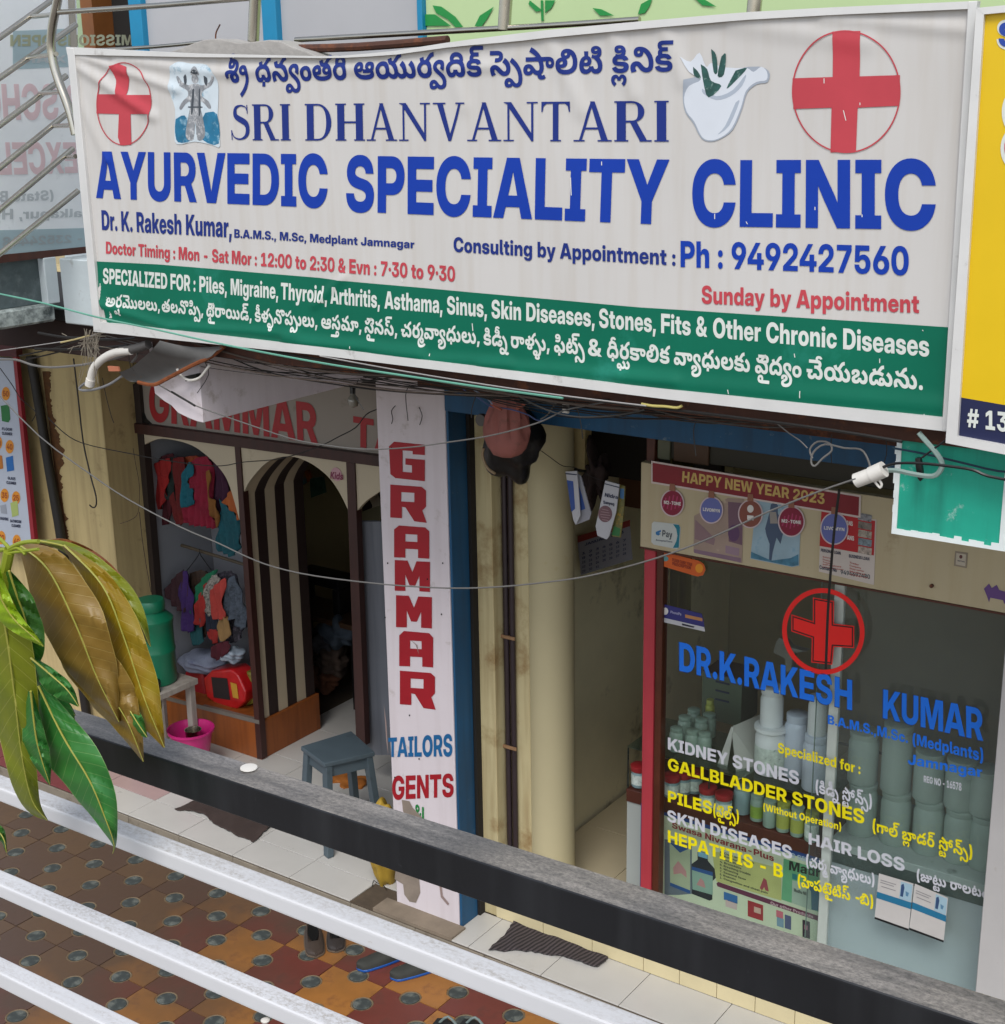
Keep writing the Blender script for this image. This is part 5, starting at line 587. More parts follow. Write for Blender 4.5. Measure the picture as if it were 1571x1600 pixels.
for i in range(7):
    x = -4.06 + .465 * i
    if i == 0: tilebox(-4.06 - .14, -4.06, -.129, .197, .15, M_wt)
    tilebox(x, x + .465, -.129, .197, .15, M_wt)
M_riser = mat('riser_tile', '#857c6e', .5, .12, 5, .1, 20, dirt=('#4e4233', .3, 8))
for i in range(17):
    x = -8.6 + .465 * i; q = MB(); q.box(x + .002, x + .463, -.136, -.127, -.004, .138); q.build('riser_tile', M_riser, porch, bevel=.001, seg=1)
q = MB(); q.box(-4.72, -4.17, -.128, .0, .142, .162); q.build('cement_patch', mat('cement', '#7d7060', .9, .25, 6, .5, 30), porch)
q = MB(); q.box(-4.1, -1.1, .2, 3.1, .143, .29); cl = q.build('clinic_floor', M_grout); tag(cl, kind='structure')
for i in range(8):
    x = -3.17 + .2095 * i; tq = MB(); tq.box(x + .0015, x + .208, .192, .2, .152, .292); tq.build('riser_tile', M_ct, cl, bevel=.001, seg=1)
for i in range(3):
    x = -3.17 - .31 * (i + 1); tq = MB(); tq.box(x + .0015, x + .3085, .192, .2, .152, .292); tq.build('riser_tile', M_ct, cl, bevel=.001, seg=1)
for i in range(6):
    for j in range(6): tilebox(-4.1 + .465 * i, -4.1 + .465 * (i + 1), .2 + .465 * j, .2 + .465 * (j + 1), .3, M_bt, par=cl)
# ------------------------------------------------------------------ building shell
B = empty('shop_building', (-4, 1, 0), 'cream walled building with a blue lintel over small street-level shops', 'building')
def bx(name, m, x0, x1, y0, y1, z0, z1, bevel=.004, par=B, label=None): return MB().box(x0, x1, y0, y1, z0, z1).build(name, m, par, bevel=bevel, seg=1, label=label)
bx('wall', M_cream, -9.5, -7.56, .63, .93, .15, 3.45)
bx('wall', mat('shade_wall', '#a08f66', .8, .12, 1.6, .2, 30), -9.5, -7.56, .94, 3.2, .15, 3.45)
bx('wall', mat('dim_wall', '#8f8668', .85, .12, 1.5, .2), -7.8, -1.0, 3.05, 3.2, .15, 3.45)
bx('wall', mat('party_wall', '#ded4b0', .85, .12, 1.5, .2, dirt=('#5a4a2c', .2, 2)), -4.42, -4.12, .5, 3.05, .15, 3.3)
bx('wall', M_cream, -1.16, -.9, .1, 3.1, .15, 3.3)
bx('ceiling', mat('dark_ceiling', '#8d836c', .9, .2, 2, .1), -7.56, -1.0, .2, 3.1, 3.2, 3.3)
bx('wall', M_cream, -4.42, -4.24, .2, .5, .15, 3.2)
bx('floor_slab', mat('slab_edge', '#3b2b26', .9, .2, 3, .3), -5.2, .9, -1.06, .2, 3.46, 3.62)
bx('lintel', M_blue, -4.2, 1.0, -.02, .18, 3.035, 3.3)
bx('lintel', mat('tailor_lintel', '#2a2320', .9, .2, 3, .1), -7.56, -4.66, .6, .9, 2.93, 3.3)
bx('steel_angle', M_rust, -5.0, .8, -1.13, -1.07, 3.44, 3.53, .002)
bx('steel_angle', M_rust, -4.3, -1.9, -.1, -.02, 3.16, 3.22, .002)
# pillar with painted name
pil = MB().box(-4.65, -4.212, 0, .15, .15, 3.2).build('painted_pillar', M_lilac, B, bevel=.006, label='lilac pillar with GRAMMAR TAILORS painted down its face')
bx('pillar_side', M_blue, -4.210, -4.196, .004, .15, .15, 3.2, .002, pil, 'flaking blue painted side of the pillar')
bx('drain_gap', mat('gap_shade_black', '#17130f', .8, .3, 8, .3), -4.235, -4.18, .152, .2, .15, 3.25, .002)  # black strip paints the shadow in the gap beside the pillar
bx('pilaster', M_creamL, -4.238, -4.085, .2, .5, .15, 3.3)
bx('wall', M_creamL, -4.085, -3.94, .31, .5, .15, 3.3, .003)
MB().lathe((-3.875, .42, .15), [(.125, 0), (.125, 3.1)], 40).build('round_column', mat('column_cream', '#b5aa86', .7, .07, 1.2, .12, 26, dirt=('#a08a52', .12, 3)), B, smooth=True)
# lettering of the pillar
kk = MB()
rows = [('G', 608, 690, 664, 752), ('R', 610, 757, 667, 817), ('A', 616, 821, 671, 873), ('M', 617, 875, 672, 925), ('M', 619, 930, 675, 982), ('A', 624, 986, 677, 1043), ('R', 625, 1048, 681, 1109)]
for ch, x0, y0, x1, y1 in rows:
    cs = BLOCK[ch]; v_, f_ = tris([ccw(cs[0])] + [ccw(c)[::-1] for c in cs[1:]])
    kk.add([P(x0 + (x1 - x0) * a / 100, y1 + (y0 - y1) * b / 100, 1, -.003) for a, b in v_], f_)
kk.build('lettering', mat('red_sign_paint', '#99101f', .5, .1, 6, .1), pil, solid=1)
TL('TAILORS', 607, 1183, 707, 1182, 30, 35, mat('blue_sign_paint', '#0f5c8f', .5, .1, 6, .1), pil, v=-.003)
TL('GENTS', 613, 1250, 709, 1245, 37, 36, mat('red_sign_paint', '#99101f'), pil, v=-.003)
TL('&L', 648, 1278, 668, 1286, 22, 22, mat('green_sign_paint', '#1d7a3c', .5, .1, 6, .1), pil, v=-.003)
for x_, y_ in ((606, 880), (668, 905), (612, 700), (690, 960), (640, 1118), (602, 965), (655, 1186), (692, 880), (617, 1215), (700, 1230), (646, 1420), (690, 1395)):
    PT('nail_hole', ell(x_, y_, 1.1, 1.5, 8), M_dark, pil, v=-.0035)
for c_ in ([(683, 1376), (690, 1384), (692, 1400), (702, 1412), (700, 1415), (689, 1402), (687, 1386)], [(642, 1000), (652, 1008), (655, 1024), (650, 1008)], [(600, 1100), (604, 1130), (607, 1180), (604, 1160), (602, 1130)]): PT('crack', c_, mat('hairline_crack', '#8d7a74', .9), pil, v=-.004)
M_plaster = mat('bare_plaster', '#84786c', .9, .2, 9, .5, 40)
PT('plaster_patch', [(618, 1362), (630, 1360), (655, 1372), (657, 1395), (650, 1411), (640, 1409), (632, 1398), (630, 1382), (617, 1374)], M_plaster, pil, v=-.0025)
PT('plaster_patch', [(628, 1250), (640, 1252), (645, 1262), (660, 1278), (668, 1300), (655, 1300), (640, 1282), (630, 1268)], M_plaster, pil, v=-.0035)
# ------------------------------------------------------------------ cantilever beams
q = MB(); q.prism([(-5.06, -1.1, 3.46), (-4.74, -1.1, 3.46), (-4.74, -1.1, 3.122), (-4.78, -1.1, 3.124), (-4.84, -1.1, 3.135), (-4.9, -1.1, 3.15), (-4.94, -1.1, 3.18), (-4.985, -1.1, 3.195), (-5.045, -1.1, 3.225)], (0, 1.23, 0))
q.build('lilac_beam', M_lilac, B, bevel=.003, seg=1, label='lilac painted cantilever beam with a broken lower corner')
M_teal = mat('teal_paint', '#1aa288', .5, .25, 2.5, .25, 22, dirt=('#cfe0da', .13, 11), streak=('#0a7260', .6))
gb = bx('green_beam', M_teal, -1.544, -1.185, -1.1, .1, 3.125, 3.46, .004, B, 'sea-green painted cantilever beam with whitewashed edges')
k = MB(); e = .011
for (a, b, c, d) in ((-1.548, -1.53, 3.12, 3.46), (-1.2, -1.18, 3.12, 3.46), (-1.53, -1.2, 3.12, 3.133)):
    n_ = 14; t_ = []
    for i in range(n_):
        if d - c > .1: z0, z1 = c + (d - c) * i / n_, c + (d - c) * (i + 1) / n_; w = random.uniform(-.004, .003); k.box(a - (w if a < -1.4 else 0), b + (0 if a < -1.4 else 0) - (w if a > -1.4 else 0) * 0, -1.104 - i % 2 * .0004, -1.1, z0, z1)
        else: x0, x1 = a + (b - a) * i / n_, a + (b - a) * (i + 1) / n_; k.box(x0, x1, -1.104 - i % 2 * .0004, -1.1, c, d + random.uniform(-.003, .012))
k.build('white_edge', mat('whitewash', '#dfe6e4', .8, .06, 8, .2), gb)
bx('beam_side', M_lilac, -1.182, -1.179, -1.098, .1, 3.127, 3.46, .0, gb)
# ------------------------------------------------------------------ upper storey
M_up = mat('upper_wall_grey', '#aeaeb0', .8, .05, 2, .1, 30); M_fr = mat('blue_window_frame', '#1683ad', .5, .1, 5, .1); M_mural = mat('mural_green_ground', '#b9cf9a', .7, .05, 2, .1)
U = empty('upper_storey', (-5, .3, 3.6), 'upper storey front with blue frames and leafy mural above the signboard', 'building')
ux = lambda px: P(px, 40, 1, 0.0).x
def ubx(name, m, a, b, y0=0.0, y1=.1, z0=3.63, z1=5.8): return MB().box(ux(a), ux(b), y0, y1, z0, z1).build(name, m, U, bevel=.003, seg=1)
ubx('wall', M_up, 204, 655, .03, .15); ubx('wall', mat('banner_edge_green', '#9cb08c', .7), 108, 128, .02, .15); ubx('wall', M_wpaint, 60, 108, .02, .15)
ubx('doorway', M_dark, 150, 204, .12, .2); ubx('door_frame', mat('door_wood', '#7a4a22', .5, .2, 6), 130, 148, -.01, .15)
for a, b in ((205, 224), (412, 434), (654, 662)):
    ubx('frame', M_fr, a, b, -.01, .1)
ubx('wall', M_mural, 662, 1900, .02, .15)
M_leafp = mat('mural_leaf_green', '#1f8a3f', .6, .1, 8)
kk = MB()
for pts in ([(664, 22), (680, 22), (705, 40), (664, 40)], [(676, 8), (690, 10), (712, 26), (724, 42), (712, 42), (700, 30), (682, 20)], [(742, 40), (750, 24), (772, 10), (762, 28), (752, 42)],
            [(845, 0), (849, 0), (850, 32), (846, 32)], [(828, 0), (848, 16), (838, 18), (826, 6)], [(852, 0), (868, 0), (862, 12), (852, 20)], [(926, 12), (940, 14), (960, 24), (938, 24)], [(997, 22), (1002, 6), (1020, -4), (1016, 8), (1008, 20)], [(1080, -8), (1100, -2), (1120, 10), (1098, 8)]):
    kk = MB(); patch(kk, pts, 1, .014); kk.build('painted_leaf', M_leafp, U, solid=1)

# left stair landing, staircase and the back of a school banner
L_ = empty('stair_landing', (-6.5, -.7, 3.4), 'weathered concrete stair landing at the left edge beside the signboard', 'landing')
bx('landing_face', M_wpaint, -6.298, -5.72, -.58, -.3, 3.385, 3.73, .006, L_)
bx('lower_ledge', M_conc, -6.9, -6.3, -1.6, -.63, 3.405, 3.5, .012, L_)
bx('recess_wall', mat('mould_black_wall', '#566264', .9, .35, 7, .4, 30, dirt=('#6d7778', .4, 12)), -6.9, -6.34, -1.6, -.62, 3.5, 3.74, .004, L_)
bx('ledge_post', M_wpaint, -6.345, -6.292, -.68, -.6, 3.5, 3.74, .004, L_)
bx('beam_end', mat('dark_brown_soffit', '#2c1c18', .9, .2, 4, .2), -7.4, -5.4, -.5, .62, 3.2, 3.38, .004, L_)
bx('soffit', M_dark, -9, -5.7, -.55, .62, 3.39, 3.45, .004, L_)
BN = empty('school_banner', (-6.3, -.9, 4), 'pale school banner seen from behind with its reversed lettering at the left edge', 'banner')
xb = -6.3
q = MB(); q.add([P(-40, 410, 0, xb), P(136, 386, 0, xb), P(118, -30, 0, xb), P(-40, -30, 0, xb)], [(0, 1, 2, 3)])
q.build('banner_cloth', mat('banner_back', '#f3f6f6', .7, .05, 2, .1, dirt=('#b3b9ba', .2, 2)), BN, solid=1)
MB().hexa([P(-60, 418, 0, xb + .004), P(137, 395, 0, xb + .004), P(137, 385, 0, xb + .004), P(-60, 404, 0, xb + .004)], (-.03, 0, 0)).build('bottom_rail', M_wood, BN)
MB().hexa([P(112, 100, 0, xb + .004), P(122, 100, 0, xb + .004), P(116, -20, 0, xb + .004), P(106, -20, 0, xb + .004)], (-.03, 0, 0)).build('side_rail', M_steel, BN)
xq = xb + .003; bandm = mat('faded_blue_band', '#b3c6cb', .7, .05); pinkm = mat('faded_pink_ink', '#e8d0d2', .7, .05, 3); greym = mat('faded_grey_ink', '#c9ced0', .7)
PT('print_band', [(20, 48), (112, 44), (112, 104), (20, 108)], bandm, BN, 0, xb + .0015); PT('print_band', [(-20, 360), (134, 356), (136, 385), (-20, 400)], bandm, BN, 0, xb + .0015)
# seen from behind every word runs right to left
T('ADMISSIONS OPEN', (240, 70), (16, 72), (240, 54), (16, 54), flat('#b5b79a', .7), BN, 0, xq, name='lettering')
T('X AR', (104, 98), (38, 98), (104, 86), (38, 86), greym, BN, 0, xq)
T('AR SCHOOL', (160, 184), (-90, 190), (156, 132), (-94, 130), pinkm, BN, 0, xq)
T('EXCELLENT', (122, 270), (-110, 276), (118, 222), (-114, 222), pinkm, BN, 0, xq)
T('(State Board)', (84, 312), (-60, 318), (83, 297), (-60, 299), greym, BN, 0, xq)
T('Malkapur, Hyd', (150, 338), (-30, 344), (150, 326), (-30, 326), greym, BN, 0, xq)
T('- 23524448', (128, 378), (4, 386), (128, 366), (4, 370), flat('#b5bcbe', .7), BN, 0, xq)
def sheer(m, f=.4):
    t = m.node_tree; b = t.nodes["Principled BSDF"]; tr = t.nodes.new("ShaderNodeBsdfTranslucent"); ms = t.nodes.new("ShaderNodeMixShader"); ms.inputs[0].default_value = f
    lk = b.inputs['Base Color'].links; t.links.new(lk[0].from_socket, tr.inputs[0]); t.links.new(b.outputs[0], ms.inputs[1]); t.links.new(tr.outputs[0], ms.inputs[2]); t.links.new(ms.outputs[0], t.nodes['Material Output'].inputs[0])
for m_ in ('banner_back', 'faded_blue_band', 'faded_pink_ink', 'faded_grey_ink', 'print_b5b79a', 'print_b5bcbe'): sheer(MATS[m_])
ST = empty('stair_railing', (-6.15, -.9, 3.8), 'stainless steel bars of the stair railing sloping across the upper left corner', 'railing')
for (a, b), (c, d) in (((-60, 101), (85, -3)), ((-60, 163), (119, 38)), ((-60, 240), (104, 118)), ((-60, 310), (109, 174)), ((-60, 378), (114, 232)), ((-30, 420), (122, 298))):
    MB().tube([P(a, b, 0, -6.13), P(c, d, 0, -6.13)], .0145, 12).build('rail_bar', M_steel, ST, smooth=True)
for (a, b), (c, d) in (((49, 26), (84, 22)), ((44, 90), (88, 84)), ((62, 146), (98, 143)), ((84, 197), (114, 195)), ((106, 246), (118, 244))):
    MB().tube([P(a, b, 0, -6.12), P(c, d, 1, -1.0)], .011, 10).build('rail_stub', M_steel, ST, smooth=True)
BR = empty('balcony_railing', (-5, -1, 3.7), 'stainless steel balcony railing behind the top edge of the clinic signboard', 'railing')
def br(pts, r, name='rail_bar'): MB().tube([P(a, b, 1, -1.0) for a, b in pts], r, 14).build(name, M_steel, BR, smooth=True)
br([(94, -20), (88, 10), (82, 40), (80, 70), (84, 100), (93, 130), (103, 156), (111, 180), (118, 210)], .021, 'curved_post')
br([(92, 19), (250, 8), (420, -6)], .0115); br([(110, 80), (240, 73), (330, 64)], .008); br([(462, 62), (640, 52), (800, 43), (900, 37), (1000, 30)], .0105)
for x, y in ((399, 66), (791, 46), (1180, 30)):
    br([(x + 2, -30), (x, 0), (x - 3, y)], .024, 'post')
# tarp, mortar lump and rusty bar on the balcony edge
q = MB(); n_ = 22
top = [(252, 84), (275, 78), (300, 68), (318, 62), (340, 60), (358, 64), (372, 67), (395, 65), (420, 62), (440, 65), (456, 73), (478, 80), (500, 90)]
q.prism([P(x, y, 1, -1.15) for x, y in top] + [P(500, 104, 1, -1.15), P(252, 100, 1, -1.15)], (0, .12, 0))
tag(q.build('mortar_lump', mat('grey_mortar', '#a19d98', .9, .15, 8, .6, 30, bdist=.008), bevel=.004), 'grey lump of dried mortar on the balcony edge above the Telugu title', 'mortar')
q = MB(); q.tube([P(452, 76, 1, -1.08), P(560, 73, 1, -1.08), P(700, 62, 1, -1.08)], .016, 8); tag(q.build('rusty_bar', M_rust), 'rusty steel bar lying along the balcony edge above the signboard', 'steel bar')
q = MB(); q.tube([P(337, 60, 1, -1.12), P(338, 50, 1, -1.12), P(344, 38, 1, -1.12)], .003, 6); tag(q.build('bent_rod', M_rust), 'short bent wire sticking up from the mortar lump', 'wire')
# ------------------------------------------------------------------ clinic signboard
SY = -1.2
SB = empty('clinic_signboard', (-3.3, SY, 3.45), 'wide white and green flex signboard of the ayurvedic speciality clinic in an aluminium frame', 'signboard')
FOLDS = [((118, 100), (215, 165), .009, .022), ((140, 92), (250, 130), .008, .018), ((122, 150), (160, 230), .005, .02), ((210, 96), (330, 112), .006, .02), ((150, 440), (172, 500), .007, .016), ((165, 478), (250, 508), .007, .02),
         ((300, 512), (430, 520), .006, .018), ((480, 535), (620, 548), .009, .022), ((620, 560), (760, 566), .006, .02), ((800, 575), (1000, 590), .006, .022), ((500, 470), (530, 440), .006, .015), ((1050, 600), (1400, 630), .005, .03),
         ((860, 66), (900, 150), .004, .03), ((960, 60), (985, 130), .004, .025), ((1040, 50), (1062, 110), .004, .025), ((700, 90), (720, 150), .003, .03), ((1330, 30), (1500, 45), .005, .02), ((420, 110), (700, 105), .005, .02), ((1180, 40), (1320, 60), .004, .03)]
_fw = [((P(*a, 1, SY)), (P(*b, 1, SY)), h, w) for a, b, h, w in [(a_, b_, h_ * 1.35, w_ * 1.3) for a_, b_, h_, w_ in FOLDS]]
def hsurf(x, z):
    d = .0035 * math.sin(x * 3.1 + 1) * math.cos(z * 3.7) + .0012 * math.sin(x * 11 + z * 6)
    for a, b, h, w in _fw:
        ax_, az, bx_, bz = a.x, a.z, b.x, b.z; L2 = (bx_ - ax_) ** 2 + (bz - az) ** 2
        t = max(-.25, min(1.25, ((x - ax_) * (bx_ - ax_) + (z - az) * (bz - az)) / L2)); dx, dz = x - ax_ - t * (bx_ - ax_), z - az - t * (bz - az)
        e = (dx * dx + dz * dz) / (w * w)
        if e < 9: d += h * math.exp(-e) * (1 - .5 * e)
    return d
def drape(o, off):
    me = o.data; bm = bmesh.new(); bm.from_mesh(me); ox, oy, oz = o['_off']
    xs_ = [v.co.x for v in bm.verts]; zs_ = [v.co.z for v in bm.verts]
    for lo, hi, no, ix in ((min(xs_), max(xs_), (1, 0, 0), 0), (min(zs_), max(zs_), (0, 0, 1), 2)):
        st = .015; c = math.ceil(lo / st) * st
        while c < hi:
            co = [0, 0, 0]; co[ix] = c; bmesh.ops.bisect_plane(bm, geom=bm.verts[:] + bm.edges[:] + bm.faces[:], plane_co=co, plane_no=no, dist=1e-5); c += st
    for v in bm.verts: v.co.y = SY - oy - hsurf(v.co.x + ox, v.co.z + oz) - off
    bm.to_mesh(me); bm.free(); me.polygons.foreach_set('use_smooth', [True] * len(me.polygons)); return o
def cv(pl, t):
    x = pl[0][0] + t * (pl[-1][0] - pl[0][0])
    for (a, b), (c, d) in zip(pl, pl[1:]):
        if x <= c + 1e-6: return (x, b + (d - b) * (x - a) / (c - a))
    return pl[-1]
TOP = [(110, 84), (300, 88), (480, 88), (520, 89), (611, 84), (713, 70), (800, 64), (860, 57), (1000, 44), (1160, 31), (1300, 22), (1515, 13)]
BND = [(146, 408), (250, 413), (500, 434), (530, 438), (1000, 480), (1483, 511)]
BOT = [(156, 503), (500, 543), (796, 580), (1000, 605), (1474, 654)]
def sheet(lo, hi, nu, nv_, off, name, m, ledge=None):
    q = MB()
    for i in range(nu + 1):
        for j in range(nv_ + 1):
            a, b = cv(lo, i / nu), cv(hi, i / nu); v = j / nv_; x, y = a[0] + (b[0] - a[0]) * v, a[1] + (b[1] - a[1]) * v
            if ledge: x += ledge(1 - v) * max(0, 1 - i / nu * 12)
            p = P(x, y, 1, SY); q.v.append(Vector((p.x, SY - hsurf(p.x, p.z) - off, p.z))); q.uv.append((0, 0))
    q.f = [(i * (nv_ + 1) + j, (i + 1) * (nv_ + 1) + j, (i + 1) * (nv_ + 1) + j + 1, i * (nv_ + 1) + j + 1) for i in range(nu) for j in range(nv_)]
    o = q.build(name, m, SB, smooth=True, solid=1); return o
M_flexw = mat('white_flex', '#c4c1bd', .42, .035, 1.4, .12, 900, dirt=('#a49a8a', .08, 1.6), streak=('#b3aa9d', .35), bdist=.0006)
M_flexg = mat('green_flex', '#00644c', .45, .12, 2.0, .12, 900, dirt=('#1f7d69', .2, 2.2), bdist=.0006)
sheet(BOT, TOP, 230, 100, 0, 'white_flex', M_flexw)
sheet(BOT, BND, 230, 24, .0014, 'green_flex', M_flexg, ledge=lambda d: 9 * d * d * 1.3)
def frame(pl_out, pl_in, name):
    q = MB(); n_ = max(len(pl_out), len(pl_in)) * 3
    for i in range(n_):
        a, b, c, d = cv(pl_out, i / n_), cv(pl_out, (i + 1) / n_), cv(pl_in, (i + 1) / n_), cv(pl_in, i / n_)
        q.hexa([P(*a, 1, SY - .016), P(*b, 1, SY - .016), P(*c, 1, SY - .016), P(*d, 1, SY - .016)], (0, .03, 0))
    return q.build(name, M_alu, SB)
frame([(103, 73), (300, 83), (480, 87), (520, 88), (611, 80), (713, 64), (800, 53), (860, 46), (1000, 33), (1160, 19), (1300, 11), (1528, 1)], [(105, 85), (300, 89), (480, 90), (520, 91), (611, 86), (713, 72), (800, 65), (860, 58), (1000, 45), (1160, 31), (1300, 23), (1526, 13)], 'frame_rail')
frame([(146, 518), (500, 555), (796, 592), (1000, 619), (1478, 674)], [(147, 502), (500, 542), (796, 579), (1000, 604), (1479, 653)], 'frame_rail')
for q4 in (((104, 74), (115, 75), (157, 516), (146, 517)), ((1513, 2), (1527, 1), (1480, 674), (1472, 672))):
    MB().hexa([P(x, y, 1, SY - .0175) for x, y in q4], (0, .033, 0)).build('frame_rail', M_alu, SB, bevel=.002, seg=1)
MB().hexa([P(x, y, 1, SY + .05) for x, y in ((114, 110), (1518, 80), (1476, 660), (152, 508))], (0, .02, 0)).build('backing_sheet', M_rust, SB)
# letters
c_b = mat('blue_ink', '#0f389c', .42, .08, 3, .0); c_n = mat('navy_ink', '#1c2f78', .42, .08, 3, .0); c_r = mat('red_ink', '#b8434c', .42, .1, 3, .0); c_w = mat('white_ink', '#cfd3cc', .45, .05, 3, .0)
LO = .0024
def SL(items, bl, br_, tl, tr, m, cap=727.0, name='lettering'):
    q = MB(); put(q, items, bl, br_, tl, tr, 1, SY, cap); return drape(q.build(name, m, SB, solid=1), LO)
SL(lay('@title'), (355, 129), (1054, 111), (355, 100), (1054, 81), c_n, 540)
SL(lay_serif('SRI DHANVANTARI'), (362, 219), (1046, 221), (361, 163), (1046, 157), c_n, 700)
SL(lay('AYURVEDIC'), (151, 309), (512, 325), (150, 236), (512, 241), c_b)
SL(lay('SPECIALITY'), (541, 330), (1043, 351), (541, 243), (1047, 249), c_b)
SL(lay('CLINIC'), (1082, 353), (1463, 359), (1083, 250), (1463, 249), c_b)
SL(lay('Dr. K. Rakesh Kumar,'), (160, 359), (363, 371), (159, 328), (363, 338), c_n)
SL(lay('B.A.M.S., M.Sc, Medplant Jamnagar'), (367, 371), (648, 388), (367, 357.5), (648, 375), c_n)
SL(lay('Consulting by Appointment :'), (710, 393), (1056, 415), (710, 370), (1056, 389), c_n)
SL(lay('Ph : 9492427560'), (1064, 417), (1421, 430), (1064, 376), (1421, 385), c_b)
SL(lay('Doctor Timing : Mon - Sat Mor : 12:00 to 2:30 & Evn : 7·30 to 9·30'), (166, 396), (712, 440), (166, 377), (712, 416), c_r)
SL(lay('Sunday by Appointment'), (1097, 474), (1437, 489), (1097, 446), (1437, 460), c_r)
q = MB(); bl_ = lambda x: 442.7 + (557 - 442.7) * (x - 161.7) / (1453 - 161.7)
for s_, a, b in (('SPECIALIZED FOR :', 161.5, 306), ('Piles,', 312, 355), ('Migraine,', 361, 436), ('Thyroid,', 440, 512), ('Arthritis,', 517, 595), ('Asthama,', 602, 692), ('Sinus,', 699, 762), ('Skin Diseases,', 769, 930), ('Stones,', 937, 1026), ('Fits &', 1034, 1106), ('Other Chronic Diseases', 1115, 1453)):
    hh = lambda x: 24 + 9.5 * (x - 161) / 1292
    put(q, lay(s_), (a, bl_(a)), (b, bl_(b)), (a, bl_(a) - hh(a)), (b, bl_(b) - hh(b)), 1, SY)
drape(q.build('lettering', c_w, SB, solid=1), LO)
q = MB(); b2 = lambda x: 478 + (609 - 478) * (x - 167) / (1443 - 167)
for s_, a, b in (('@d1', 167, 250), ('@d2', 253, 318), ('@d3', 323, 394), ('@d4', 399, 497), ('@d5', 503, 566), ('@d6', 571, 622), ('@d7', 628, 750), ('@d8', 756, 796), ('@d9', 799, 859), ('@d10', 866, 914), ('&', 919, 941), ('@d11', 949, 1048), ('@d12', 1054, 1173), ('@d13', 1181, 1254), ('@d14', 1262, 1443)):
    hh = lambda x: 15 + 9 * (x - 167) / 1276
    put(q, lay(s_), (a, b2(a)), (b, b2(b)), (a, b2(a) - hh(a)), (b, b2(b) - hh(b)), 1, SY, 540 if s_[0] == '@' else 560)
drape(q.build('lettering', c_w, SB, solid=1), LO)
# crosses
def SP(pts, m, name, off=LO, label=None):
    q = MB()
    for p_ in (pts if isinstance(pts[0][0], (tuple, list)) else [pts]): patch(q, p_ if name in ('scratch', 'red_cross') else rnd(p_, 3), 1, SY)
    return drape(q.build(name, m, SB, solid=1, label=label), off)
SP([(173, 103), (187, 99), (199, 104), (203, 120), (200, 148), (236, 148), (237, 178), (205, 178), (207, 226), (190, 227), (186, 214), (187, 178), (152, 177), (153, 147), (184, 147), (182, 125)], c_r, 'red_cross', label='small red cross with a wavy upper arm')
SP([(1303, 49), (1346, 48), (1344, 119), (1407, 117), (1406, 165), (1341, 168), (1338, 237), (1298, 238), (1300, 168), (1240, 170), (1239, 122), (1302, 120)], c_r, 'red_cross', label='large red cross in a thin red circle')
q = MB(); ring(q, 195, 162, 43, 65, 1.6, 1, SY, 64); drape(q.build('cross_circle', c_r, SB, solid=1), LO + .0006)
q = MB(); ring(q, 1323, 143, 85, 96, 2.2, 1, SY, 80); drape(q.build('cross_circle', c_r, SB, solid=1), LO + .0006)
for m_ in (c_b, c_n, c_r, M_flexw, M_flexg): m_.node_tree.nodes['Principled BSDF'].inputs['Specular IOR Level'].default_value = .25
# torn picture of a standing figure, generic
SP([(268, 104), (280, 96), (300, 99), (324, 101), (338, 120), (342, 140), (341, 190), (345, 228), (332, 226), (306, 221), (278, 225), (274, 205), (275, 170), (266, 140)], mat('torn_picture', '#c5d0d6', .4, .1, 12, 0, dirt=('#2f7f9c', .28, 13)), 'torn_picture', LO)
SP([[(276, 186), (290, 180), (298, 200), (300, 219), (280, 222), (275, 205)], [(322, 176), (340, 178), (343, 224), (318, 218), (314, 195)]], mat('torn_picture_blue', '#1b6f93', .4, .3, 18, 0, dirt=('#a9cbd8', .3, 22)), 'picture_water', LO + .0005)
SP([ell(306, 123, 5.5, 7, 12), [(300, 117), (302, 108), (306, 103), (311, 108), (313, 117)], [(296, 133), (302, 131), (310, 131), (317, 133), (328, 128), (333, 118), (336, 120), (331, 133), (319, 141), (317, 150), (327, 158), (331, 168), (327, 169), (321, 162), (315, 158), (314, 166), (318, 182), (322, 206), (319, 217), (310, 217), (307, 190), (304, 217), (294, 217), (292, 205), (296, 182), (299, 166), (298, 158), (291, 163), (285, 171), (282, 168), (287, 158), (295, 150), (294, 141), (283, 134), (277, 121), (280, 119), (286, 128)]], mat('figure_grey', '#86898d', .5, .3, 30, 0, dirt=('#dcdcdc', .4, 34)), 'picture_figure', LO + .0009)
SP([[(300, 113), (306, 108), (312, 114), (306, 116)], [(302, 140), (305, 140), (303, 175), (300, 175)], [(312, 140), (314, 140), (315, 175), (312, 178)], [(296, 166), (316, 166), (316, 168), (297, 168)], [(288, 120), (292, 116), (293, 128), (290, 132)], [(320, 118), (325, 122), (324, 134), (320, 128)]], flat('#40464d'), 'picture_figure', LO + .0012)
SP([(1070, 124), (1170, 104), (1201, 110), (1200, 128), (1184, 131), (1168, 144), (1160, 170), (1146, 202), (1128, 216), (1112, 221), (1097, 216), (1084, 192), (1072, 175), (1068, 152)], flat('#9aa2ad'), 'mortar_shadow', LO - .0003)
SP([(1064, 88), (1080, 96), (1094, 82), (1104, 104), (1112, 98), (1128, 104), (1150, 106), (1168, 106), (1178, 112), (1190, 104), (1199, 112), (1198, 125), (1182, 128), (1166, 142), (1158, 168), (1144, 200), (1128, 214), (1112, 219), (1098, 214), (1086, 190), (1074, 174), (1070, 152), (1078, 134), (1096, 124), (1078, 112)], mat('mortar_print_white', '#ccd1d8', .4, .04, 6, 0), 'mortar_print', LO)
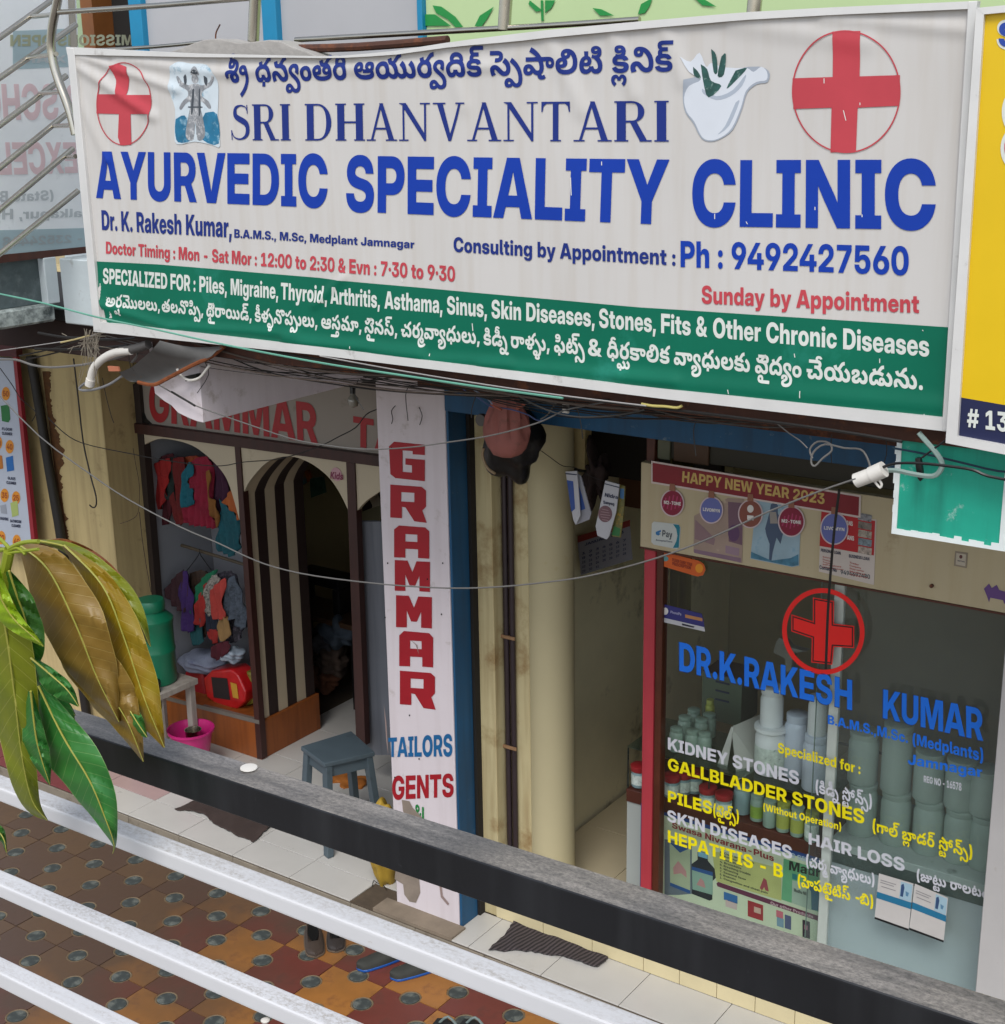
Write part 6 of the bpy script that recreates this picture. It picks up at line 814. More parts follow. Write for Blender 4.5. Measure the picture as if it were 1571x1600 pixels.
SP([[(1098, 138), (1120, 150), (1146, 140), (1166, 116), (1160, 134), (1142, 150), (1120, 156), (1100, 146)], [(1150, 160), (1156, 158), (1140, 196), (1122, 210), (1134, 196)]], flat('#a3acb8'), 'mortar_shade', LO + .0003)
SP([[(1096, 100), (1106, 108), (1112, 126), (1128, 134), (1108, 152), (1100, 128)], [(1112, 76), (1120, 86), (1122, 112), (1116, 112)], [(1128, 88), (1135, 84), (1132, 116), (1122, 118)], [(1150, 110), (1168, 106), (1150, 126), (1136, 138)], [(1084, 104), (1092, 112), (1096, 122), (1086, 118)]], mat('herb_print', '#24504a', .5, .45, 40, 0, dirt=('#9fb8ae', .25, 50)), 'herb_print', LO + .0006)
rr_ = random.Random(3)
SP([[(x, y), (x + 1.3, y), (x + 1.3 + dx, y + l), (x + dx, y + l)] for x, y, l, dx in [(1288, 122, 8, 0), (1318, 172, 16, 4), (1344, 160, 4, 0), (1117, 334, 8, 0), (1166, 346, 4, 2), (1273, 323, 5, 0), (1347, 335, 4, 0), (893, 277, 28, 1), (941, 252, 6, 0), (738, 505, 12, 1), (672, 552, 4, 0), (550, 540, 4, 0), (1242, 552, 6, 1), (1375, 560, 7, 0), (1139, 608, 7, 1), (1252, 610, 11, 0), (1445, 646, 6, 0), (628, 435, 5, 1), (1442, 515, 2, 1)]], flat('#d8d6d0'), 'scratch', LO + .0007)
# ------------------------------------------------------------------ yellow signboard at the right edge
YB = empty('yellow_signboard', (-1.2, -1.24, 3.5), 'yellow signboard with a navy strip, cut off at the right edge of the view', 'signboard')
yY = -1.25
def yp(name, pts, m, off=0, th=.004):
    q = MB(); q.prism([P(x, y, 1, yY - off) for x, y in pts], (0, th, 0)); return q.build(name, m, YB)
yp('yellow_flex', [(1536, 20), (1900, -12), (1900, 690), (1497, 620)], mat('yellow_flex', '#d9b400', .42, .05, 2, .1, 800, bdist=.0005))
yp('navy_flex', [(1497, 620.3), (1900, 690.3), (1900, 760), (1492, 685)], mat('navy_flex', '#181f45', .42, .08, 3, .1, 800, bdist=.0005))
for pts in ([(1526, 12), (1538, 22), (1496, 690), (1478, 692)], [(1526, 12), (1900, -24), (1900, -12), (1538, 22)], [(1478, 692), (1496, 682), (1900, 757), (1900, 775)]):
    yp('frame_rail', pts, M_alu, .015 + rr_.random() * .002, .035)
TL('# 13-', 1511.5, 667, 1592, 677, 29, 31, c_w, YB, v=yY - .0035)
for cx_, cy_, m_ in ((1575, 52, BLUEINK),):
    q = MB(); put(q, lay('S'), (1561, 72), (1592, 74), (1561, 34), (1592, 36), 1, yY - .003); q.build('lettering', m_, YB, solid=1)
    q = MB(); put(q, lay('S'), (1558, 76), (1595, 78), (1558, 30), (1595, 32), 1, yY - .0015); q.build('lettering_outline', c_w, YB, solid=1)
yp('lettering', ell(1586, 175, 20, 34), c_w, .002, .001); yp('lettering', ell(1588, 232, 24, 34), c_w, .002, .001); yp('lettering', ell(1588, 230, 18, 27), flat('#c0304f'), .0035, .001)
# ------------------------------------------------------------------ tailor's shop
TY = .92
TS = empty('tailor_shop_front', (-6.6, TY, .15), 'tailor shop front with three arched openings between brown posts', 'shop front')
def strip(name, pts, m, d=.05, y=TY, par=TS, bevel=.0, label=None):
    q = MB(); q.prism([P(a, b, 1, y) for a, b in pts], (0, d, 0)); return q.build(name, m, par, bevel=bevel, seg=1, label=label)
M_post = mat('maroon_post', '#3a1c16', .5, .15, 6, .2, streak=('#1d0d0a', .5))
strip('top_beam', [(205, 661), (600, 714), (600, 730), (205, 676)], M_post, .08, TY - .03)
strip('post', [(203, 600), (217, 600), (246, 960), (262, 1140), (250, 1140), (232, 960)], mat('dark_post', '#2b201a', .7, .2, 6, .3), .06, TY - .01)
strip('post', [(366, 690), (374, 691), (410, 1186), (402, 1186)], M_post, .05, TY - .012)
strip('post', [(541, 722), (554, 724), (571, 1165), (557, 1165)], M_post, .05, TY - .012)
M_sp = mat('cream_spandrel', '#b3a78f', .7, .06, 2, .1, 30, dirt=('#8a7860', .1, 4))
archA = arc_px([(217, 700), (240, 688), (262, 686), (300, 696), (332, 720), (356, 752), (374, 812)])
archB = arc_px([(378, 778), (390, 752), (418, 722), (450, 713), (482, 722), (512, 744), (532, 772), (548, 806)])
archC = arc_px([(549, 814), (560, 796), (576, 780), (600, 764)])
strip('arch_panel', [(217, 674)] + [(372, 697)] + archA[::-1], M_sp, .03)
strip('arch_panel', [(372, 697), (546, 722)] + archB[::-1], M_sp, .03)
strip('arch_panel', [(546, 722), (600, 730)] + archC[::-1], M_sp, .03)
# striped jamb and arch soffit
XJ = -6.6; M_sc = mat('cream_stripe', '#b6a68c', .65, .07, 3, .1, dirt=('#8a7860', .1, 5)); M_sb = mat('brown_stripe', '#2c1d19', .6, .1, 3, .1)
curve = [P(x, y, 1, TY) for x, y in archB]
z_sp = curve[0].z; z0 = .427
ys_ = [TY + .02 + .093 * i for i in range(7)]
for i in range(6):
    a, b = ys_[i], ys_[i + 1]; m_ = M_sc if i % 2 == 0 else M_sb
    q = MB(); q.box(XJ - .02, XJ, a, b, z0, z_sp); q.build('stripe', m_, TS)
    q = MB(); n_ = len(curve); vs = []
    for p in curve:
        for y_ in (a, b): vs += [(p.x if p is not curve[0] else XJ, y_, p.z), ((p.x if p is not curve[0] else XJ) - .0, y_, p.z + .02)]
    for j in range(n_ - 1):
        o_ = 4 * j; q.f += [(o_, o_ + 2, o_ + 6, o_ + 4), (o_ + 1, o_ + 5, o_ + 7, o_ + 3), (o_, o_ + 4, o_ + 5, o_ + 1), (o_ + 2, o_ + 3, o_ + 7, o_ + 6)]
    q.v = [Vector(v) for v in vs]; q.uv = [(0, 0)] * len(vs); q.build('arch_stripe', m_, TS)
q = MB(); q.box(XJ - .04, XJ - .021, TY + .02, ys_[-1] + .02, z0, 2.4); q.build('jamb_back', M_sb, TS)
M_or = mat('orange_laminate', '#8a4a1c', .45, .2, 3, .1, 30, streak=('#5d2c10', .6))
MB().box(-7.6, XJ + .02, TY - .01, ys_[-1] + .02, .15, z0 - .002).build('display_plinth', M_or, TS, bevel=.003, seg=1)
strip('plinth_trim', [(255, 1087), (405, 1126), (405, 1132), (255, 1093)], mat('grey_trim', '#6d675f', .4, .1, 5), .03, TY - .014)
# window box behind the first arch
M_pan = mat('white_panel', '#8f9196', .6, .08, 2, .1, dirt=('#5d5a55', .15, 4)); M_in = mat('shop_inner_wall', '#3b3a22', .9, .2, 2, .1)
MB().box(-7.545, XJ - .04, 1.5, 1.53, z0, 2.9).build('back_panel', M_pan, TS, bevel=.002)
MB().box(-7.559, -7.545, TY + .04, 1.5, z0, 2.9).build('side_panel', M_pan, TS, bevel=.002)
# room behind the second arch
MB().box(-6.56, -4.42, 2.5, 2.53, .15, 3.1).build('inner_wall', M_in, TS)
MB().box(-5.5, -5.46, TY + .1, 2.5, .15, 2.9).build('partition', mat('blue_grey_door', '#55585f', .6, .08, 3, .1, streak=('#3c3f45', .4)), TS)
strip('shutter', [(556, 815), (600, 815), (612, 1180), (570, 1180)], mat('blue_grey_shutter', '#62656c', .6, .08, 3, .1, streak=('#44474d', .5)), .03, TY + .07)
# name board over the arches
NB = empty('tailor_name_board', (-6.5, TY + .02, 2.6), 'dim grey name board with red GRAMMAR lettering above the arched tailor front', 'signboard')
q = MB(); q.prism([P(x, y, 1, TY + .02) for x, y in [(216, 590), (216, 612), (219, 636), (226, 655), (238, 666), (600, 716), (600, 560), (225, 560)]], (0, .03, 0)); q.build('board', mat('grey_name_board', '#8f867c', .6, .06, 2, .1, dirt=('#6d6257', .12, 4)), NB)
strip('board_rim', [(212, 590), (216, 590), (216, 612), (219, 636), (226, 655), (238, 666), (238, 670), (222, 660), (214, 640), (211, 612)], M_black, .04, TY, NB)
M_rs = mat('red_board_letters', '#9c1f24', .5, .08, 4)
q = MB(); put(q, lay('GRAMMAR'), (233, 657), (497, 693), (233, 592), (494, 631), 1, TY + .016); q.build('lettering', M_rs, NB, solid=1)
q = MB(); put(q, lay('TAILORS'), (552, 697), (800, 737), (552, 650), (800, 690), 1, TY + .016); q.build('lettering', M_rs, NB, solid=1)
q = MB(); c_ = P(526, 741, 1, TY - .003); q.lathe(c_, [(.043, -.001), (.043, .001)], 28, 1); st = q.build('round_sticker', flat('#b98f96', .5)); tag(st, 'small round pinkish sticker on the cream panel right of the second arch', 'sticker')
T('Kids', (516, 748), (536, 750), (517, 737), (537, 739), flat('#7a2c4a'), st, v=TY - .0065)
# bulb and holder
q = MB(); c_ = P(552, 625, 1, .7); bl_e = empty('light_bulb', c_, 'unlit clear light bulb hanging under the ceiling left of the pillar', 'bulb')
q.lathe(c_, [(.006, -.045), (.026, -.035), (.034, -.01), (.03, .012), (.015, .03), (.013, .045)], 18); q.build('bulb_glass', mat('bulb_glass', '#8d8a80', .08, .1, 4, 0, spec=.9, coat=.6), bl_e, smooth=True)
q = MB(); q.lathe(c_, [(.017, .04), (.017, .075), (.01, .09), (.002, .3)], 14); q.build('holder', M_black, bl_e, smooth=True)
# garments
def garment(label, px, pts, y, col, name='hanging_garment', cat='garment', group=None, dirt=None, th=.035, seed=1):
    """hanging cloth: outline from photo points, rounded folds across its width"""
    y = .975 + (y - 1.1) * .45; c8 = hx(col)
    m = mat('cloth_' + col.strip('#'), tuple(v * .62 for v in c8[:3]), .85, .18, 9, .3, 120, dirt=dirt)
    c = rnd(pts, 3); vs, fs = tris([ccw(c)]); me = bpy.data.meshes.new(name)
    bm = bmesh.new(); W_ = [P(x, yy, 1, y) for x, yy in vs]; bv = [bm.verts.new(p) for p in W_]
    for f in fs:
        try: bm.faces.new([bv[i] for i in f])
        except ValueError: pass
    xs_ = [p.x for p in W_]; zs_ = [p.z for p in W_]
    for lo, hi, no, ix in ((min(xs_), max(xs_), (1, 0, 0), 0), (min(zs_), max(zs_), (0, 0, 1), 2)):
        st_ = .018; a = lo + st_
        while a < hi:
            co = [0, 0, 0]; co[ix] = a; bmesh.ops.bisect_plane(bm, geom=bm.verts[:] + bm.edges[:] + bm.faces[:], plane_co=co, plane_no=no, dist=1e-5); a += st_
    zt = max(zs_)
    for v in bm.verts:
        d = (zt - v.co.z); v.co.y -= .009 * (1 + 1.2 * min(1, d * 3)) * math.sin(v.co.x * 110 + seed * 1.7 + 3 * math.sin(v.co.z * 6 + seed)) + .006 * math.sin(v.co.x * 31 + v.co.z * 22 + seed)
    geo = bmesh.ops.solidify(bm, geom=bm.faces[:], thickness=.006)
    bm.to_mesh(me); bm.free(); me.polygons.foreach_set('use_smooth', [True] * len(me.polygons)); me.materials.append(m)
    o = bpy.data.objects.new(name, me); COL.objects.link(o); tag(o, label, cat, group); o['_off'] = (0, 0, 0); return o
G1 = 'garments hanging in the top of the tailor window'; G2 = 'garments on hangers in the lower tailor window'
for i, (lb, pts, yy, col, dt) in enumerate([
    ('bright red folded kurta at the left end of the upper rail', [(243, 724), (262, 716), (268, 722), (262, 760), (258, 780), (252, 796), (238, 790), (231, 783), (236, 758)], 1.22, '#b3201d', None),
    ('dark green shirt second from the left on the upper rail', [(262, 716), (272, 714), (276, 724), (274, 760), (276, 786), (262, 780), (260, 760)], 1.26, '#1c2d28', None),
    ('dark red blouse between the green shirt and teal cloth', [(272, 716), (288, 714), (292, 730), (288, 765), (292, 800), (286, 820), (272, 812), (268, 786), (272, 760)], 1.24, '#7a1a18', None),
    ('teal cloth piece with a bright turquoise corner', [(286, 742), (292, 728), (298, 722), (302, 740), (296, 752), (306, 782), (302, 788), (288, 792), (282, 770)], 1.16, '#0d6f80', None),
    ('crimson kurta in the middle of the upper rail', [(294, 730), (306, 716), (324, 714), (332, 730), (334, 760), (330, 790), (340, 824), (318, 822), (300, 820), (288, 812), (292, 786), (304, 770), (296, 752)], 1.2, '#a01638', None),
    ('purple shirt right of the crimson kurta', [(322, 716), (344, 722), (352, 742), (356, 770), (352, 790), (344, 806), (338, 824), (330, 790), (332, 748)], 1.25, '#4a1a3c', None),
    ('mustard scarf hanging in front of the crimson kurta', [(324, 736), (330, 734), (328, 756), (330, 776), (338, 786), (344, 806), (342, 824), (334, 808), (326, 790), (324, 770)], 1.12, '#9a6428', None),
    ('orange cloth with a pointed corner at the right of the window', [(350, 784), (362, 764), (374, 772), (376, 812), (366, 800)], 1.1, '#c4682e', None),
    ('long teal scarf hanging below the orange cloth', [(346, 778), (350, 784), (366, 800), (376, 816), (376, 850), (366, 868), (354, 866), (340, 856), (342, 820)], 1.14, '#14606b', ('#0c3f4a', .5, 30)),
    ('orange and red printed cloth behind the crimson kurta', [(276, 718), (300, 712), (316, 720), (310, 770), (300, 806), (284, 800), (278, 760)], 1.3, '#b5501e', ('#6d1a14', .5, 25)),
    ('olive dupatta hanging behind the purple shirt', [(336, 716), (356, 730), (366, 752), (370, 790), (362, 830), (348, 826), (344, 780)], 1.31, '#55521c', ('#2c2f14', .5, 20)),
    ('wine coloured shirt behind the red kurta at the left', [(238, 726), (256, 712), (272, 716), (270, 790), (262, 820), (248, 806), (240, 770)], 1.32, '#5a1220', None)]):
    garment(lb, None, pts, yy, col, dirt=dt, seed=i)
for i, (lb, pts, yy, col, dt) in enumerate([
    ('dark plum jacket at the left end of the lower hangers', [(286, 890), (294, 900), (298, 920), (292, 955), (280, 952), (266, 938), (260, 924), (270, 905)], 1.2, '#3d1a22', None),
    ('violet shirt beside the plum jacket', [(284, 900), (292, 892), (300, 930), (306, 960), (304, 985), (288, 984), (284, 960), (280, 930)], 1.18, '#43236b', None),
    ('emerald green shirt on the lower hangers', [(298, 948), (306, 922), (318, 902), (338, 890), (332, 906), (320, 926), (310, 950), (304, 962)], 1.22, '#0e7a52', None),
    ('red sleeve hanging between green and patterned cloth', [(306, 945), (318, 918), (324, 912), (322, 945), (318, 978), (306, 972)], 1.18, '#b02a22', None),
    ('cream and black patterned blouse on a hanger', [(322, 914), (334, 898), (346, 904), (340, 920), (336, 960), (328, 962), (320, 955)], 1.14, '#b8b0a4', ('#2a2522', .55, 60)),
    ('coral shirt in front on the lower hangers', [(330, 922), (344, 908), (352, 906), (350, 940), (355, 962), (344, 968), (332, 960)], 1.1, '#c4443a', None),
    ('tan trousers hanging below the coral shirt', [(344, 966), (356, 964), (360, 990), (350, 1002), (342, 990)], 1.12, '#a5814f', None),
    ('navy skirt below the patterned blouse', [(320, 958), (340, 964), (342, 985), (326, 986), (320, 972)], 1.16, '#1a2438', None),
    ('blue grey patterned shirt at the right of the lower hangers', [(356, 906), (366, 900), (374, 918), (384, 950), (388, 978), (374, 982), (366, 968), (356, 966), (352, 940)], 1.15, '#5a6573', ('#22262c', .5, 40)),
    ('red cloth hanging lowest under the navy skirt', [(324, 984), (340, 984), (342, 1004), (330, 1003)], 1.17, '#b5302a', None),
    ('maroon cloth heap on the window shelf', [(328, 1012), (350, 1002), (362, 1008), (352, 1024), (336, 1032)], 1.12, '#5b1526', None),
    ('dark printed kurta behind the coral shirt', [(340, 896), (358, 892), (372, 904), (380, 940), (378, 996), (352, 1000), (344, 950)], 1.3, '#2a2630', ('#5d5560', .45, 45)),
    ('brown checked cloth behind the green shirt', [(296, 896), (322, 892), (330, 930), (324, 990), (304, 996), (298, 950)], 1.32, '#4d3524', ('#1c1410', .5, 40)),
    ('teal sleeve hanging low beside the violet shirt', [(302, 960), (316, 966), (318, 1000), (306, 1008), (298, 985)], 1.24, '#155a5f', None)]):
    garment(lb, None, pts, yy, col, dirt=dt, seed=i + 20)
q = MB(); q.tube([P(284, 852, 1, 1.1), P(388, 884, 1, 1.1)], .012, 10); tag(q.build('hanging_rail', mat('wooden_rail', '#4d4232', .6), smooth=True), 'wooden rail across the tailor window carrying the lower hangers', 'rail')
hg = empty('clothes_hanger', P(305, 880, 1, 1.28), 'wire clothes hanger left of the wooden rail', 'hanger')
q = MB(); q.tube([P(312, 858, 1, 1.08), P(310, 868, 1, 1.06), P(292, 892, 1, 1.03)], .003, 6); q.tube([P(312, 858, 1, 1.08), P(314, 868, 1, 1.06), P(330, 890, 1, 1.03)], .003, 6); q.build('hanger_wire', M_black, hg)
# shelf goods: cloth pile, plastic wrap, red bags
def lump(name, label, cat, px, py, y, rx, rz, ry, m, seed=0, par=None, rough=.25, flatb=True):
    bm = bmesh.new(); bmesh.ops.create_icosphere(bm, subdivisions=4, radius=1); rn = random.Random(seed); a = [rn.uniform(0, 6) for _ in range(6)]
    c_ = P(px, py, 1, y)
    for v in bm.verts:
        n_ = v.co.normalized(); s_ = 1 + rough * (.5 * math.sin(3 * n_.x + a[0]) * math.sin(4 * n_.z + a[1]) + .35 * math.sin(7 * n_.x + a[2] + 3 * n_.y) + .25 * math.sin(11 * n_.z + a[3] + 5 * n_.x))
        v.co = Vector((n_.x * rx * s_, n_.y * ry * s_, n_.z * rz * s_))
    me = bpy.data.meshes.new(name); bm.to_mesh(me); bm.free(); me.polygons.foreach_set('use_smooth', [True] * len(me.polygons)); me.materials.append(m)
    o = bpy.data.objects.new(name, me); COL.objects.link(o); o.location = c_; tag(o, label, cat); return o
lump('cloth_pile', 'crumpled pale blue striped cloth lying on the tailor window shelf', 'cloth', 318, 1032, 1.15, .19, .07, .15, mat('pale_blue_cloth', '#7d8496', .8, .2, 8, .4, dirt=('#5b6280', .3, 20)), 1, rough=.22)
lump('plastic_wrap', 'clear crumpled plastic bag beside the striped cloth', 'plastic bag', 364, 1022, 1.05, .08, .06, .07, mat('clear_plastic', '#8f9aa6', .18, .2, 20, .4, coat=.5), 2, rough=.35)
bg1 = MB(); bg1.prism([P(x, y, 1, 1.0) for x, y in [(317, 1060), (330, 1048), (360, 1046), (372, 1056), (384, 1082), (382, 1098), (370, 1109), (345, 1106), (322, 1090)]], (0, .16, 0))
rb = bg1.build('red_bag', mat('red_bag', '#b0161a', .35, .2, 12, .4, 40, coat=.3), bevel=.02, seg=3, smooth=True); tag(rb, 'shiny red shopping bag with a black printed panel in the tailor window', 'bag')
PT('printed_panel', [(330, 1058), (355, 1060), (360, 1094), (334, 1090)], flat('#1d1618'), rb, v=.996); PT('yellow_tag', [(360, 1066), (370, 1069), (373, 1092), (364, 1090)], flat('#b98a2c'), rb, v=.995)
q = MB(); q.prism([P(x, y, 1, 1.06) for x, y in [(288, 1050), (316, 1046), (322, 1090), (310, 1096), (290, 1086)]], (0, .12, 0)); tag(q.build('red_bag', mat('dark_red_bag', '#86161c', .4, .2, 12, .4), bevel=.02, seg=3, smooth=True), 'darker red bag with a yellow corner behind the shiny red bag', 'bag')
q = MB(); q.prism([P(x, y, 1, 1.08) for x, y in [(370, 1046), (392, 1052), (396, 1100), (384, 1104), (372, 1070)]], (0, .1, 0)); tag(q.build('yellow_bag', mat('olive_bag', '#6d6420', .5, .3, 12, .3), bevel=.02, seg=3, smooth=True), 'olive and yellow bag squeezed against the striped jamb', 'bag')
# things inside the dark room
q = empty('sewing_machine', P(520, 960, 1, 2.0), 'dark sewing machine and table deep inside the second arch', 'sewing machine')
sm = MB(); c_ = P(512, 905, 1, 2.0); sm.box(c_.x - .25, c_.x + .15, 1.95, 2.1, c_.z - .05, c_.z + .05); sm.box(c_.x + .08, c_.x + .15, 1.95, 2.1, c_.z - .25, c_.z - .05); sm.box(c_.x - .25, c_.x - .19, 1.97, 2.07, c_.z - .2, c_.z - .05); sm.build('machine_head', M_black, q, bevel=.015)
MB().box(c_.x - .4, c_.x + .35, 1.85, 2.2, c_.z - .29, c_.z - .25).build('table_top', mat('dark_table', '#33200f', .5), q, bevel=.004)
for dx in (-.36, .28): MB().box(c_.x + dx, c_.x + dx + .05, 1.9, 2.15, .15, c_.z - .29).build('leg', M_black, q, bevel=.004)
for (pts, col, lb) in (([(446, 742), (476, 736), (480, 754), (456, 768), (446, 764)], '#5f8286', 'faded pale picture print high inside the second arch'), ([(466, 740), (482, 734), (486, 750), (474, 758)], '#a35a22', 'orange picture print high inside the second arch'), ([(484, 748), (504, 745), (508, 770), (486, 778)], '#33513f', 'green framed picture high inside the second arch')):
    q = MB(); q.prism([P(x, y, 1, 2.3) for x, y in pts], (0, .02, 0)); tag(q.build('wall_picture', mat('pic' + col, col, .5, .4, 14, 0)), lb, 'picture')
rr = random.Random(5)
for i, (x, y, col) in enumerate([(500, 1000, '#2b2a2e'), (520, 1030, '#3a2c22'), (505, 1060, '#54301a'), (530, 990, '#26303a')]):
    lump('cloth_bundle', ['dark grey bundle left under the sewing table', 'brown bundle right under the sewing table', 'rust coloured bundle lowest under the sewing table', 'blue black bundle highest by the sewing table'][i], 'bundle', x, y, 1.9, .13, .1, .1, mat('bundle' + col, col, .85, .3, 12, .4), i, rough=.5)
# ------------------------------------------------------------------ porch things
# green water drum on a white wooden stool
dc = Vector((-7.12, .5, .80)); dr = empty('water_drum', dc, 'green plastic water drum with a screw lid standing on a white wooden stand', 'water drum')
pc = P(246, 1065, 1, .5); pt_ = P(246, 965, 1, .5); dc = Vector((pc.x, .5, pc.z + .01)); dr.location = dc; Hh = pt_.z - pc.z
M_gd = mat('green_drum', '#0c6b4c', .4, .12, 3, .08, 20, coat=.1)
q = MB(); r_ = .135; q.lathe(dc, [(r_ * .96, 0), (r_, .02), (r_, Hh * .45), (r_ * 1.03, Hh * .47), (r_ * 1.03, Hh * .5), (r_, Hh * .52), (r_, Hh * .88), (r_ * 1.04, Hh * .9), (r_ * 1.04, Hh * .95), (r_ * .8, Hh * 1.02), (r_ * .62, Hh * 1.06), (r_ * .62, Hh * 1.1)], 36); q.build('drum_body', M_gd, dr, smooth=True)
q = MB(); q.lathe(dc, [(r_ * .68, Hh * 1.08), (r_ * .7, Hh * 1.1), (r_ * .7, Hh * 1.2), (r_ * .64, Hh * 1.23), (.001, Hh * 1.23)], 30); q.build('lid', M_gd, dr, smooth=True)
q = MB(); t_ = Vector((dc.x + .1, .42, dc.z + .05)); q.tube([t_, t_ + Vector((.06, -.05, 0))], .016, 10); q.tube([t_ + Vector((.06, -.05, .02)), t_ + Vector((.06, -.05, -.05))], .012, 10); q.build('tap', M_black, dr, smooth=True)
stc = empty('wooden_stand', (dc.x + .02, .5, .15), 'rough white wooden stand under the green water drum', 'stand')
M_ww = mat('rough_white_wood', '#9b938a', .75, .15, 6, .3, 30, streak=('#6d655c', .5))
MB().box(dc.x - .19, dc.x + .2, .32, .68, dc.z - .045, dc.z - .005).build('stand_top', M_ww, stc, bevel=.004)
MB().box(dc.x - .17, dc.x + .18, .34, .37, dc.z - .12, dc.z - .05).build('rail', M_ww, stc, bevel=.003)
for sx in (-.17, .13):
    for sy in (.34, .62): MB().box(dc.x + sx, dc.x + sx + .05, sy, sy + .045, .15, dc.z - .046).build('leg', M_ww, stc, bevel=.003)
# pink bucket with steel mug
bc = P(298, 1140, 1, .55); bc = Vector((bc.x, .55, .15)); top = P(298, 1138, 1, .55).z
bk = empty('bucket', bc, 'pink plastic bucket with a steel mug inside, on the tiled porch', 'bucket')
R1 = .15; M_pink = mat('pink_plastic', '#b51f6b', .35, .08, 5, .05)
q = MB(); q.lathe(bc, [(.085, 0), (.09, .004), (R1 * .97, top - .17), (R1 * 1.06, top - .165), (R1 * 1.06, top - .15), (R1, top - .15), (R1 * .93, top - .17), (.085, .02), (.001, .015)], 40); q.build('bucket_shell', M_pink, bk, smooth=True)
mg = MB(); mc = bc + Vector((.0, .02, top - .19)); mg.lathe(mc, [(.035, -.08), (.05, -.05), (.054, .02), (.058, .024), (.054, .022), (.045, -.04), (.001, -.06)], 28); mug = mg.build('steel_mug', M_steel, smooth=True); tag(mug, 'small stainless steel mug sitting in the pink bucket', 'mug')
# grey wooden stool in front of the pillar
z1 = .755; a_, b_, c_, d_ = [P(x, y, 2, z1) for x, y in ((470, 1166), (507, 1193), (586, 1175), (549, 1142))]
ce = (a_ + b_ + c_ + d_) / 4; sg = empty('wooden_stool', (ce.x, ce.y, .15), 'grey painted wooden stool with splayed legs on the white tiles', 'stool')
M_sg = mat('grey_blue_paint', '#49565d', .55, .15, 5, .2, 30, dirt=('#2f373b', .2, 6))
q = MB(); q.prism([a_, b_, c_, d_], (0, 0, -.03)); q.build('seat', M_sg, sg, bevel=.006)
cor = [a_, b_, c_, d_]
for i, p in enumerate(cor):
    t_ = ce + (p - ce) * .80; f_ = ce + (p - ce) * 1.06; t_.z = z1 - .031; f_.z = .152
    ux_, uy_ = (b_ - a_).normalized() * .028, (d_ - a_).normalized() * .02
    q = MB(); vs = [t_ + s1 * ux_ + s2 * uy_ for s1, s2 in ((-1, -1), (1, -1), (1, 1), (-1, 1))] + [f_ + s1 * ux_ + s2 * uy_ for s1, s2 in ((-1, -1), (1, -1), (1, 1), (-1, 1))]
    q.add(vs, [(0, 1, 2, 3), (7, 6, 5, 4), (0, 4, 5, 1), (1, 5, 6, 2), (2, 6, 7, 3), (3, 7, 4, 0)]); q.build('leg', M_sg, sg, bevel=.003)
for i in range(4):
    p, r2 = cor[i], cor[(i + 1) % 4]; t1 = ce + (p - ce) * .80; t2 = ce + (r2 - ce) * .80; t1.z = t2.z = z1 - .032
    q = MB(); n_ = (t2 - t1).cross(Vector((0, 0, 1))).normalized() * .009; q.add([t1 - n_, t2 - n_, t2 + n_, t1 + n_, t1 - n_ - Vector((0, 0, .075)), t2 - n_ - Vector((0, 0, .075)), t2 + n_ - Vector((0, 0, .075)), t1 + n_ - Vector((0, 0, .075))], [(0, 1, 2, 3), (7, 6, 5, 4), (0, 4, 5, 1), (1, 5, 6, 2), (2, 6, 7, 3), (3, 7, 4, 0)]); q.build('apron', M_sg, sg)
# cloths near the pillar
def ragged(pts, jit, seed, n=6):
    rn = random.Random(seed); o = []
    for i in range(len(pts)):
        a, b = pts[i], pts[(i + 1) % len(pts)]
        for k_ in range(n): t = k_ / n; o.append((a[0] + (b[0] - a[0]) * t + rn.uniform(-jit, jit), a[1] + (b[1] - a[1]) * t + rn.uniform(-jit, jit)))
    return o
def floorcloth(name, label, cat, pts, z, m, jit=1.2, seed=0, hump=.006, n=8):
    c = ragged(pts, jit, seed, n); vs, fs = tris([ccw(c)]); bm = bmesh.new(); bv = [bm.verts.new(P(x, y, 2, z)) for x, y in vs]
    for f in fs:
        try: bm.faces.new([bv[i] for i in f])
        except ValueError: pass
    xs_ = [v.co.x for v in bm.verts]; ys2 = [v.co.y for v in bm.verts]
    for lo, hi, no, ix in ((min(xs_), max(xs_), (1, 0, 0), 0), (min(ys2), max(ys2), (0, 1, 0), 1)):
        a = lo + .02
        while a < hi:
            co = [0, 0, 0]; co[ix] = a; bmesh.ops.bisect_plane(bm, geom=bm.verts[:] + bm.edges[:] + bm.faces[:], plane_co=co, plane_no=no, dist=1e-5); a += .02
    for v in bm.verts: v.co.z += .008 + hump * (math.sin(v.co.x * 19 + seed) * math.sin(v.co.y * 23 + seed * 2) + .5 * math.sin(v.co.x * 47 + v.co.y * 31))
    bmesh.ops.solidify(bm, geom=bm.faces[:], thickness=.004); me = bpy.data.meshes.new(name); bm.to_mesh(me); bm.free(); me.polygons.foreach_set('use_smooth', [True] * len(me.polygons)); me.materials.append(m)
    o = bpy.data.objects.new(name, me); COL.objects.link(o); tag(o, label, cat); return o
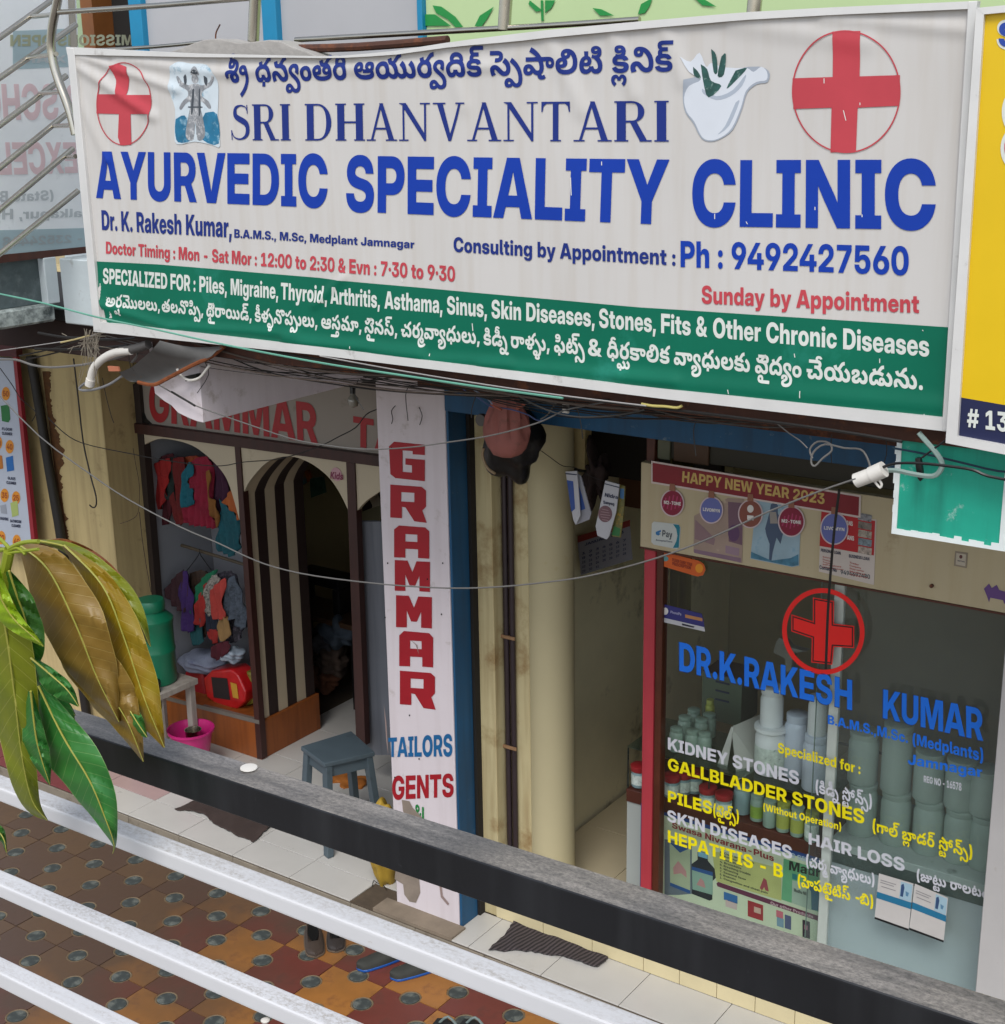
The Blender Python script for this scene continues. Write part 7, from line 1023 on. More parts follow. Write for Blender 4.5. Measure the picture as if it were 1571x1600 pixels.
def stripemat(name, c1, c2, sc, rot):
    m = mat(name, c1, .95, .15, 10, .4, 150); t = m.node_tree; N, L = t.nodes, t.links; b = N["Principled BSDF"]; src = b.inputs['Base Color'].links[0].from_socket
    tc = N.new("ShaderNodeTexCoord"); mp = N.new("ShaderNodeMapping"); mp.inputs['Rotation'].default_value = (0, 0, rot); L.new(tc.outputs['Object'], mp.inputs[0])
    wv = N.new("ShaderNodeTexWave"); wv.inputs['Scale'].default_value = sc; wv.inputs['Distortion'].default_value = 1.2; wv.inputs['Detail Scale'].default_value = 2; L.new(mp.outputs[0], wv.inputs[0])
    q = N.new("ShaderNodeMix"); q.data_type = 'RGBA'; L.new(wv.outputs['Fac'], q.inputs[0]); L.new(src, q.inputs[6]); q.inputs[7].default_value = hx(c2); L.new(q.outputs[2], b.inputs['Base Color'])
    bp = N.new("ShaderNodeBump"); bp.inputs['Distance'].default_value = .004; bp.inputs['Strength'].default_value = .8; L.new(wv.outputs['Fac'], bp.inputs['Height']); L.new(bp.outputs[0], b.inputs['Normal']); return m
M_mat2 = stripemat('ribbed_mat', '#1c1718', '#4a4142', 13, math.radians(9))
floorcloth('door_mat', 'dark ribbed rag mat with frayed edges in front of the clinic door', 'door mat', [(813, 1429), (956, 1478), (950, 1500), (934, 1513), (880, 1497), (830, 1489), (764, 1487), (790, 1462)], .15, M_mat2, 1.3, 2, .004)
floorcloth('door_mat', 'plain dark brown mat in front of the tailor shop', 'door mat', [(310, 1252), (428, 1290), (396, 1317), (372, 1308), (340, 1292), (315, 1272), (272, 1266)], .15, mat('dark_brown_mat', '#3a2d28', .95, .15, 8, .5, 90), 1.0, 3, .003)
q = lump('yellow_sack', 'crumpled yellow sack on the floor behind the painted pillar', 'sack', 601, 1340, .14, .07, .30, .09, mat('yellow_sack', '#a5862c', .7, .2, 9, .4), 4, rough=.2); q.location.z = .40
lump('orange_cloth', 'orange cloth on the floor behind the grey stool', 'cloth', 545, 1222, 1.0, .15, .03, .1, mat('orange_cloth', '#9a5a1c', .8, .2, 10, .4), 6, rough=.5)
q = MB(); q.tube([P(x, y, 2, .156) for x, y in ((582, 1385), (584, 1376), (590, 1380), (598, 1382), (604, 1390))], .002, 6); tag(q.build('thread', M_black), 'loose dark thread on the white tiles beside the yellow sack', 'thread')
# ------------------------------------------------------------------ clinic front
CYf = .2
CF = empty('glazed_shopfront', (-3.15, CYf, .3), 'glazed clinic front with a red door post and brown wooden frame', 'shop front')
cx = lambda px, py=1150, y=CYf: P(px, py, 1, y).x
M_redp = mat('red_post', '#a8323c', .55, .1, 3, .1, streak=('#7d2028', .3)); M_bw = mat('varnished_frame', '#4d2312', .4, .2, 9, .15, 50)
def cbox(name, m, x0, x1, y0, y1, z0, z1, bevel=.003, label=None, par=CF): return MB().box(x0, x1, y0, y1, z0, z1).build(name, m, par, bevel=bevel, seg=1, label=label)
cbox('door_post', M_redp, -3.195, -3.135, .195, .28, .3, 2.46)
cbox('edge_reflection', mat('reflection_purple', '#3d3566', .6), -3.2, -3.1955, .2, .28, .3, 1.1, .0)  # purple strip paints a reflection along the left edge of the post
cbox('frame_stile', M_bw, -3.134, -3.098, .205, .26, .3, 2.455)
cbox('frame_stile', M_bw, -3.215, -3.17, .24, .29, 2.46, 3.035)
cbox('frame_sill', M_bw, -3.098, -1.47, .205, .26, .3, .345)
cbox('frame_head', M_bw, -3.098, -1.47, .215, .26, 2.435, 2.455)
cbox('mullion', M_alu, -2.268, -2.222, .262, .29, .346, 2.434)
cbox('white_jamb', mat('white_jamb', '#b9b5b2', .7, .06, 3, .1, dirt=('#8a7860', .08, 12)), -1.47, -1.162, .1, .42, .15, 2.46)
cbox('transom_shade_sheet', mat('transom_shade', '#2f2a1c', .6, .2, 5), -3.168, -1.2, .27, .3, 2.875, 3.035)  # dark sheet stands in for the shaded void above the cream board
cbox('transom_strip', mat('transom_strip', '#4a3018', .5, .2, 5), -3.08, -2.9, .255, .269, 2.87, 3.03)
cbox('transom_strip', mat('transom_strip2', '#5b5c46', .5, .2, 5), -3.165, -3.1, .255, .269, 2.87, 3.03)
GL = glassmat('front_glass', '#fafdfb', opac=.004, opcol='#8fa096'); GL2 = glassmat('sliding_glass', '#f8fafa', opac=.05, opcol='#a4adb0')
cbox('glass_pane', GL, -3.098, -1.47, .2285, .2325, .345, 2.435, 0)
cbox('glass_pane', GL2, -2.33, -1.47, .2735, .2775, .345, 2.435, 0)
cbox('pane_edge', mat('glass_edge', '#6d7f78', .3), -2.334, -2.331, .272, .279, .345, 2.434, 0)
TYx = .226
M_gb = mat('blue_vinyl', '#0f70e0', .45, .06, 5, 0); M_gb2 = mat('dark_blue_vinyl', '#082f6b', .45, .06, 5, 0); M_gy = mat('yellow_vinyl', '#ecdc00', .45, .05, 5, 0); M_gw = mat('white_vinyl', '#c9c9cf', .45, .05, 5, 0); M_gr = mat('red_vinyl', '#ea1f1a', .45, .05, 5, 0)
def GT(s, bl, br, tl, tr, m, cap=727.0, sh=None, v=TYx):
    q = MB(); it = lay(s); put(q, it, bl, br, tl, tr, 1, v, cap); q.build('lettering', m, CF, solid=1)
    if sh:
        q = MB(); d = 1.6; f = lambda p: (p[0] - d * .4, p[1] + d * .6); put(q, it, f(bl), f(br), (tl[0] - d, tl[1] - d * .3), (tr[0] + d * .5, tr[1] - d * .3), 1, v + .001, cap); q.build('lettering_shadow', sh, CF, solid=1)
GT('DR.K.RAKESH', (1062, 1048), (1332, 1110), (1062, 1003), (1332, 1063), M_gb, sh=M_gb2)
GT('KUMAR', (1380, 1122), (1537, 1158), (1381, 1077), (1536, 1108), M_gb, sh=M_gb2)
GT('B.A.M.S.,M.Sc. (Medplants)', (1294, 1131), (1537, 1190), (1294, 1117), (1537, 1170), M_gb)
GT('Jamnagar', (1419, 1194), (1536, 1215), (1420, 1178), (1535, 1198), M_gb)
GT('REG NO - 16578', (1444, 1222), (1503, 1236), (1444, 1212), (1503, 1224), M_gw)
GT('KIDNEY STONES', (1044, 1171), (1249, 1227), (1044, 1152), (1249, 1206), M_gw)
GT('GALLBLADDER STONES', (1044, 1203), (1351, 1288), (1044, 1184), (1351, 1266), M_gy)
GT('PILES', (1044, 1253), (1113, 1273), (1044, 1235), (1113, 1253), M_gy)
GT('SKIN DISEASES', (1043, 1283), (1238, 1343), (1043, 1265), (1238, 1323), M_gw)
GT('HEPATITIS - B', (1044, 1316), (1224, 1373), (1044, 1297), (1224, 1352), M_gy)
GT('Specialized for :', (1216, 1176), (1345, 1210), (1216, 1160), (1345, 1193), M_gy)
GT('(Without Operation)', (1193, 1266), (1315, 1298), (1193, 1255), (1315, 1286), M_gy)
GT('HAIR LOSS', (1264, 1319), (1414, 1362), (1264, 1301), (1414, 1342), M_gw)
GT('@g1', (1275, 1238), (1363, 1262), (1275, 1223), (1363, 1247), M_gw, 560)
GT('@g2', (1364, 1299), (1520, 1341), (1364, 1284), (1520, 1326), M_gy, 560)
GT('@g3', (1115, 1274), (1155, 1285), (1115, 1260), (1155, 1271), M_gy, 560)
GT('@g4', (1260, 1353), (1367, 1384), (1260, 1339), (1367, 1370), M_gw, 560)
GT('@g5', (1433, 1375), (1551, 1407), (1433, 1362), (1551, 1393), M_gw, 560)
GT('@g6', (1247, 1384), (1365, 1418), (1247, 1370), (1365, 1404), M_gy, 560)
q = MB(); ring(q, 1287, 986.5, 64.5, 67.5, 7.5, 1, TYx, 72, .03); q.build('red_ring', M_gr, CF, solid=1)
cr = [(745, 92), (835, 108), (835, 205), (922, 215), (922, 310), (835, 305), (828, 382), (738, 372), (740, 268), (652, 238), (652, 165), (745, 195)]
crp = [(1000 + x / 2.751, 900 + y / 2.751) for x, y in cr]; ce_ = (sum(p[0] for p in crp) / 12, sum(p[1] for p in crp) / 12)
sc = lambda f, dy=0: [(ce_[0] + (x - ce_[0]) * f, ce_[1] + (y - ce_[1]) * f) for x, y in crp]
def inset(pts, d):
    o = []; n = len(pts)
    for i in range(n):
        a, b, c = pts[i - 1], pts[i], pts[(i + 1) % n]
        u = ((b[0] - a[0]), (b[1] - a[1])); v = ((c[0] - b[0]), (c[1] - b[1])); lu = math.hypot(*u); lv = math.hypot(*v)
        n1 = (-u[1] / lu, u[0] / lu); n2 = (-v[1] / lv, v[0] / lv); k_ = 1 + n1[0] * n2[0] + n1[1] * n2[1]
        o.append((b[0] + d * (n1[0] + n2[0]) / k_, b[1] + d * (n1[1] + n2[1]) / k_))
    return o
PT('red_cross', crp, M_gr, CF, v=TYx); PT('cross_line', inset(crp, 1.6), flat('#2a0808'), CF, v=TYx - .0008); PT('cross_fill', inset(crp, 3.6), M_gr, CF, v=TYx - .0016)
# board over the glass
BD = empty('cream_board', (-2.3, .19, 2.66), 'long cream board above the clinic glass, covered with stickers and posters', 'board')
M_bd = mat('cream_board', '#b3a585', .6, .06, 2, .08, 30, dirt=('#8a7452', .14, 5), streak=('#a08a62', .25))
MB().box(-3.2, -1.165, .165, .205, 2.457, 2.868).build('board_sheet', M_bd, BD, bevel=.002, seg=1)
MB().box(-3.2, -1.165, .16, .21, 2.449, 2.4565).build('board_edge', M_bw, BD)
BYf = .1635
def sticker(name, label, cat, pts, m, off=.001, y=BYf):
    q = MB(); q.prism([P(a, b, 1, y - off) for a, b in pts], (0, .001, 0)); o = q.build(name, m); tag(o, label, cat); return o
def onp(par, pts, m, off, name='print', y=BYf):
    q = MB(); patch(q, pts, 1, y - off); return q.build(name, m, par, solid=1)
def txt(par, s, bl, br, tl, tr, m, off, y=BYf): return T(s, bl, br, tl, tr, m, par, 1, y - off)
M_or2 = mat('maroon_banner', '#7a0f1c', .45, .12, 9, 0, dirt=('#b0333a', .1, 60))
nb = sticker('new_year_banner', 'maroon new year banner with gold lettering across the cream board', 'banner', [(1018, 720), (1346, 774), (1345, 809), (1018, 755)], flat('#c9b9b2'), .004)
onp(nb, [(1020, 723), (1343, 776.5), (1342, 806), (1020, 752.5)], M_or2, .0052)
txt(nb, 'HAPPY NEW YEAR 2023', (1066, 753), (1289, 788), (1067, 736), (1289, 771), mat('gold_print', '#c2a35c', .4, .2, 30, 0), .0064)
posA = sticker('mauve_poster', 'torn mauve product poster on the cream board behind a round tag', 'poster', [(1085, 806), (1138, 778), (1163, 780), (1160, 880), (1084, 862)], mat('mauve_poster', '#9a8577', .6, .15, 6, 0, dirt=('#cbb99a', .25, 9)))
for pts, c_ in (([(1087, 812), (1102, 826), (1118, 842), (1116, 852), (1086, 842)], '#84696c'), ([(1138, 784), (1161, 786), (1160, 852), (1139, 846)], '#6b4f5c'), (ell(1147, 833, 9, 13), '#57385a'), ([(1085, 858), (1158, 872), (1158, 879), (1085, 864)], '#7d6372'), ([(1134, 852), (1156, 857), (1155, 869), (1134, 864)], '#8f7682')):
    onp(posA, pts, flat(c_), .0018 + .0004 * (c_ == '#57385a'))
posB = sticker('blue_poster', 'pale blue poster of a standing figure on the cream board', 'poster', [(1182, 782), (1230, 788), (1252, 800), (1249, 884), (1238, 886), (1173, 873)], mat('blue_poster', '#8da5b0', .55, .2, 5, 0, dirt=('#4b86a3', .3, 9)))
onp(posB, [(1196, 826), (1203, 800), (1205, 788), (1212, 784), (1216, 790), (1216, 802), (1222, 816), (1224, 834), (1220, 850), (1214, 840), (1208, 862), (1206, 876), (1202, 876), (1203, 850), (1198, 836)], flat('#3f4f66'), .0018); onp(posB, [(1203, 800), (1213, 800), (1216, 818), (1204, 818)], flat('#8f8880'), .0022); onp(posB, [(1174, 862), (1188, 868), (1206, 876), (1236, 872), (1248, 866), (1248, 883), (1238, 885), (1174, 872)], mat('poster_water', '#41758c', .5, .4, 30, 0), .002)
posC = sticker('loan_poster', 'red and white loan poster with small pictures on the cream board', 'poster', [(1284, 797), (1370, 812), (1366, 914), (1280, 893)], flat('#c2b7ae'))
onp(posC, [(1284, 799), (1368, 814), (1366, 868), (1281, 853)], flat('#a81d22'), .0018)
for i, (c_) in enumerate(('#8f8f92', '#7d746b', '#a2988a', '#77858c', '#b3a497')):
    onp(posC, [(1342, 801 + i * 13), (1363, 805 + i * 13), (1362, 816 + i * 13), (1341, 812 + i * 13)], mat('mini' + c_, c_, .5, .5, 60, 0, dirt=('#2a2422', .35, 70)), .0022)
txt(posC, 'ANS', (1323, 820), (1333, 822), (1323, 813), (1333, 815), WHITE, .0024); txt(posC, 'ANS', (1324, 843), (1335, 845), (1324, 836), (1335, 838), WHITE, .0024)
txt(posC, 'PERSONAL LOAN', (1283, 862), (1314, 867), (1283, 857), (1314, 862), INK, .0022); txt(posC, 'BUSINESS LOAN', (1327, 871), (1359, 876), (1327, 866), (1359, 871), INK, .0022)
for i in range(5):
    txt(posC, ['Salaried', 'Doctor', 'Teacher', 'Self employed', 'Home loan'][i], (1286, 871 + i * 4), (1286 + (17, 14, 17, 32, 36)[i] * .9, 874 + i * 4.3), (1286, 868.6 + i * 4), (1286 + (17, 14, 17, 32, 36)[i] * .9, 871.6 + i * 4.3), flat('#a85a52'), .0022)
    txt(posC, ['Trader', 'Company', 'Shop owner', 'Medical', 'Mortgage loan'][i], (1328, 880 + i * 4.6), (1328 + (16, 20, 25, 27, 32)[i] * .9, 884 + i * 5), (1328, 877.4 + i * 4.6), (1328 + (16, 20, 25, 27, 32)[i] * .9, 881.4 + i * 5), flat('#a85a52'), .0022)
txt(posC, 'Contact No', (1281, 889), (1308, 894), (1281, 883), (1308, 888), INK, .0022); txt(posC, '9494697480', (1314, 897), (1360, 905), (1314, 890), (1360, 898), flat('#4b5258'), .0022)
for lb, x, y, r_, c_, s_ in (('round maroon tag at the left end under the new year banner', 1051, 786, 16.5, '#7d1030', 'M2-TONE'), ('round lilac tag second from the left under the banner', 1112, 797, 16.5, '#5f66a0', 'LIVOMYN'), ('round copper tag in the middle under the banner', 1173, 803, 17.5, '#7d4436', ''), ('round maroon tag overlapping the blue poster', 1237, 815, 19, '#7d1030', 'M2-TONE'), ('round lilac tag overlapping the red loan poster', 1304, 826, 20, '#5f66a0', 'LIVOMYN')):
    t_ = sticker('round_tag', lb, 'tag', ell(x, y, r_ + 2, r_ * 1.17 + 2), flat('#c6b2b4'), .0066)
    onp(t_, ell(x, y, r_, r_ * 1.17), flat(c_), .0078); onp(t_, [(x - 5, y - r_ - 3), (x - 4, y - r_ - 14), (x + 4, y - r_ - 13), (x + 5, y - r_ - 2)], flat('#8a5a44'), .0079, 'cap')
    if c_ == '#7d1030':
        for k_ in range(-2, 3): onp(t_, [(x + k_ * 6 - 3, y + 11 - abs(k_) * 2), (x + k_ * 6 - 1, y + 11 - abs(k_) * 2), (x + k_ * 6 + 3, y - 12 + abs(k_) * 2), (x + k_ * 6 + 1, y - 13 + abs(k_) * 2)], flat('#a3305a'), .0083, 'stripe')
    if s_: txt(t_, s_, (x - r_ * .8, y + 1.2), (x + r_ * .8, y + 4), (x - r_ * .8, y - 4), (x + r_ * .8, y - 1.2), WHITE, .009)
    else: onp(t_, ell(x, y - 8, 5, 6), WHITE, .0085); onp(t_, [(x - 5, y + 2), (x + 5, y + 3), (x + 5, y + 10), (x - 5, y + 9)], WHITE, .0085)
gp = sticker('payment_sticker', 'rounded white payment sticker reading Pay at the left of the cream board', 'sticker', [(1022, 815), (1060, 819), (1064, 824), (1062, 855), (1058, 858), (1022, 851), (1018, 847), (1019, 818)], flat('#b9bdb8'))
onp(gp, [(1052, 819), (1061, 820), (1063, 824), (1061, 856), (1052, 856), (1057, 846), (1059, 837), (1057, 826)], flat('#0f6f80'), .0018); txt(gp, 'Pay', (1035, 838), (1051, 841), (1035.5, 828), (1051, 830), flat('#4a4f52'), .0018)
onp(gp, [(1025, 831), (1033, 828), (1033, 831), (1030, 833), (1033, 834), (1029, 837), (1025, 835)], flat('#2d6a9c'), .0018); txt(gp, 'Accepted here', (1025, 845), (1051, 848), (1025, 842), (1051, 845), flat('#5a6066'), .0018)
sw = sticker('meter_plate', 'small framed notice plate on the right part of the cream board', 'plate', [(1493, 861), (1513, 864), (1511, 888), (1491, 884)], flat('#8a7d6b')); onp(sw, [(1495, 864), (1510, 866.5), (1509, 885), (1494, 882)], flat('#b5aa98'), .0018); onp(sw, ell(1502, 870, 2.5, 3), flat('#5a3030'), .0022); txt(sw, 'NOTICE', (1497, 877), (1508, 879), (1497, 875), (1508, 877), INK, .0022)
tb = sticker('purple_decal', 'purple bathtub-shaped decal at the right end of the cream board', 'decal', [(1538, 920), (1546, 912), (1550, 919), (1558, 914), (1562, 922), (1580, 927), (1576, 938), (1570, 944), (1568, 938), (1548, 934), (1546, 941), (1543, 932)], flat('#5e3f78'))
lk = MB(); lk.lathe(P(1457, 915, 1, BYf), [(.008, -.012), (.008, .002)], 12, 1); tag(lk.build('door_bolt', M_rust), 'small metal latch in the middle of the cream board', 'latch')
# orange tag and blue sticker on the glass
ot = sticker('orange_tag', 'orange rounded tag stuck under the left end of the cream board', 'tag', [(1031, 861), (1092, 876), (1100, 881), (1103, 890), (1099, 899), (1090, 901), (1030, 883)], flat('#c4571a'), .0, .213)
txt(ot, 'PLEASE CARRY YOUR', (1051, 877), (1082, 885), (1051, 872), (1082, 880), flat('#7d2410'), .0012, .213); txt(ot, 'PRESCRIPTION', (1051, 883), (1080, 890), (1051, 878), (1080, 885), flat('#7d2410'), .0012, .213)
onp(ot, ell(1093, 888, 6, 7), flat('#d98a1c'), .0012, y=.213); onp(ot, ell(1040, 873, 5, 4), flat('#5b8a8a'), .0012, y=.213)
bs = sticker('blue_sticker', 'blue and white payment strip sticker on the clinic glass', 'sticker', [(1033, 943), (1097, 959), (1100, 970), (1102, 987), (1032, 970)], flat('#2b2a6b'), .0, TYx)
onp(bs, [(1032, 964), (1101, 980), (1102, 987), (1032, 971)], flat('#b5b5b8'), .0012, y=TYx); onp(bs, ell(1040, 955, 4.6, 5.6), WHITE, .0012, y=TYx); txt(bs, 'PhonePe', (1048, 958), (1065, 962), (1048, 954), (1065, 957.5), flat('#9a98b5'), .0012, TYx)
onp(bs, [(1071, 960), (1098, 966), (1098, 971), (1071, 965)], flat('#b07a4a'), .0012, y=TYx); onp(bs, [(1066, 974), (1086, 979), (1084, 981), (1066, 977)], flat('#1c1c2c'), .0018, y=TYx)
# two taped cards (codes left off)
for i, (lb, pts) in enumerate((('left white and blue card taped on the lower clinic glass', [(1374, 1365), (1428, 1381), (1420, 1455), (1367, 1436)]), ('right white and blue card taped on the lower clinic glass', [(1430, 1381), (1482, 1403), (1475, 1473), (1421, 1453)]))):
    cd = sticker('payment_card', lb, 'card', pts, flat('#c4bfba'), .002, TYx)
    A_, B_, C_, D_ = pts
    def uv(u, v): a = (A_[0] + (B_[0] - A_[0]) * u, A_[1] + (B_[1] - A_[1]) * u); b = (D_[0] + (C_[0] - D_[0]) * u, D_[1] + (C_[1] - D_[1]) * u); return (a[0] + (b[0] - a[0]) * v, a[1] + (b[1] - a[1]) * v)
    R4 = lambda u0, v0, u1, v1: [uv(u0, v0), uv(u1, v0), uv(u1, v1), uv(u0, v1)]
    onp(cd, R4(0, .40, 1, .54), flat('#1f6f92'), .0032, y=TYx); onp(cd, R4(.64, .03, .98, .39), flat('#9db9c6'), .0032, y=TYx); onp(cd, R4(.0, .955, 1, 1), flat('#0d0d10'), .0032, y=TYx)
    onp(cd, [uv(.66, .1), uv(.72, .06), uv(.76, .14), uv(.74, .34), uv(.66, .34)], flat('#2f4a70'), .0036, y=TYx); onp(cd, [uv(.8, .2), uv(.9, .22), uv(.88, .3), uv(.82, .3)], flat('#56809c'), .0036, y=TYx)
    for (u, v, w_) in ((.06, .12, .45), (.06, .17, .4), (.1, .25, .42)): onp(cd, R4(u, v, u + w_, v + .018), flat('#8d8a8a'), .0034, y=TYx)
# ------------------------------------------------------------------ display counter behind the glass
DC = empty('display_counter', (-2.6, .5, .3), 'wooden display counter with a glass shelf just behind the clinic glass', 'counter')
ZL, ZU = 1.085, 1.32
M_cw = mat('counter_wood', '#4a2114', .45, .2, 9, .1)
MB().box(-3.36, -2.27, .33, .75, ZL - .075, ZL - .004).build('lower_shelf', M_cw, DC, bevel=.004)
MB().box(-3.36, -2.27, .34, .75, .3, ZL - .076).build('counter_body', mat('counter_white', '#9a9f9a', .6, .05, 3), DC)
MB().box(-3.36, -2.27, .34, .75, ZU - .012, ZU - .004).build('glass_shelf', glassmat('shelf_glass', '#e3ece7', opac=.2, opcol='#3f4f48'), DC)
for x in (-3.36, -2.9, -2.275): MB().box(x, x + .006, .34, .346, ZL - .004, ZU - .013).build('shelf_edge', mat('dark_glass_edge', '#1d2522', .3), DC)
MB().box(-2.262, -1.475, .34, .9, 1.075, 1.115).build('counter_top', mat('aluminium_top', '#b8c1be', .4, .08, 4, .05, dirt=('#5d6866', .15, 6)), DC, bevel=.003)
MB().box(-2.262, -1.475, .355, .88, .3, 1.0).build('counter_panel', mat('pale_blue_panel', '#cdd3da', .45, .05, 1.2, .05, dirt=('#7d8a8c', .12, 2)), DC, bevel=.003)
MB().box(-2.262, -1.475, .35, .88, 1.0, 1.074).build('counter_fascia', mat('dark_fascia', '#4e5b57', .5, .1, 3), DC)
# poster on the counter front
PY = .338
ps = MB(); ps.prism(pq([(1030, 1262), (1287, 1350), (1284, 1500), (1030, 1412)], 1, PY), (0, .002, 0)); pst = ps.build('medicine_poster', mat('poster_ground', '#b8c2a8', .5, .06, 5, 0)); tag(pst, 'medicine poster with bottle pictures on the front of the display counter', 'poster')
def pp(pts, c_, off=.001, name='print'): return onp(pst, pts, c_ if not isinstance(c_, str) else flat(c_), off, name, PY)
def c5(x, y): return (1020 + x / 5.61, 1240 + y / 5.61)
def q5(l): return [c5(*p) for p in l]
pp(q5([(100, 130), (1460, 545), (1460, 610), (100, 190)]), '#173e7d'); pp(q5([(520, 500), (1130, 660), (1130, 940), (560, 770)]), '#a9ad6e'); pp(q5([(1150, 570), (1460, 660), (1460, 1040), (1130, 930)]), '#5d9a72')
pp(q5([(560, 790), (575, 775), (1460, 1075), (1460, 1120), (570, 815)]), '#5b2740', .0014)
T('Swasa Nivarana-Plus', c5(170, 300), c5(1065, 597), c5(172, 250), c5(1065, 540), flat('#8a2c34'), pst, 1, PY - .0016)
T('Madhu', c5(1195, 670), c5(1560, 760), c5(1200, 590), c5(1560, 670), flat('#1a2420'), pst, 1, PY - .0016)
T('S SINCE 1920', c5(1215, 560), c5(1620, 680), c5(1215, 520), c5(1620, 640), flat('#9fb0c4'), pst, 1, PY - .0016)
T('Our other Products', c5(1035, 972), c5(1410, 1095), c5(1035, 945), c5(1410, 1070), flat('#b59aa0'), pst, 1, PY - .002)
pp(q5([(105, 400), (345, 440), (345, 880), (230, 890), (105, 890)]), '#5f6a74', .0012); pp(q5([(150, 430), (330, 480), (330, 860), (155, 790)]), '#9aa58a', .0016); pp(q5([(150, 430), (330, 480), (240, 520)]), '#1f4a80', .002); pp(q5([(155, 780), (330, 850), (330, 880), (155, 810)]), '#1f4a80', .002)
pp(q5([(225, 590), (250, 620), (295, 680), (300, 740), (250, 700), (185, 710), (180, 650)]), '#a87d7c', .002)
pp(q5([(395, 500), (485, 525), (485, 590), (545, 660), (555, 740), (525, 770), (525, 930), (500, 940), (345, 880), (340, 620), (395, 580)]), '#1b232b', .0018); pp(q5([(400, 505), (483, 530), (483, 575), (400, 550)]), '#6fa0b8', .0022); pp(q5([(345, 650), (528, 700), (528, 890), (350, 840)]), '#7d9a8c', .0022); pp(q5([(345, 640), (528, 690), (528, 725), (345, 670)]), '#1f4a80', .0026); pp(q5([(420, 740), (450, 770), (465, 830), (385, 800)]), '#a87d7c', .0026)
for i in range(9):
    y_ = 520 + i * 28 + 0; T('12345678'[i % 8] + '. ' + ['Cold and cough', 'Asthma', 'Sore throat', 'Bronchitis', 'Breathing trouble', 'Wheezing', 'Seasonal fever', 'Weakness', 'Congestion and chest pain'][i], c5(590, y_), c5(590 + [300, 150, 200, 190, 270, 160, 230, 140, 420][i], y_ + [300, 150, 200, 190, 270, 160, 230, 140, 420][i] * .33), c5(590, y_ - 18), c5(590 + [300, 150, 200, 190, 270, 160, 230, 140, 420][i], y_ - 18 + [300, 150, 200, 190, 270, 160, 230, 140, 420][i] * .33), flat('#2d3330'), pst, 1, PY - .0018)
pp(q5([(975, 740), (1000, 760), (1020, 860), (990, 850), (980, 820), (960, 850), (940, 830)]), '#8f4048', .0018)
for x, y, w, h, c_ in ((625, 860, 120, 70, '#2a5f94'), (640, 930, 100, 60, '#b5a3a0'), (835, 935, 135, 140, '#8f2a30'), (890, 990, 60, 50, '#b59a8a'), (1085, 1020, 60, 60, '#b5616e'), (1090, 1080, 60, 80, '#6d8a9a'), (1160, 1060, 55, 120, '#4a5270'), (1315, 1105, 65, 150, '#2a1c2c'), (1330, 1150, 30, 40, '#a06a78')):
    pp(q5([(x, y), (x + w, y + w * .33), (x + w, y + h + w * .33), (x, y + h)]), c_, .0018 + .0004 * (c_ in ('#b59a8a', '#a06a78')))
pp(q5([(1225, 700), (1265, 712), (1265, 760), (1225, 748)]), '#1f6f6f', .0018); pp(q5([(1225, 760), (1350, 790), (1390, 860), (1390, 1020), (1220, 960)]), '#93a596', .0018); pp(q5([(1330, 780), (1460, 820), (1460, 1030), (1395, 1020), (1390, 860)]), '#22566b', .0018)
T('Madhu Nil', c5(1240, 860), c5(1350, 895), c5(1240, 830), c5(1350, 865), flat('#2d3330'), pst, 1, PY - .0024)
# jars and bottles
def jar(lb, px, py, r, h, body, capc, lab=None, z=ZL, y=None, neck=.72, caph=.16, x=None, group=None):
    b_ = P(px, py, 2, z) if y is None else Vector((P(px, py, 1, y).x, y, z))
    e_ = empty('medicine_jar', b_, lb, 'jar', group); q = MB(); ch = h * caph
    q.lathe(b_, [(r * .93, 0), (r, r * .1), (r, h - ch - r * .45), (r * .9, h - ch - r * .15), (r * neck, h - ch)], 24); q.build('jar_body', body, e_, smooth=True)
    q = MB(); q.lathe(b_, [(r * neck * 1.06, h - ch), (r * neck * 1.12, h - ch * .8), (r * neck * 1.12, h - ch * .1), (r * neck * 1.02, h), (.001, h)], 24); q.build('lid', capc, e_, smooth=True)
    if lab:
        q = MB(); q.lathe(b_, [(r * 1.008, h * .14), (r * 1.008, h * .6)], 24); q.f = q.f[:-2]; q.build('paper_label', lab, e_, smooth=True)
    return e_
J_w = mat('white_jar', '#d3d6d8', .35, .04, 4, .0); J_b = mat('bluish_jar', '#b9c1cf', .35, .04, 4, .0); J_t = mat('teal_white_jar', '#7f979a', .35, .1, 9, .0); J_c = mat('red_cap', '#8f2226', .4, .06, 6); J_g = mat('greenish_jar', '#869c90', .35, .06, 6)
J_l = mat('printed_label', '#c5d0c8', .5, .25, 40, 0, dirt=('#3f5f55', .25, 60)); J_gl = mat('green_label', '#7d9a3c', .5, .25, 30, 0); J_yl = mat('yellow_green_cap', '#9aa04a', .5); J_pg = mat('pale_green_tub', '#a5b3ab', .5, .05, 5, 0)
jar('wide white tub with a printed label, front of the glass shelf', 1203, 1222, .078, .245, J_w, J_w, J_l, ZU, .47, .96, .1)
jar('tall white jar standing on top of the wide labelled tub', 1205, 1150, .056, .2, J_w, J_w, None, ZU + .246, .47, .86, .2)
jar('tall bluish jar right of the wide labelled tub', 1243, 1215, .06, .325, J_b, J_b, None, ZU, .5, .8, .13)
jar('bluish jar half behind the pane edge under a smaller jar', 1272, 1246, .062, .28, J_b, J_b, None, ZU, .42, .8, .13)
jar('slim white jar with a striped label on top of the bluish jar', 1276, 1160, .045, .19, J_w, J_w, None, ZU + .281, .42, .9, .12)
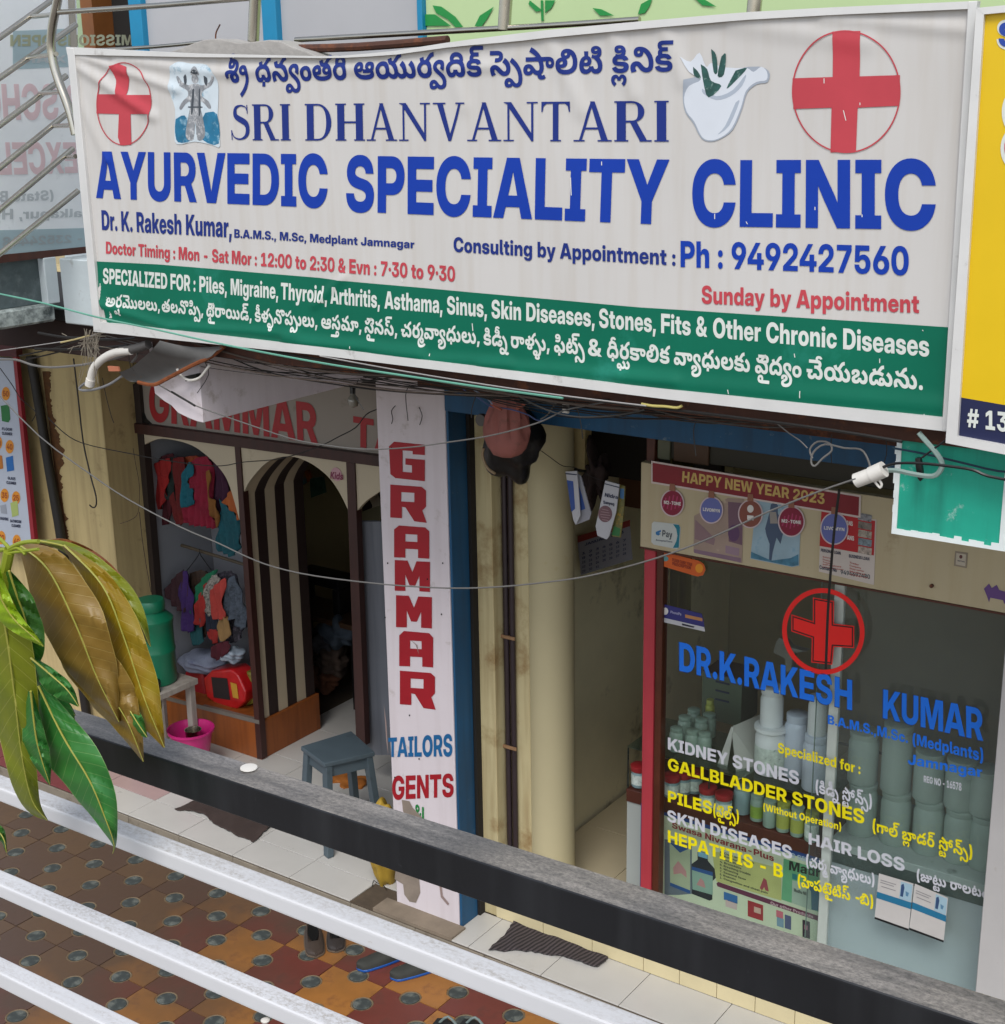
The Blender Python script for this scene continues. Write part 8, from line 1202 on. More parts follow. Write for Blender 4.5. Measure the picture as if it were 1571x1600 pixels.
for i, (x, y_, lb) in enumerate(((1050, 1243, 'red-capped jar nearest the brown door frame'), (1068, 1238, 'red-capped jar second from the door frame'), (1085, 1236, 'red-capped jar third from the door frame, set back'), (1106, 1262, 'red-capped jar fourth from the door frame, in front'), (1131, 1272, 'red-capped jar furthest right of the row'))):
    jar(lb, x, y_, .041, .118, J_t, J_c, J_l, ZL, neck=1.0, caph=.26)
jar('red-capped jar seen past the left side of the red door post', 999, 1227, .041, .118, J_t, J_c, J_l, ZL, neck=1.0, caph=.26)
for i, (x, y_, r, h, b2_, c2_, l2_, lb) in enumerate(((1160, 1268, .045, .15, J_t, J_t, None, 'tall teal bottle on the lower shelf next to the red caps'), (1183, 1280, .034, .135, J_g, J_g, J_gl, 'bottle with a green label on the lower shelf'), (1203, 1290, .034, .14, J_g, J_g, None, 'plain pale bottle right of the green label'), (1224, 1297, .034, .15, J_g, J_yl, J_yl, 'bottle with a yellow green label, fourth from the right'), (1246, 1304, .034, .15, J_g, J_g, J_yl, 'bottle with an olive label third from the right'), (1268, 1312, .034, .15, J_g, J_yl, J_l, 'last bottle before the aluminium mullion'))):
    jar(lb, x, y_, r, h, b2_, c2_, l2_, ZL, neck=.85)
for i, (x, y_, lb) in enumerate(((1057, 1168, 'small pale jar at the front left of the back cluster'), (1070, 1150, 'small pale jar second in the back cluster'), (1084, 1138, 'small pale jar at the rear of the back cluster'), (1082, 1172, 'small pale jar at the front centre of the back cluster'), (1096, 1154, 'small pale jar at the right of the back cluster'), (1108, 1146, 'small pale jar behind the right end of the cluster'), (1101, 1176, 'narrow pale bottle at the front right of the cluster'))):
    jar(lb, x, y_ + 4, .036, .125, J_g, J_g, None, ZU, neck=.8)
jar('small bottle with a yellow cap in the back cluster', 1109, 1140, .024, .17, J_yl, J_yl, None, ZU)
rr = random.Random(9)
for i, (x, yb, h, z, lb) in enumerate(((1345, 1310, .26, 1.117, 'frosted tub first from the mullion, lower row'), (1397, 1322, .26, 1.117, 'frosted tub second from the mullion, lower row'), (1448, 1336, .26, 1.117, 'frosted tub third from the mullion, lower row'), (1496, 1350, .26, 1.117, 'frosted tub fourth from the mullion, lower row'), (1536, 1362, .26, 1.117, 'frosted tub against the white jamb, lower row'), (1347, 1225, .26, 1.379, 'frosted tub first from the mullion, upper row'), (1399, 1236, .34, 1.379, 'tallest frosted tub, second from the mullion, upper row'), (1450, 1248, .24, 1.379, 'frosted tub third from the mullion, upper row'), (1499, 1260, .24, 1.379, 'frosted tub fourth from the mullion, upper row'), (1538, 1270, .22, 1.379, 'frosted tub against the white jamb, upper row'))):
    b_ = P(x, yb, 1, .5); jar(lb, x, yb, .07, h, J_pg, J_pg, None, z, .5, .85, .12)
# folded card, carton, bag
q = MB(); q.prism([P(x, y, 1, .42) for x, y in ((1143, 1136), (1147, 1136), (1136, 1203), (1120, 1198))], (.0, .004, 0)); q.prism([P(1143, 1136, 1, .42), P(1187, 1117, 1, .62), P(1187, 1200, 1, .5), P(1152, 1221, 1, .38)], (0, .004, 0)); tag(q.build('folded_card', mat('white_card', '#b3b3ae', .6, .04, 3), solid=1), 'folded white card standing open on the glass shelf', 'card')
c_ = P(1130, 1155, 1, .85); q = empty('medicine_carton', c_, 'dark carton box standing behind the pale jars', 'carton'); MB().box(c_.x - .13, c_.x + .1, .85, 1.05, ZU, ZU + .26).build('carton_body', mat('olive_carton', '#4d5a48', .6, .1, 4), q, bevel=.003); MB().box(c_.x - .13, c_.x + .1, .85, 1.05, ZU + .261, ZU + .265).build('carton_lid', mat('brown_carton', '#4a3a2e', .6, .1, 4), q)
for i in range(3): MB().box(c_.x - .05, c_.x + .03, .847, .849, ZU + .12 + i * .05, ZU + .13 + i * .05).build('print_line', INK, q)
q = MB(); q.prism([P(x, y, 1, .7) for x, y in ((1218, 996), (1228, 1002), (1236, 1012), (1262, 1018), (1240, 1022), (1237, 1050), (1228, 1052), (1226, 1030), (1208, 1020), (1212, 1004))], (0, .05, 0)); tag(q.build('plastic_bag', mat('grey_plastic_bag', '#77776f', .35, .2, 12, .3), bevel=.008, seg=2), 'grey plastic bag hanging behind the red cross ring', 'plastic bag')
q = MB(); c0, c1 = P(1045, 900, 1, .6), P(1078, 900, 1, .6); n_ = 24
for i in range(n_ + 1):
    x = c0.x + (c1.x - c0.x) * i / n_; y_ = .6 + .02 * math.sin(i * 1.9); q.v += [Vector((x, y_, 3.0)), Vector((x, y_, 2.0))]; q.uv += [(0, 0)] * 2
q.f = [(2 * i, 2 * i + 1, 2 * i + 3, 2 * i + 2) for i in range(n_)]; tag(q.build('curtain', mat('olive_curtain', '#4d4310', .8, .2, 6), smooth=True), 'narrow olive curtain hanging behind the left part of the glass', 'curtain')
# ------------------------------------------------------------------ doorway things
q = MB(); q.hexa([P(845, 655, 1, .55), P(915, 668, 1, .55), P(914, 734, 1, .55), P(845, 722, 1, .55)], (0, .06, 0)); q.build('door_header', M_cream, B)
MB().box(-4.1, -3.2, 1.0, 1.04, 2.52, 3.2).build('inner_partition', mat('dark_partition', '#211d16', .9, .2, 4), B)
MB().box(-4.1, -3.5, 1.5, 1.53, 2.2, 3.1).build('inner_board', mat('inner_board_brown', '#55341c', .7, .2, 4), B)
# calendar on the side wall
xw = -4.105
cal = MB(); cal.add(pq([(903, 848), (985, 822), (989, 874), (908, 899)], 1, 1.0), [(0, 1, 2, 3)]); cal_ = cal.build('wall_calendar', mat('calendar_paper', '#77757a', .7, .05, 5), solid=1); tag(cal_, 'grey wall calendar hanging below the packets in the clinic doorway', 'calendar')
PT('calendar_band', [(903, 838), (985, 812), (985, 822), (903, 848)], flat('#6d1f18'), cal_, v=.9985)
T('JANUARY 2023', (914, 853), (975, 833), (914, 849), (975, 829), INK, cal_, v=.9975)
for r_ in range(5):
    for c_ in range(7):
        n_ = r_ * 7 + c_ + 1
        if n_ > 31: continue
        x = 910 + c_ * 10.6; y = 867 + r_ * 7 - c_ * 3.4; T(str(n_), (x, y), (x + 5, y - 1.6), (x, y - 3.6), (x + 5, y - 5.2), INK, cal_, v=.9975)
M_twn = mat('white_paper', '#b0b0b4', .6, .04, 5)
def packet(lb, front, side, fcol, scol, y):
    e_ = empty('hanging_packet', P(*front[0], 1, y), lb, 'packet'); q = MB(); q.prism(pq(front, 1, y), (0, .006, 0)); q.build('front_sheet', fcol, e_); q = MB(); q.prism(pq(side, 1, y + .02), (0, .006, 0)); q.build('rear_sheet', scol, e_); return e_
pk1 = packet('white and blue packet hanging left in the clinic doorway', [(884, 737), (902, 736), (907, 806), (900, 820), (896, 812)], [(900, 738), (908, 744), (924, 802), (921, 812), (900, 820)], M_twn, mat('grey_paper', '#8f8f96', .6), .12)
PT('blue_print', [(886, 750), (896, 752), (899, 795), (893, 800)], flat('#2c4a8a'), pk1, v=.1185); PT('blue_print', [(905, 758), (910, 775), (915, 795), (907, 798)], flat('#2c4a8a'), pk1, v=.1385); PT('black_line', [(884, 739), (902, 741), (902, 742.5), (884, 741)], INK, pk1, v=.1175)
pk2 = packet('white packet with a pink disc hanging right in the clinic doorway', [(946, 751), (968, 757), (963, 800), (952, 838), (948, 843), (934, 837), (931, 822), (938, 790)], [(968, 757), (977, 760), (975, 800), (970, 840), (956, 838)], M_twn, mat('picture_paper', '#6d6a3c', .5, .5, 40, 0, dirt=('#b58a2c', .35, 35)), .12)
PT('pink_disc', ell(946, 803, 11, 13), flat('#6d4f55'), pk2, v=.1185); PT('black_line', [(945, 755), (968, 761), (968, 762.5), (945, 756.5)], INK, pk2, v=.1175)
T('Nidra', (945, 776), (966, 780), (946, 770), (966, 774), INK, pk2, v=.1175); T('Sanyog', (943, 787), (960, 790), (943, 782), (960, 785), INK, pk2, v=.1175)
for i in range(5): PT('disc_line', [(938 + abs(i - 2) * 1.5, 795 + i * 4), (954 - abs(i - 2) * 1.5, 797 + i * 4), (954 - abs(i - 2) * 1.5, 798 + i * 4), (938 + abs(i - 2) * 1.5, 796 + i * 4)], flat('#9a7f80'), pk2, v=.1175)
PT('blue_top', [(969, 763), (976, 764), (975, 780), (969, 778)], flat('#3f6a94'), pk2, v=.1385); PT('green_print', [(960, 822), (970, 826), (968, 838), (956, 836)], flat('#2c6b3a'), pk2, v=.1385)
lump('dried_garland', 'dark dried garland hung at the top of the clinic doorway', 'garland', 932, 745, .5, .06, .13, .06, mat('dry_garland', '#2b1d1a', .9, .4, 30, .5), 12, rough=.8)
# ------------------------------------------------------------------ pipes, bundle and fittings
PB = empty('conduit_pipes', (-4.03, .26, .3), 'pair of dark conduit pipes running down the cream corner by the doorway', 'pipe')
M_pipe = mat('dark_conduit', '#2f2428', .45, .15, 5, .1)
for dx, y_ in ((-4.065, .285), (-4.03, .29)): MB().tube([(dx, y_, .2), (dx, y_, 2.85)], .015, 12).build('pipe', M_pipe, PB, smooth=True)
MB().tube([(-4.095, .29, .2), (-4.095, .29, 2.8)], .006, 8).build('thin_cable', mat('thin_cable_grey', '#a79f8c', .6), PB, smooth=True)
for z_ in (1.15, 1.78): MB().box(-4.1, -4.0, .262, .272, z_, z_ + .018).build('clamp', mat('orange_clamp', '#8a6a4c', .6), PB, bevel=.002)
def px_lump(name, label, cat, pts, y, d, m, bev=.02): 
    q = MB(); q.prism([P(a, b, 1, y) for a, b in pts], (0, d, 0)); return tag(q.build(name, m, bevel=bev, seg=3, smooth=True), label, cat)
M_poly = mat('black_polythene', '#0f0e0e', .38, .3, 14, .6, 18, bdist=.01)
lump('black_bag', 'black polythene bag wrapped around the cable box by the doorway', 'bag', 800, 688, -.04, .155, .2, .13, M_poly, 11, rough=.2)
def blob(name, label, cat, prof, cxy, y, m, n=36):
    """hanging bag: radii and heights (photo px) swept round, creased towards the tied neck"""
    c_ = P(*cxy, 1, y); s_ = (P(cxy[0] + 50, cxy[1], 1, y) - c_).length / 50; q = MB(); vs = []
    for r_, dy in prof:
        for k_ in range(n):
            a = 2 * math.pi * k_ / n; w = 1 + (.10 * math.sin(a * 9 + dy * .05) + .05 * math.sin(a * 17)) * (1 if dy < 10 else .25) + .05 * math.sin(a * 2 + dy * .13) + .03 * math.sin(a * 5 - dy * .2)
            vs.append(c_ + Vector((math.cos(a) * r_ * s_ * w * 1.12, math.sin(a) * r_ * s_ * w * .9, -dy * s_)))
    m_ = len(prof); q.v = vs; q.uv = [(0, 0)] * len(vs); q.f = [(i * n + k_, i * n + (k_ + 1) % n, (i + 1) * n + (k_ + 1) % n, (i + 1) * n + k_) for i in range(m_ - 1) for k_ in range(n)]
    return tag(q.build(name, m, smooth=True), label, cat)
blob('pink_bag', 'pink cloth bag tied over the cable joint in front of the black bag', 'bag', [(6, -52), (10, -44), (14, -36), (20, -26), (25, -12), (27, 4), (28, 16), (25, 28), (18, 37), (9, 41), (.5, 42)], (792, 665), -.27, mat('pink_cloth_bag', '#9a5f57', .8, .2, 6, .5, 30, dirt=('#5d4a40', .3, 7)))
q = MB(); q.lathe(P(753, 656, 1, -.2), [(.028, -.012), (.03, 0), (.028, .012)], 24, 1); tag(q.build('round_fitting', mat('grey_fitting', '#55524e', .5), smooth=True), 'grey round electrical fitting left of the pink bag', 'fitting')
q = MB(); q.tube(pq([(756, 700), (754, 712), (760, 728), (766, 735), (774, 740)], 1, -.2), .007, 8); tag(q.build('cable_loop', mat('tan_cable', '#8f7a5c', .6), smooth=True), 'short tan cable loop at the left side of the black bag', 'cable')
PV = empty('pvc_elbow', P(140, 590, 1, -1.15), 'white PVC pipe bend with a grey cable under the left corner of the sign', 'pipe')
MB().tube(pq([(205, 548), (185, 550), (168, 556), (152, 568), (144, 582), (141, 600)], 1, -1.18), .019, 14).build('pipe_bend', M_white, PV, smooth=True)
MB().tube(pq([(142, 592), (140, 602)], 1, -1.18), .0225, 14).build('pipe_socket', M_white, PV, smooth=True)
MB().tube(pq([(188, 549), (210, 545), (232, 538)], 1, -1.175), .0205, 14).build('grey_sleeve', mat('grey_sleeve', '#4d4a48', .6), PV, smooth=True)
MB().tube(pq([(134, 598), (124, 606), (130, 610), (150, 608), (172, 600), (190, 588)], 1, -1.18), .0065, 8).build('hanging_cable', mat('grey_cable', '#6f6f70', .5), PV, smooth=True)
# bent rusted metal sheet
q = MB(); A_ = arc_px([(186, 582), (205, 574), (220, 562), (236, 548), (250, 532)], 3); B_ = arc_px([(216, 596), (240, 600), (262, 590), (300, 570), (330, 556), (350, 540)], 3); n_ = 14; m_ = 8
for i in range(n_ + 1):
    a, b = A_[round(i * (len(A_) - 1) / n_)], B_[round(i * (len(B_) - 1) / n_)]
    for j in range(m_ + 1):
        t = j / m_; x, y = a[0] + (b[0] - a[0]) * t, a[1] + (b[1] - a[1]) * t + 6 * math.sin(t * math.pi)
        if j == m_: x += random.uniform(-1.5, 1.5); y += random.uniform(-2, 2)
        q.v.append(P(x, y, 1, -1.22 + .06 * math.sin(t * 2.2) + .03 * math.sin(i * .4))); q.uv.append((0, 0))
q.f = [(i * (m_ + 1) + j, (i + 1) * (m_ + 1) + j, (i + 1) * (m_ + 1) + j + 1, i * (m_ + 1) + j + 1) for i in range(n_) for j in range(m_)]
sh = q.build('bent_metal_sheet', mat('old_sheet_metal', '#5d5c5a', .7, .2, 8, .4, 40, dirt=('#77512f', .18, 7)), smooth=True, solid=1); tag(sh, 'bent grey metal sheet with rusty edge hanging under the left part of the sign', 'metal sheet')
q = MB(); q.tube([P(x, y + 1, 1, -1.235 + .06 * math.sin(2.2)) for x, y in B_], .009, 6); q.build('rusty_edge', mat('orange_rust', '#7d431f', .9, .4, 20, .6, 60), sh)
q = MB(); q.prism(pq([(168, 572), (184, 573), (186, 580), (170, 580)], 1, -1.2), (0, .01, 0)); tag(q.build('brick_chip', mat('brick_chip', '#a8664a', .9)), 'small orange brick chip left of the bent metal sheet', 'chip')
q = MB(); q.tube(pq([(277, 576), (282, 586), (296, 594), (312, 590), (322, 578), (328, 570)], 1, -1.16), .006, 8); tag(q.build('white_hose', M_white, smooth=True), 'white cable loop on the lilac beam end', 'cable')
q = MB(); q.hexa(pq([(288, 588), (306, 584), (308, 592), (290, 596)], 1, -1.13), (0, .03, 0)); tag(q.build('junction_clip', M_black), 'small dark clip behind the white cable loop', 'clip')
# white conduit end at the right, with loose conduit over the green beam
PV2 = empty('pvc_conduit_end', P(1360, 745, 1, -1.3), 'white PVC tube end pointing down-left in front of the green beam', 'pipe')
a_, b_, c_ = P(1338, 751, 1, -1.3), P(1362, 742, 1, -1.3), P(1382, 733, 1, -1.3)
MB().tube([a_, b_], .0235, 16, smooth=0).build('tube_cap', M_white, PV2, smooth=True); MB().tube([b_, c_], .026, 16, smooth=0).build('tube_body', M_white, PV2, smooth=True)
MB().tube(pq([(1366, 750), (1370, 756), (1376, 762), (1378, 756), (1374, 750)], 1, -1.3), .004, 8).build('hook', M_white, PV2, smooth=True)
wire('conduit_loop', [(1378, 736), (1400, 735), (1430, 741), (1458, 744), (1470, 735), (1472, 722), (1462, 706), (1448, 690), (1436, 676)], .0085, mat('grey_conduit', '#7f938c', .5), 'grey flexible conduit looping across the green beam', 'conduit', -1.2)
wire('beam_cable', [(1378, 731), (1400, 724), (1440, 724), (1480, 728), (1520, 734), (1545, 744), (1600, 754)], .005, M_black, 'black cable running right across the green beam', 'cable', -1.3)
wire('beam_cable', [(1395, 700), (1440, 708), (1500, 722), (1560, 736), (1600, 738)], .004, mat('dark_blue_cable', '#1d3a4a', .5), 'dark blue cable crossing the top of the green beam', 'cable', -1.14)
wire('beam_cable', [(1440, 716), (1456, 704), (1470, 694), (1480, 686)], .0035, M_black, 'thin wire rising from the conduit to the corner of the yellow sign', 'cable', -1.2)
px_lump('cable_clamp', 'black cable clamp hanging on the green beam', 'clamp', [(1430, 716), (1438, 716), (1441, 735), (1442, 748), (1438, 753), (1434, 748), (1431, 730)], -1.17, .02, M_black, .003)
# ------------------------------------------------------------------ wires
Wb, Wg, Wl, Wt = mat('wire_black', '#1b1917', .5), mat('wire_grey', '#6d6b68', .5), mat('wire_light', '#9a9794', .45), mat('wire_teal', '#5f9a86', .5)
wire('sagging_cable', [(-20, 598), (60, 680), (140, 740), (200, 780), (281, 823), (342, 849), (386, 870), (429, 886), (493, 900), (600, 913), (700, 919), (780, 917), (860, 909), (920, 900), (1000, 880), (1070, 857), (1130, 832), (1200, 800), (1280, 768), (1338, 748)], .0032, mat('wire_mid', '#5f5d5a', .45), 'long thin grey cable sagging across both shop fronts', y=-1.32, n=8)
wire('teal_cable', [(-20, 455), (70, 474), (150, 495), (240, 514), (330, 534), (420, 552), (520, 570), (620, 585), (760, 606), (880, 622)], .0045, Wt, 'teal green cable crossing the lower left corner of the sign', y=-1.3)
wire('bundle_cable', [(240, 512), (400, 545), (560, 571), (700, 596), (850, 616), (1000, 634), (1150, 652), (1300, 672), (1410, 690)], .006, Wb, 'thick black cable running just under the bottom edge of the sign', y=-1.19)
wire('bundle_cable', [(300, 535), (430, 570), (560, 585), (640, 588), (760, 610), (900, 632), (1000, 640)], .0045, mat('wire_brown', '#4d423a', .5), 'brown cable below the thick black cable', y=-1.15)
wire('bundle_cable', [(500, 556), (620, 578), (760, 601), (880, 618), (1010, 634)], .0028, Wl, 'thin pale wire along the black cable in the middle', y=-1.215)
wire('bundle_cable', [(340, 550), (420, 582), (520, 600), (620, 612), (760, 620), (900, 628)], .003, Wb, 'thin black wire crossing the top of the painted pillar', y=-1.1)
wire('crossing_wire', [(248, 601), (302, 632), (345, 648), (391, 664), (454, 685), (505, 695), (570, 702), (640, 699), (700, 691), (760, 682), (810, 670), (850, 657), (880, 642), (915, 634), (950, 628)], .003, mat('wire_mid', '#7d7b78'), 'light wire dipping from the lilac beam past the pillar top', y=-1.14)
wire('crossing_wire', [(268, 612), (290, 625), (305, 634)], .005, Wb, 'black taped joint on the light wire by the lilac beam', y=-1.143)
wire('dark_wire', [(75, 652), (95, 672), (118, 688), (150, 698), (200, 708), (240, 716), (300, 725), (345, 728), (380, 722), (430, 718), (470, 708), (505, 695), (530, 682), (556, 668), (572, 648), (588, 640), (610, 632), (640, 632), (680, 644)], .003, Wb, 'thin dark wire wandering over the arched panels to the pillar', y=.05, ys=None)
wire('dark_wire', [(0, 575), (18, 600), (32, 622), (50, 638), (56, 646), (50, 658)], .003, Wb, 'short dark wire hanging over the white product board', y=.3)
wire('hooked_rod', [(115, 560), (122, 620), (130, 690), (142, 745), (150, 775), (150, 790), (145, 793), (140, 789)], .005, Wb, 'hooked black rod hanging against the left cream wall', 'rod', y=.4)
wire('thin_wire', [(160, 590), (166, 620), (174, 650), (178, 661)], .0022, Wb, 'thin twig-like wire right of the hooked rod', y=.3)
wire('thin_wire', [(188, 818), (205, 812), (216, 800), (218, 760), (212, 725), (208, 700)], .0022, mat('wire_tan', '#4a3a28', .6), 'thin brown wire beside the left shop post', y=.55)
wire('thin_wire', [(218, 800), (222, 840), (228, 880), (236, 925)], .0025, mat('wire_tan', '#4a3a28', .6), 'thin brown wire down the left shop post', y=.55)
wire('grey_cable', [(-10, 562), (25, 562), (50, 570), (80, 574), (120, 571), (140, 568), (180, 560), (210, 550), (214, 556), (206, 566)], .006, Wg, 'grey cable running left from the PVC bend', y=-1.1)
wire('steel_wire', [(-10, 549), (40, 542), (95, 534), (130, 528), (150, 522)], .0022, Wl, 'thin steel wire leading left from the tangle under the sign corner', y=-1.15)
wire('steel_wire', [(95, 535), (118, 530), (140, 524)], .004, mat('yellow_wire', '#b0a070', .5), 'pale yellow wire end in the tangle under the sign corner', y=-1.16)
for i, (a, b, c, d, lb) in enumerate(((30, 556, 140, 526, 'upper black cable running left from the tangle'), (40, 562, 150, 530, 'lower black cable running left from the tangle'), (55, 545, 200, 540, 'level black cable behind the tangle'), (60, 520, 145, 528, 'rusty cable behind the tangle'), (148, 530, 240, 524, 'thick black cable right of the tangle'))):
    wire('black_cable', [(a, b), ((a + c) / 2, (b + d) / 2 + 3), (c, d)], .004 + .003 * (i > 1), Wb, lb, y=-.95 - .02 * i)
q = MB(); rn = random.Random(4)
for i in range(26):
    x = rn.uniform(130, 154); y0 = rn.uniform(512, 530); l = rn.uniform(20, 75); q.tube(pq([(x, y0), (x + rn.uniform(-6, 6), y0 + l * .5), (x + rn.uniform(-10, 9), y0 + l)], 1, -1.14 - rn.random() * .06), rn.uniform(.001, .0022), 4, smooth=2)
for i in range(12):
    x, y0 = rn.uniform(95, 160), rn.uniform(520, 545); q.tube(pq([(x, y0), (x + rn.uniform(-40, 40), y0 + rn.uniform(-8, 16))], 1, -1.1), .0018, 4)
o = q.build('wire_tangle', mat('tangle_fibres', '#8a8172', .7, .4, 30, 0)); tag(o, 'tangle of loose wire ends and fibres under the left corner of the sign', 'wire tangle', kind='stuff')
wire('blue_wire', [(724, 608), (748, 622), (765, 634), (775, 636), (800, 640), (825, 648), (838, 656), (850, 657)], .003, mat('wire_blue', '#4a5a8a', .5), 'blue wire passing over the pink bag', y=-.5)
wire('blue_wire', [(735, 606), (752, 616), (762, 623), (770, 632)], .003, mat('wire_steelblue', '#8a93a8', .5), 'short pale blue wire left of the pink bag', y=-.52)
wire('red_joint', [(770, 633), (778, 637), (784, 640)], .006, mat('wire_orange', '#a85a48', .5), 'orange taped joint above the left of the pink bag', y=-.53)
wire('red_joint', [(808, 638), (816, 634), (820, 631)], .006, mat('wire_orange', '#a85a48', .5), 'orange taped joint above the right of the pink bag', y=-.53)
wire('grey_wire', [(822, 632), (835, 629), (860, 629), (890, 631), (930, 634)], .0026, Wg, 'grey wire leading right from the orange joint', y=-.53)
wire('grey_wire', [(845, 655), (856, 648), (864, 636), (874, 627), (884, 632)], .003, Wg, 'grey wire bent up to the small white tag', y=-.54)
wire('coil_wire', [(1270, 716), (1266, 702), (1278, 690), (1296, 692), (1300, 704), (1286, 716), (1274, 728), (1268, 722), (1272, 706), (1290, 694), (1320, 700), (1345, 702), (1356, 716), (1362, 736)], .0035, Wg, 'loose coil of grey wire under the right part of the sign', y=-1.15)
wire('coil_wire', [(1215, 662), (1235, 678), (1250, 688), (1262, 700)], .0022, Wg, 'thin wire slanting down to the loose coil', y=-1.15)
wire('drop_cable', [(1312, 765), (1304, 830), (1298, 900), (1294, 960), (1291, 1045)], .0062, Wb, 'black cable hanging straight down in front of the red cross ring', y=.05)
wire('thread_wire', [(840, 700), (862, 716), (880, 728), (900, 731), (925, 745), (946, 752)], .0018, Wb, 'thin string carrying the hanging packets', y=.1)
q = MB(); q.hexa(pq([(879, 631), (888, 632), (888, 646), (879, 645)], 1, -.56), (0, .01, 0)); tag(q.build('cable_tag', M_white), 'small white tag clipped on the wires right of the pink bag', 'tag')
q = MB(); q.tube(pq([(1003, 631), (1020, 634), (1040, 635), (1058, 637), (1066, 634)], 1, -1.2), .005, 8); tag(q.build('yellow_tie', mat('yellow_tie', '#b5a862', .6), smooth=True), 'yellow cord tied to the cable under the sign', 'cord')
wire('pillar_wires', [(618, 634), (612, 642), (614, 654), (612, 662)], .0022, Wb, 'thin wire ends hanging at the top of the painted pillar', y=-.02)
wire('pillar_wires', [(655, 636), (660, 650), (656, 664)], .0022, Wb, 'second tuft of wire ends at the top of the painted pillar', y=-.02)
rn = random.Random(21)
def LMK(x): return ('the PVC bend', 'the metal sheet', 'the lilac beam', 'the name board', 'the painted pillar', 'the pink bag', 'the doorway', 'the cream board', 'the loose coil', 'the green beam')[sum(x > q for q in (220, 330, 470, 600, 720, 860, 1010, 1200, 1360))]
for i in range(30):
    x0 = rn.uniform(150, 1000); x1 = min(1420, x0 + rn.uniform(200, 620)); dy = rn.uniform(4, 26); sag = rn.uniform(2, 26); n = 6; yy = rn.uniform(-1.16, -.7); pts = []
    for j in range(n + 1):
        t = j / n; x = x0 + (x1 - x0) * t; pts.append((x, 519 + (x - 150) * .1165 + dy + sag * 4 * t * (1 - t) + rn.uniform(-2.5, 2.5)))
    wire('bundle_wire', pts, rn.uniform(.0014, .0034), (Wb, Wb, mat('wire_dim', '#3d3b38'), mat('wire_brown', '#4d423a'))[i % 4], '%s %s wire below the sign, from %s to %s' % ('taut' if sag < 9 else 'slack' if sag < 18 else 'drooping', ('black', 'fine black', 'dull grey', 'brown')[i % 4], LMK(x0), LMK(x1)), 'cable', yy)
for i in range(9):
    x0 = (320, 560, 640, 745, 900, 1090, 200, 1300, 1385)[i]; y0 = 545 + (x0 - 150) * .1165; wire('hanging_wire_end', [(x0, y0), (x0 + rn.uniform(-8, 8), y0 + rn.uniform(15, 30)), (x0 + rn.uniform(-14, 14), y0 + rn.uniform(35, 70))], .0018, Wb, 'short loose wire end dangling under the sign near ' + LMK(x0), 'cable', -1.1)
# ------------------------------------------------------------------ left shop board and pipe
LB = empty('product_board', (-7.7, .5, 2.4), 'white price board of cleaning products in a red frame at the left edge', 'board')
LYb = .5
def lbp(name, pts, m, off, th=.001): 
    q = MB(); q.prism(pq(pts, 1, LYb - off), (0, th, 0)); return q.build(name, m, LB)
lbp('board_sheet', [(-60, 556), (20, 560), (50, 858), (-60, 850)], mat('white_board_sheet', '#a9b0bc', .5, .05, 3), 0, .02)
lbp('frame', [(20, 556), (25, 557), (56, 862), (50, 860)], mat('red_frame', '#8a1f2a', .5), .003, .03)
lbp('shop_fascia', [(-60, 520), (24, 528), (26, 558), (-60, 552)], mat('dark_red_fascia', '#4a1216', .6), .004, .05)
O_, OD = flat('#c9821f'), flat('#8a3a14')
for x, y, s_ in ((9, 615, '50'), (-3, 692, '50'), (15, 698, '40'), (7, 774, '35'), (25, 778, '25'), (2, 840, '30'), (26, 846, '40')):
    q = MB(); q.add([P(a, b, 1, LYb - .002) for a, b in ell(x, y, 6.4, 10.5)], [tuple(range(32))]); q.build('price_disc', O_, LB, solid=1)
    T(s_, (x - 4.4, y + 4), (x + 4.4, y + 5), (x - 4.4, y - 5), (x + 4.4, y - 4), OD, LB, 1, LYb - .003)
for pts, c_ in (([(1, 634), (14, 632), (16, 655), (13, 660), (3, 658)], '#1c6b34'), ([(9, 715), (20, 712), (22, 735), (11, 737)], '#1a5fa0'), ([(-6, 710), (3, 712), (5, 732), (-4, 734)], '#a8661c'), ([(16, 786), (27, 782), (29, 805), (19, 808)], '#9aa860'), ([(0, 790), (9, 788), (11, 803), (2, 802)], '#8a8f98')): lbp('product_print', pts, flat(c_), .0022, .0008)
for s_, x0, y, x1 in (('FLOOR', 3, 672, 19), ('CLEANER', 3, 679, 19), ('GLASS', 12, 749, 24), ('CLEANER', 10, 756, 25), ('WASHING', 0, 812, 13), ('BATHROOM', 16, 816, 33), ('CLEANER', 18, 823, 32)):
    T(s_, (x0, y), (x1, y + 1.6), (x0, y - 4.4), (x1, y - 3), INK, LB, 1, LYb - .0025)
q = MB(); q.tube([P(48, 556, 1, .58), P(62, 640, 1, .58), P(78, 740, 1, .58), P(100, 870, 1, .58), P(140, 1150, 1, .58)], .033, 14); tag(q.build('drain_pipe', mat('black_drain_pipe', '#17140f', .6, .2, 6, .2), smooth=True), 'black drain pipe down the left cream wall', 'pipe')
q = MB(); rn = random.Random(8)
pts = [(68, 580)]; w_ = 9
for i in range(120): w_ = max(3, min(20, w_ + rn.uniform(-3.2, 3.2))); pts.append((70 + i * .2875 + w_, 580 + i * 2.35))
pts += [(100, 862)] + [(66 + i * 1.17, 580 + i * 9.4) for i in range(29, -1, -1)]
c_ = pts; vs, fs = tris([ccw(c_)]); q.add([P(x, y, 1, .628) for x, y in vs], fs); tag(q.build('rust_stain', mat('rust_stain', '#5b3a1a', .9, .4, 30, .1), solid=1), 'brown stain along the right side of the black drain pipe', 'stain')
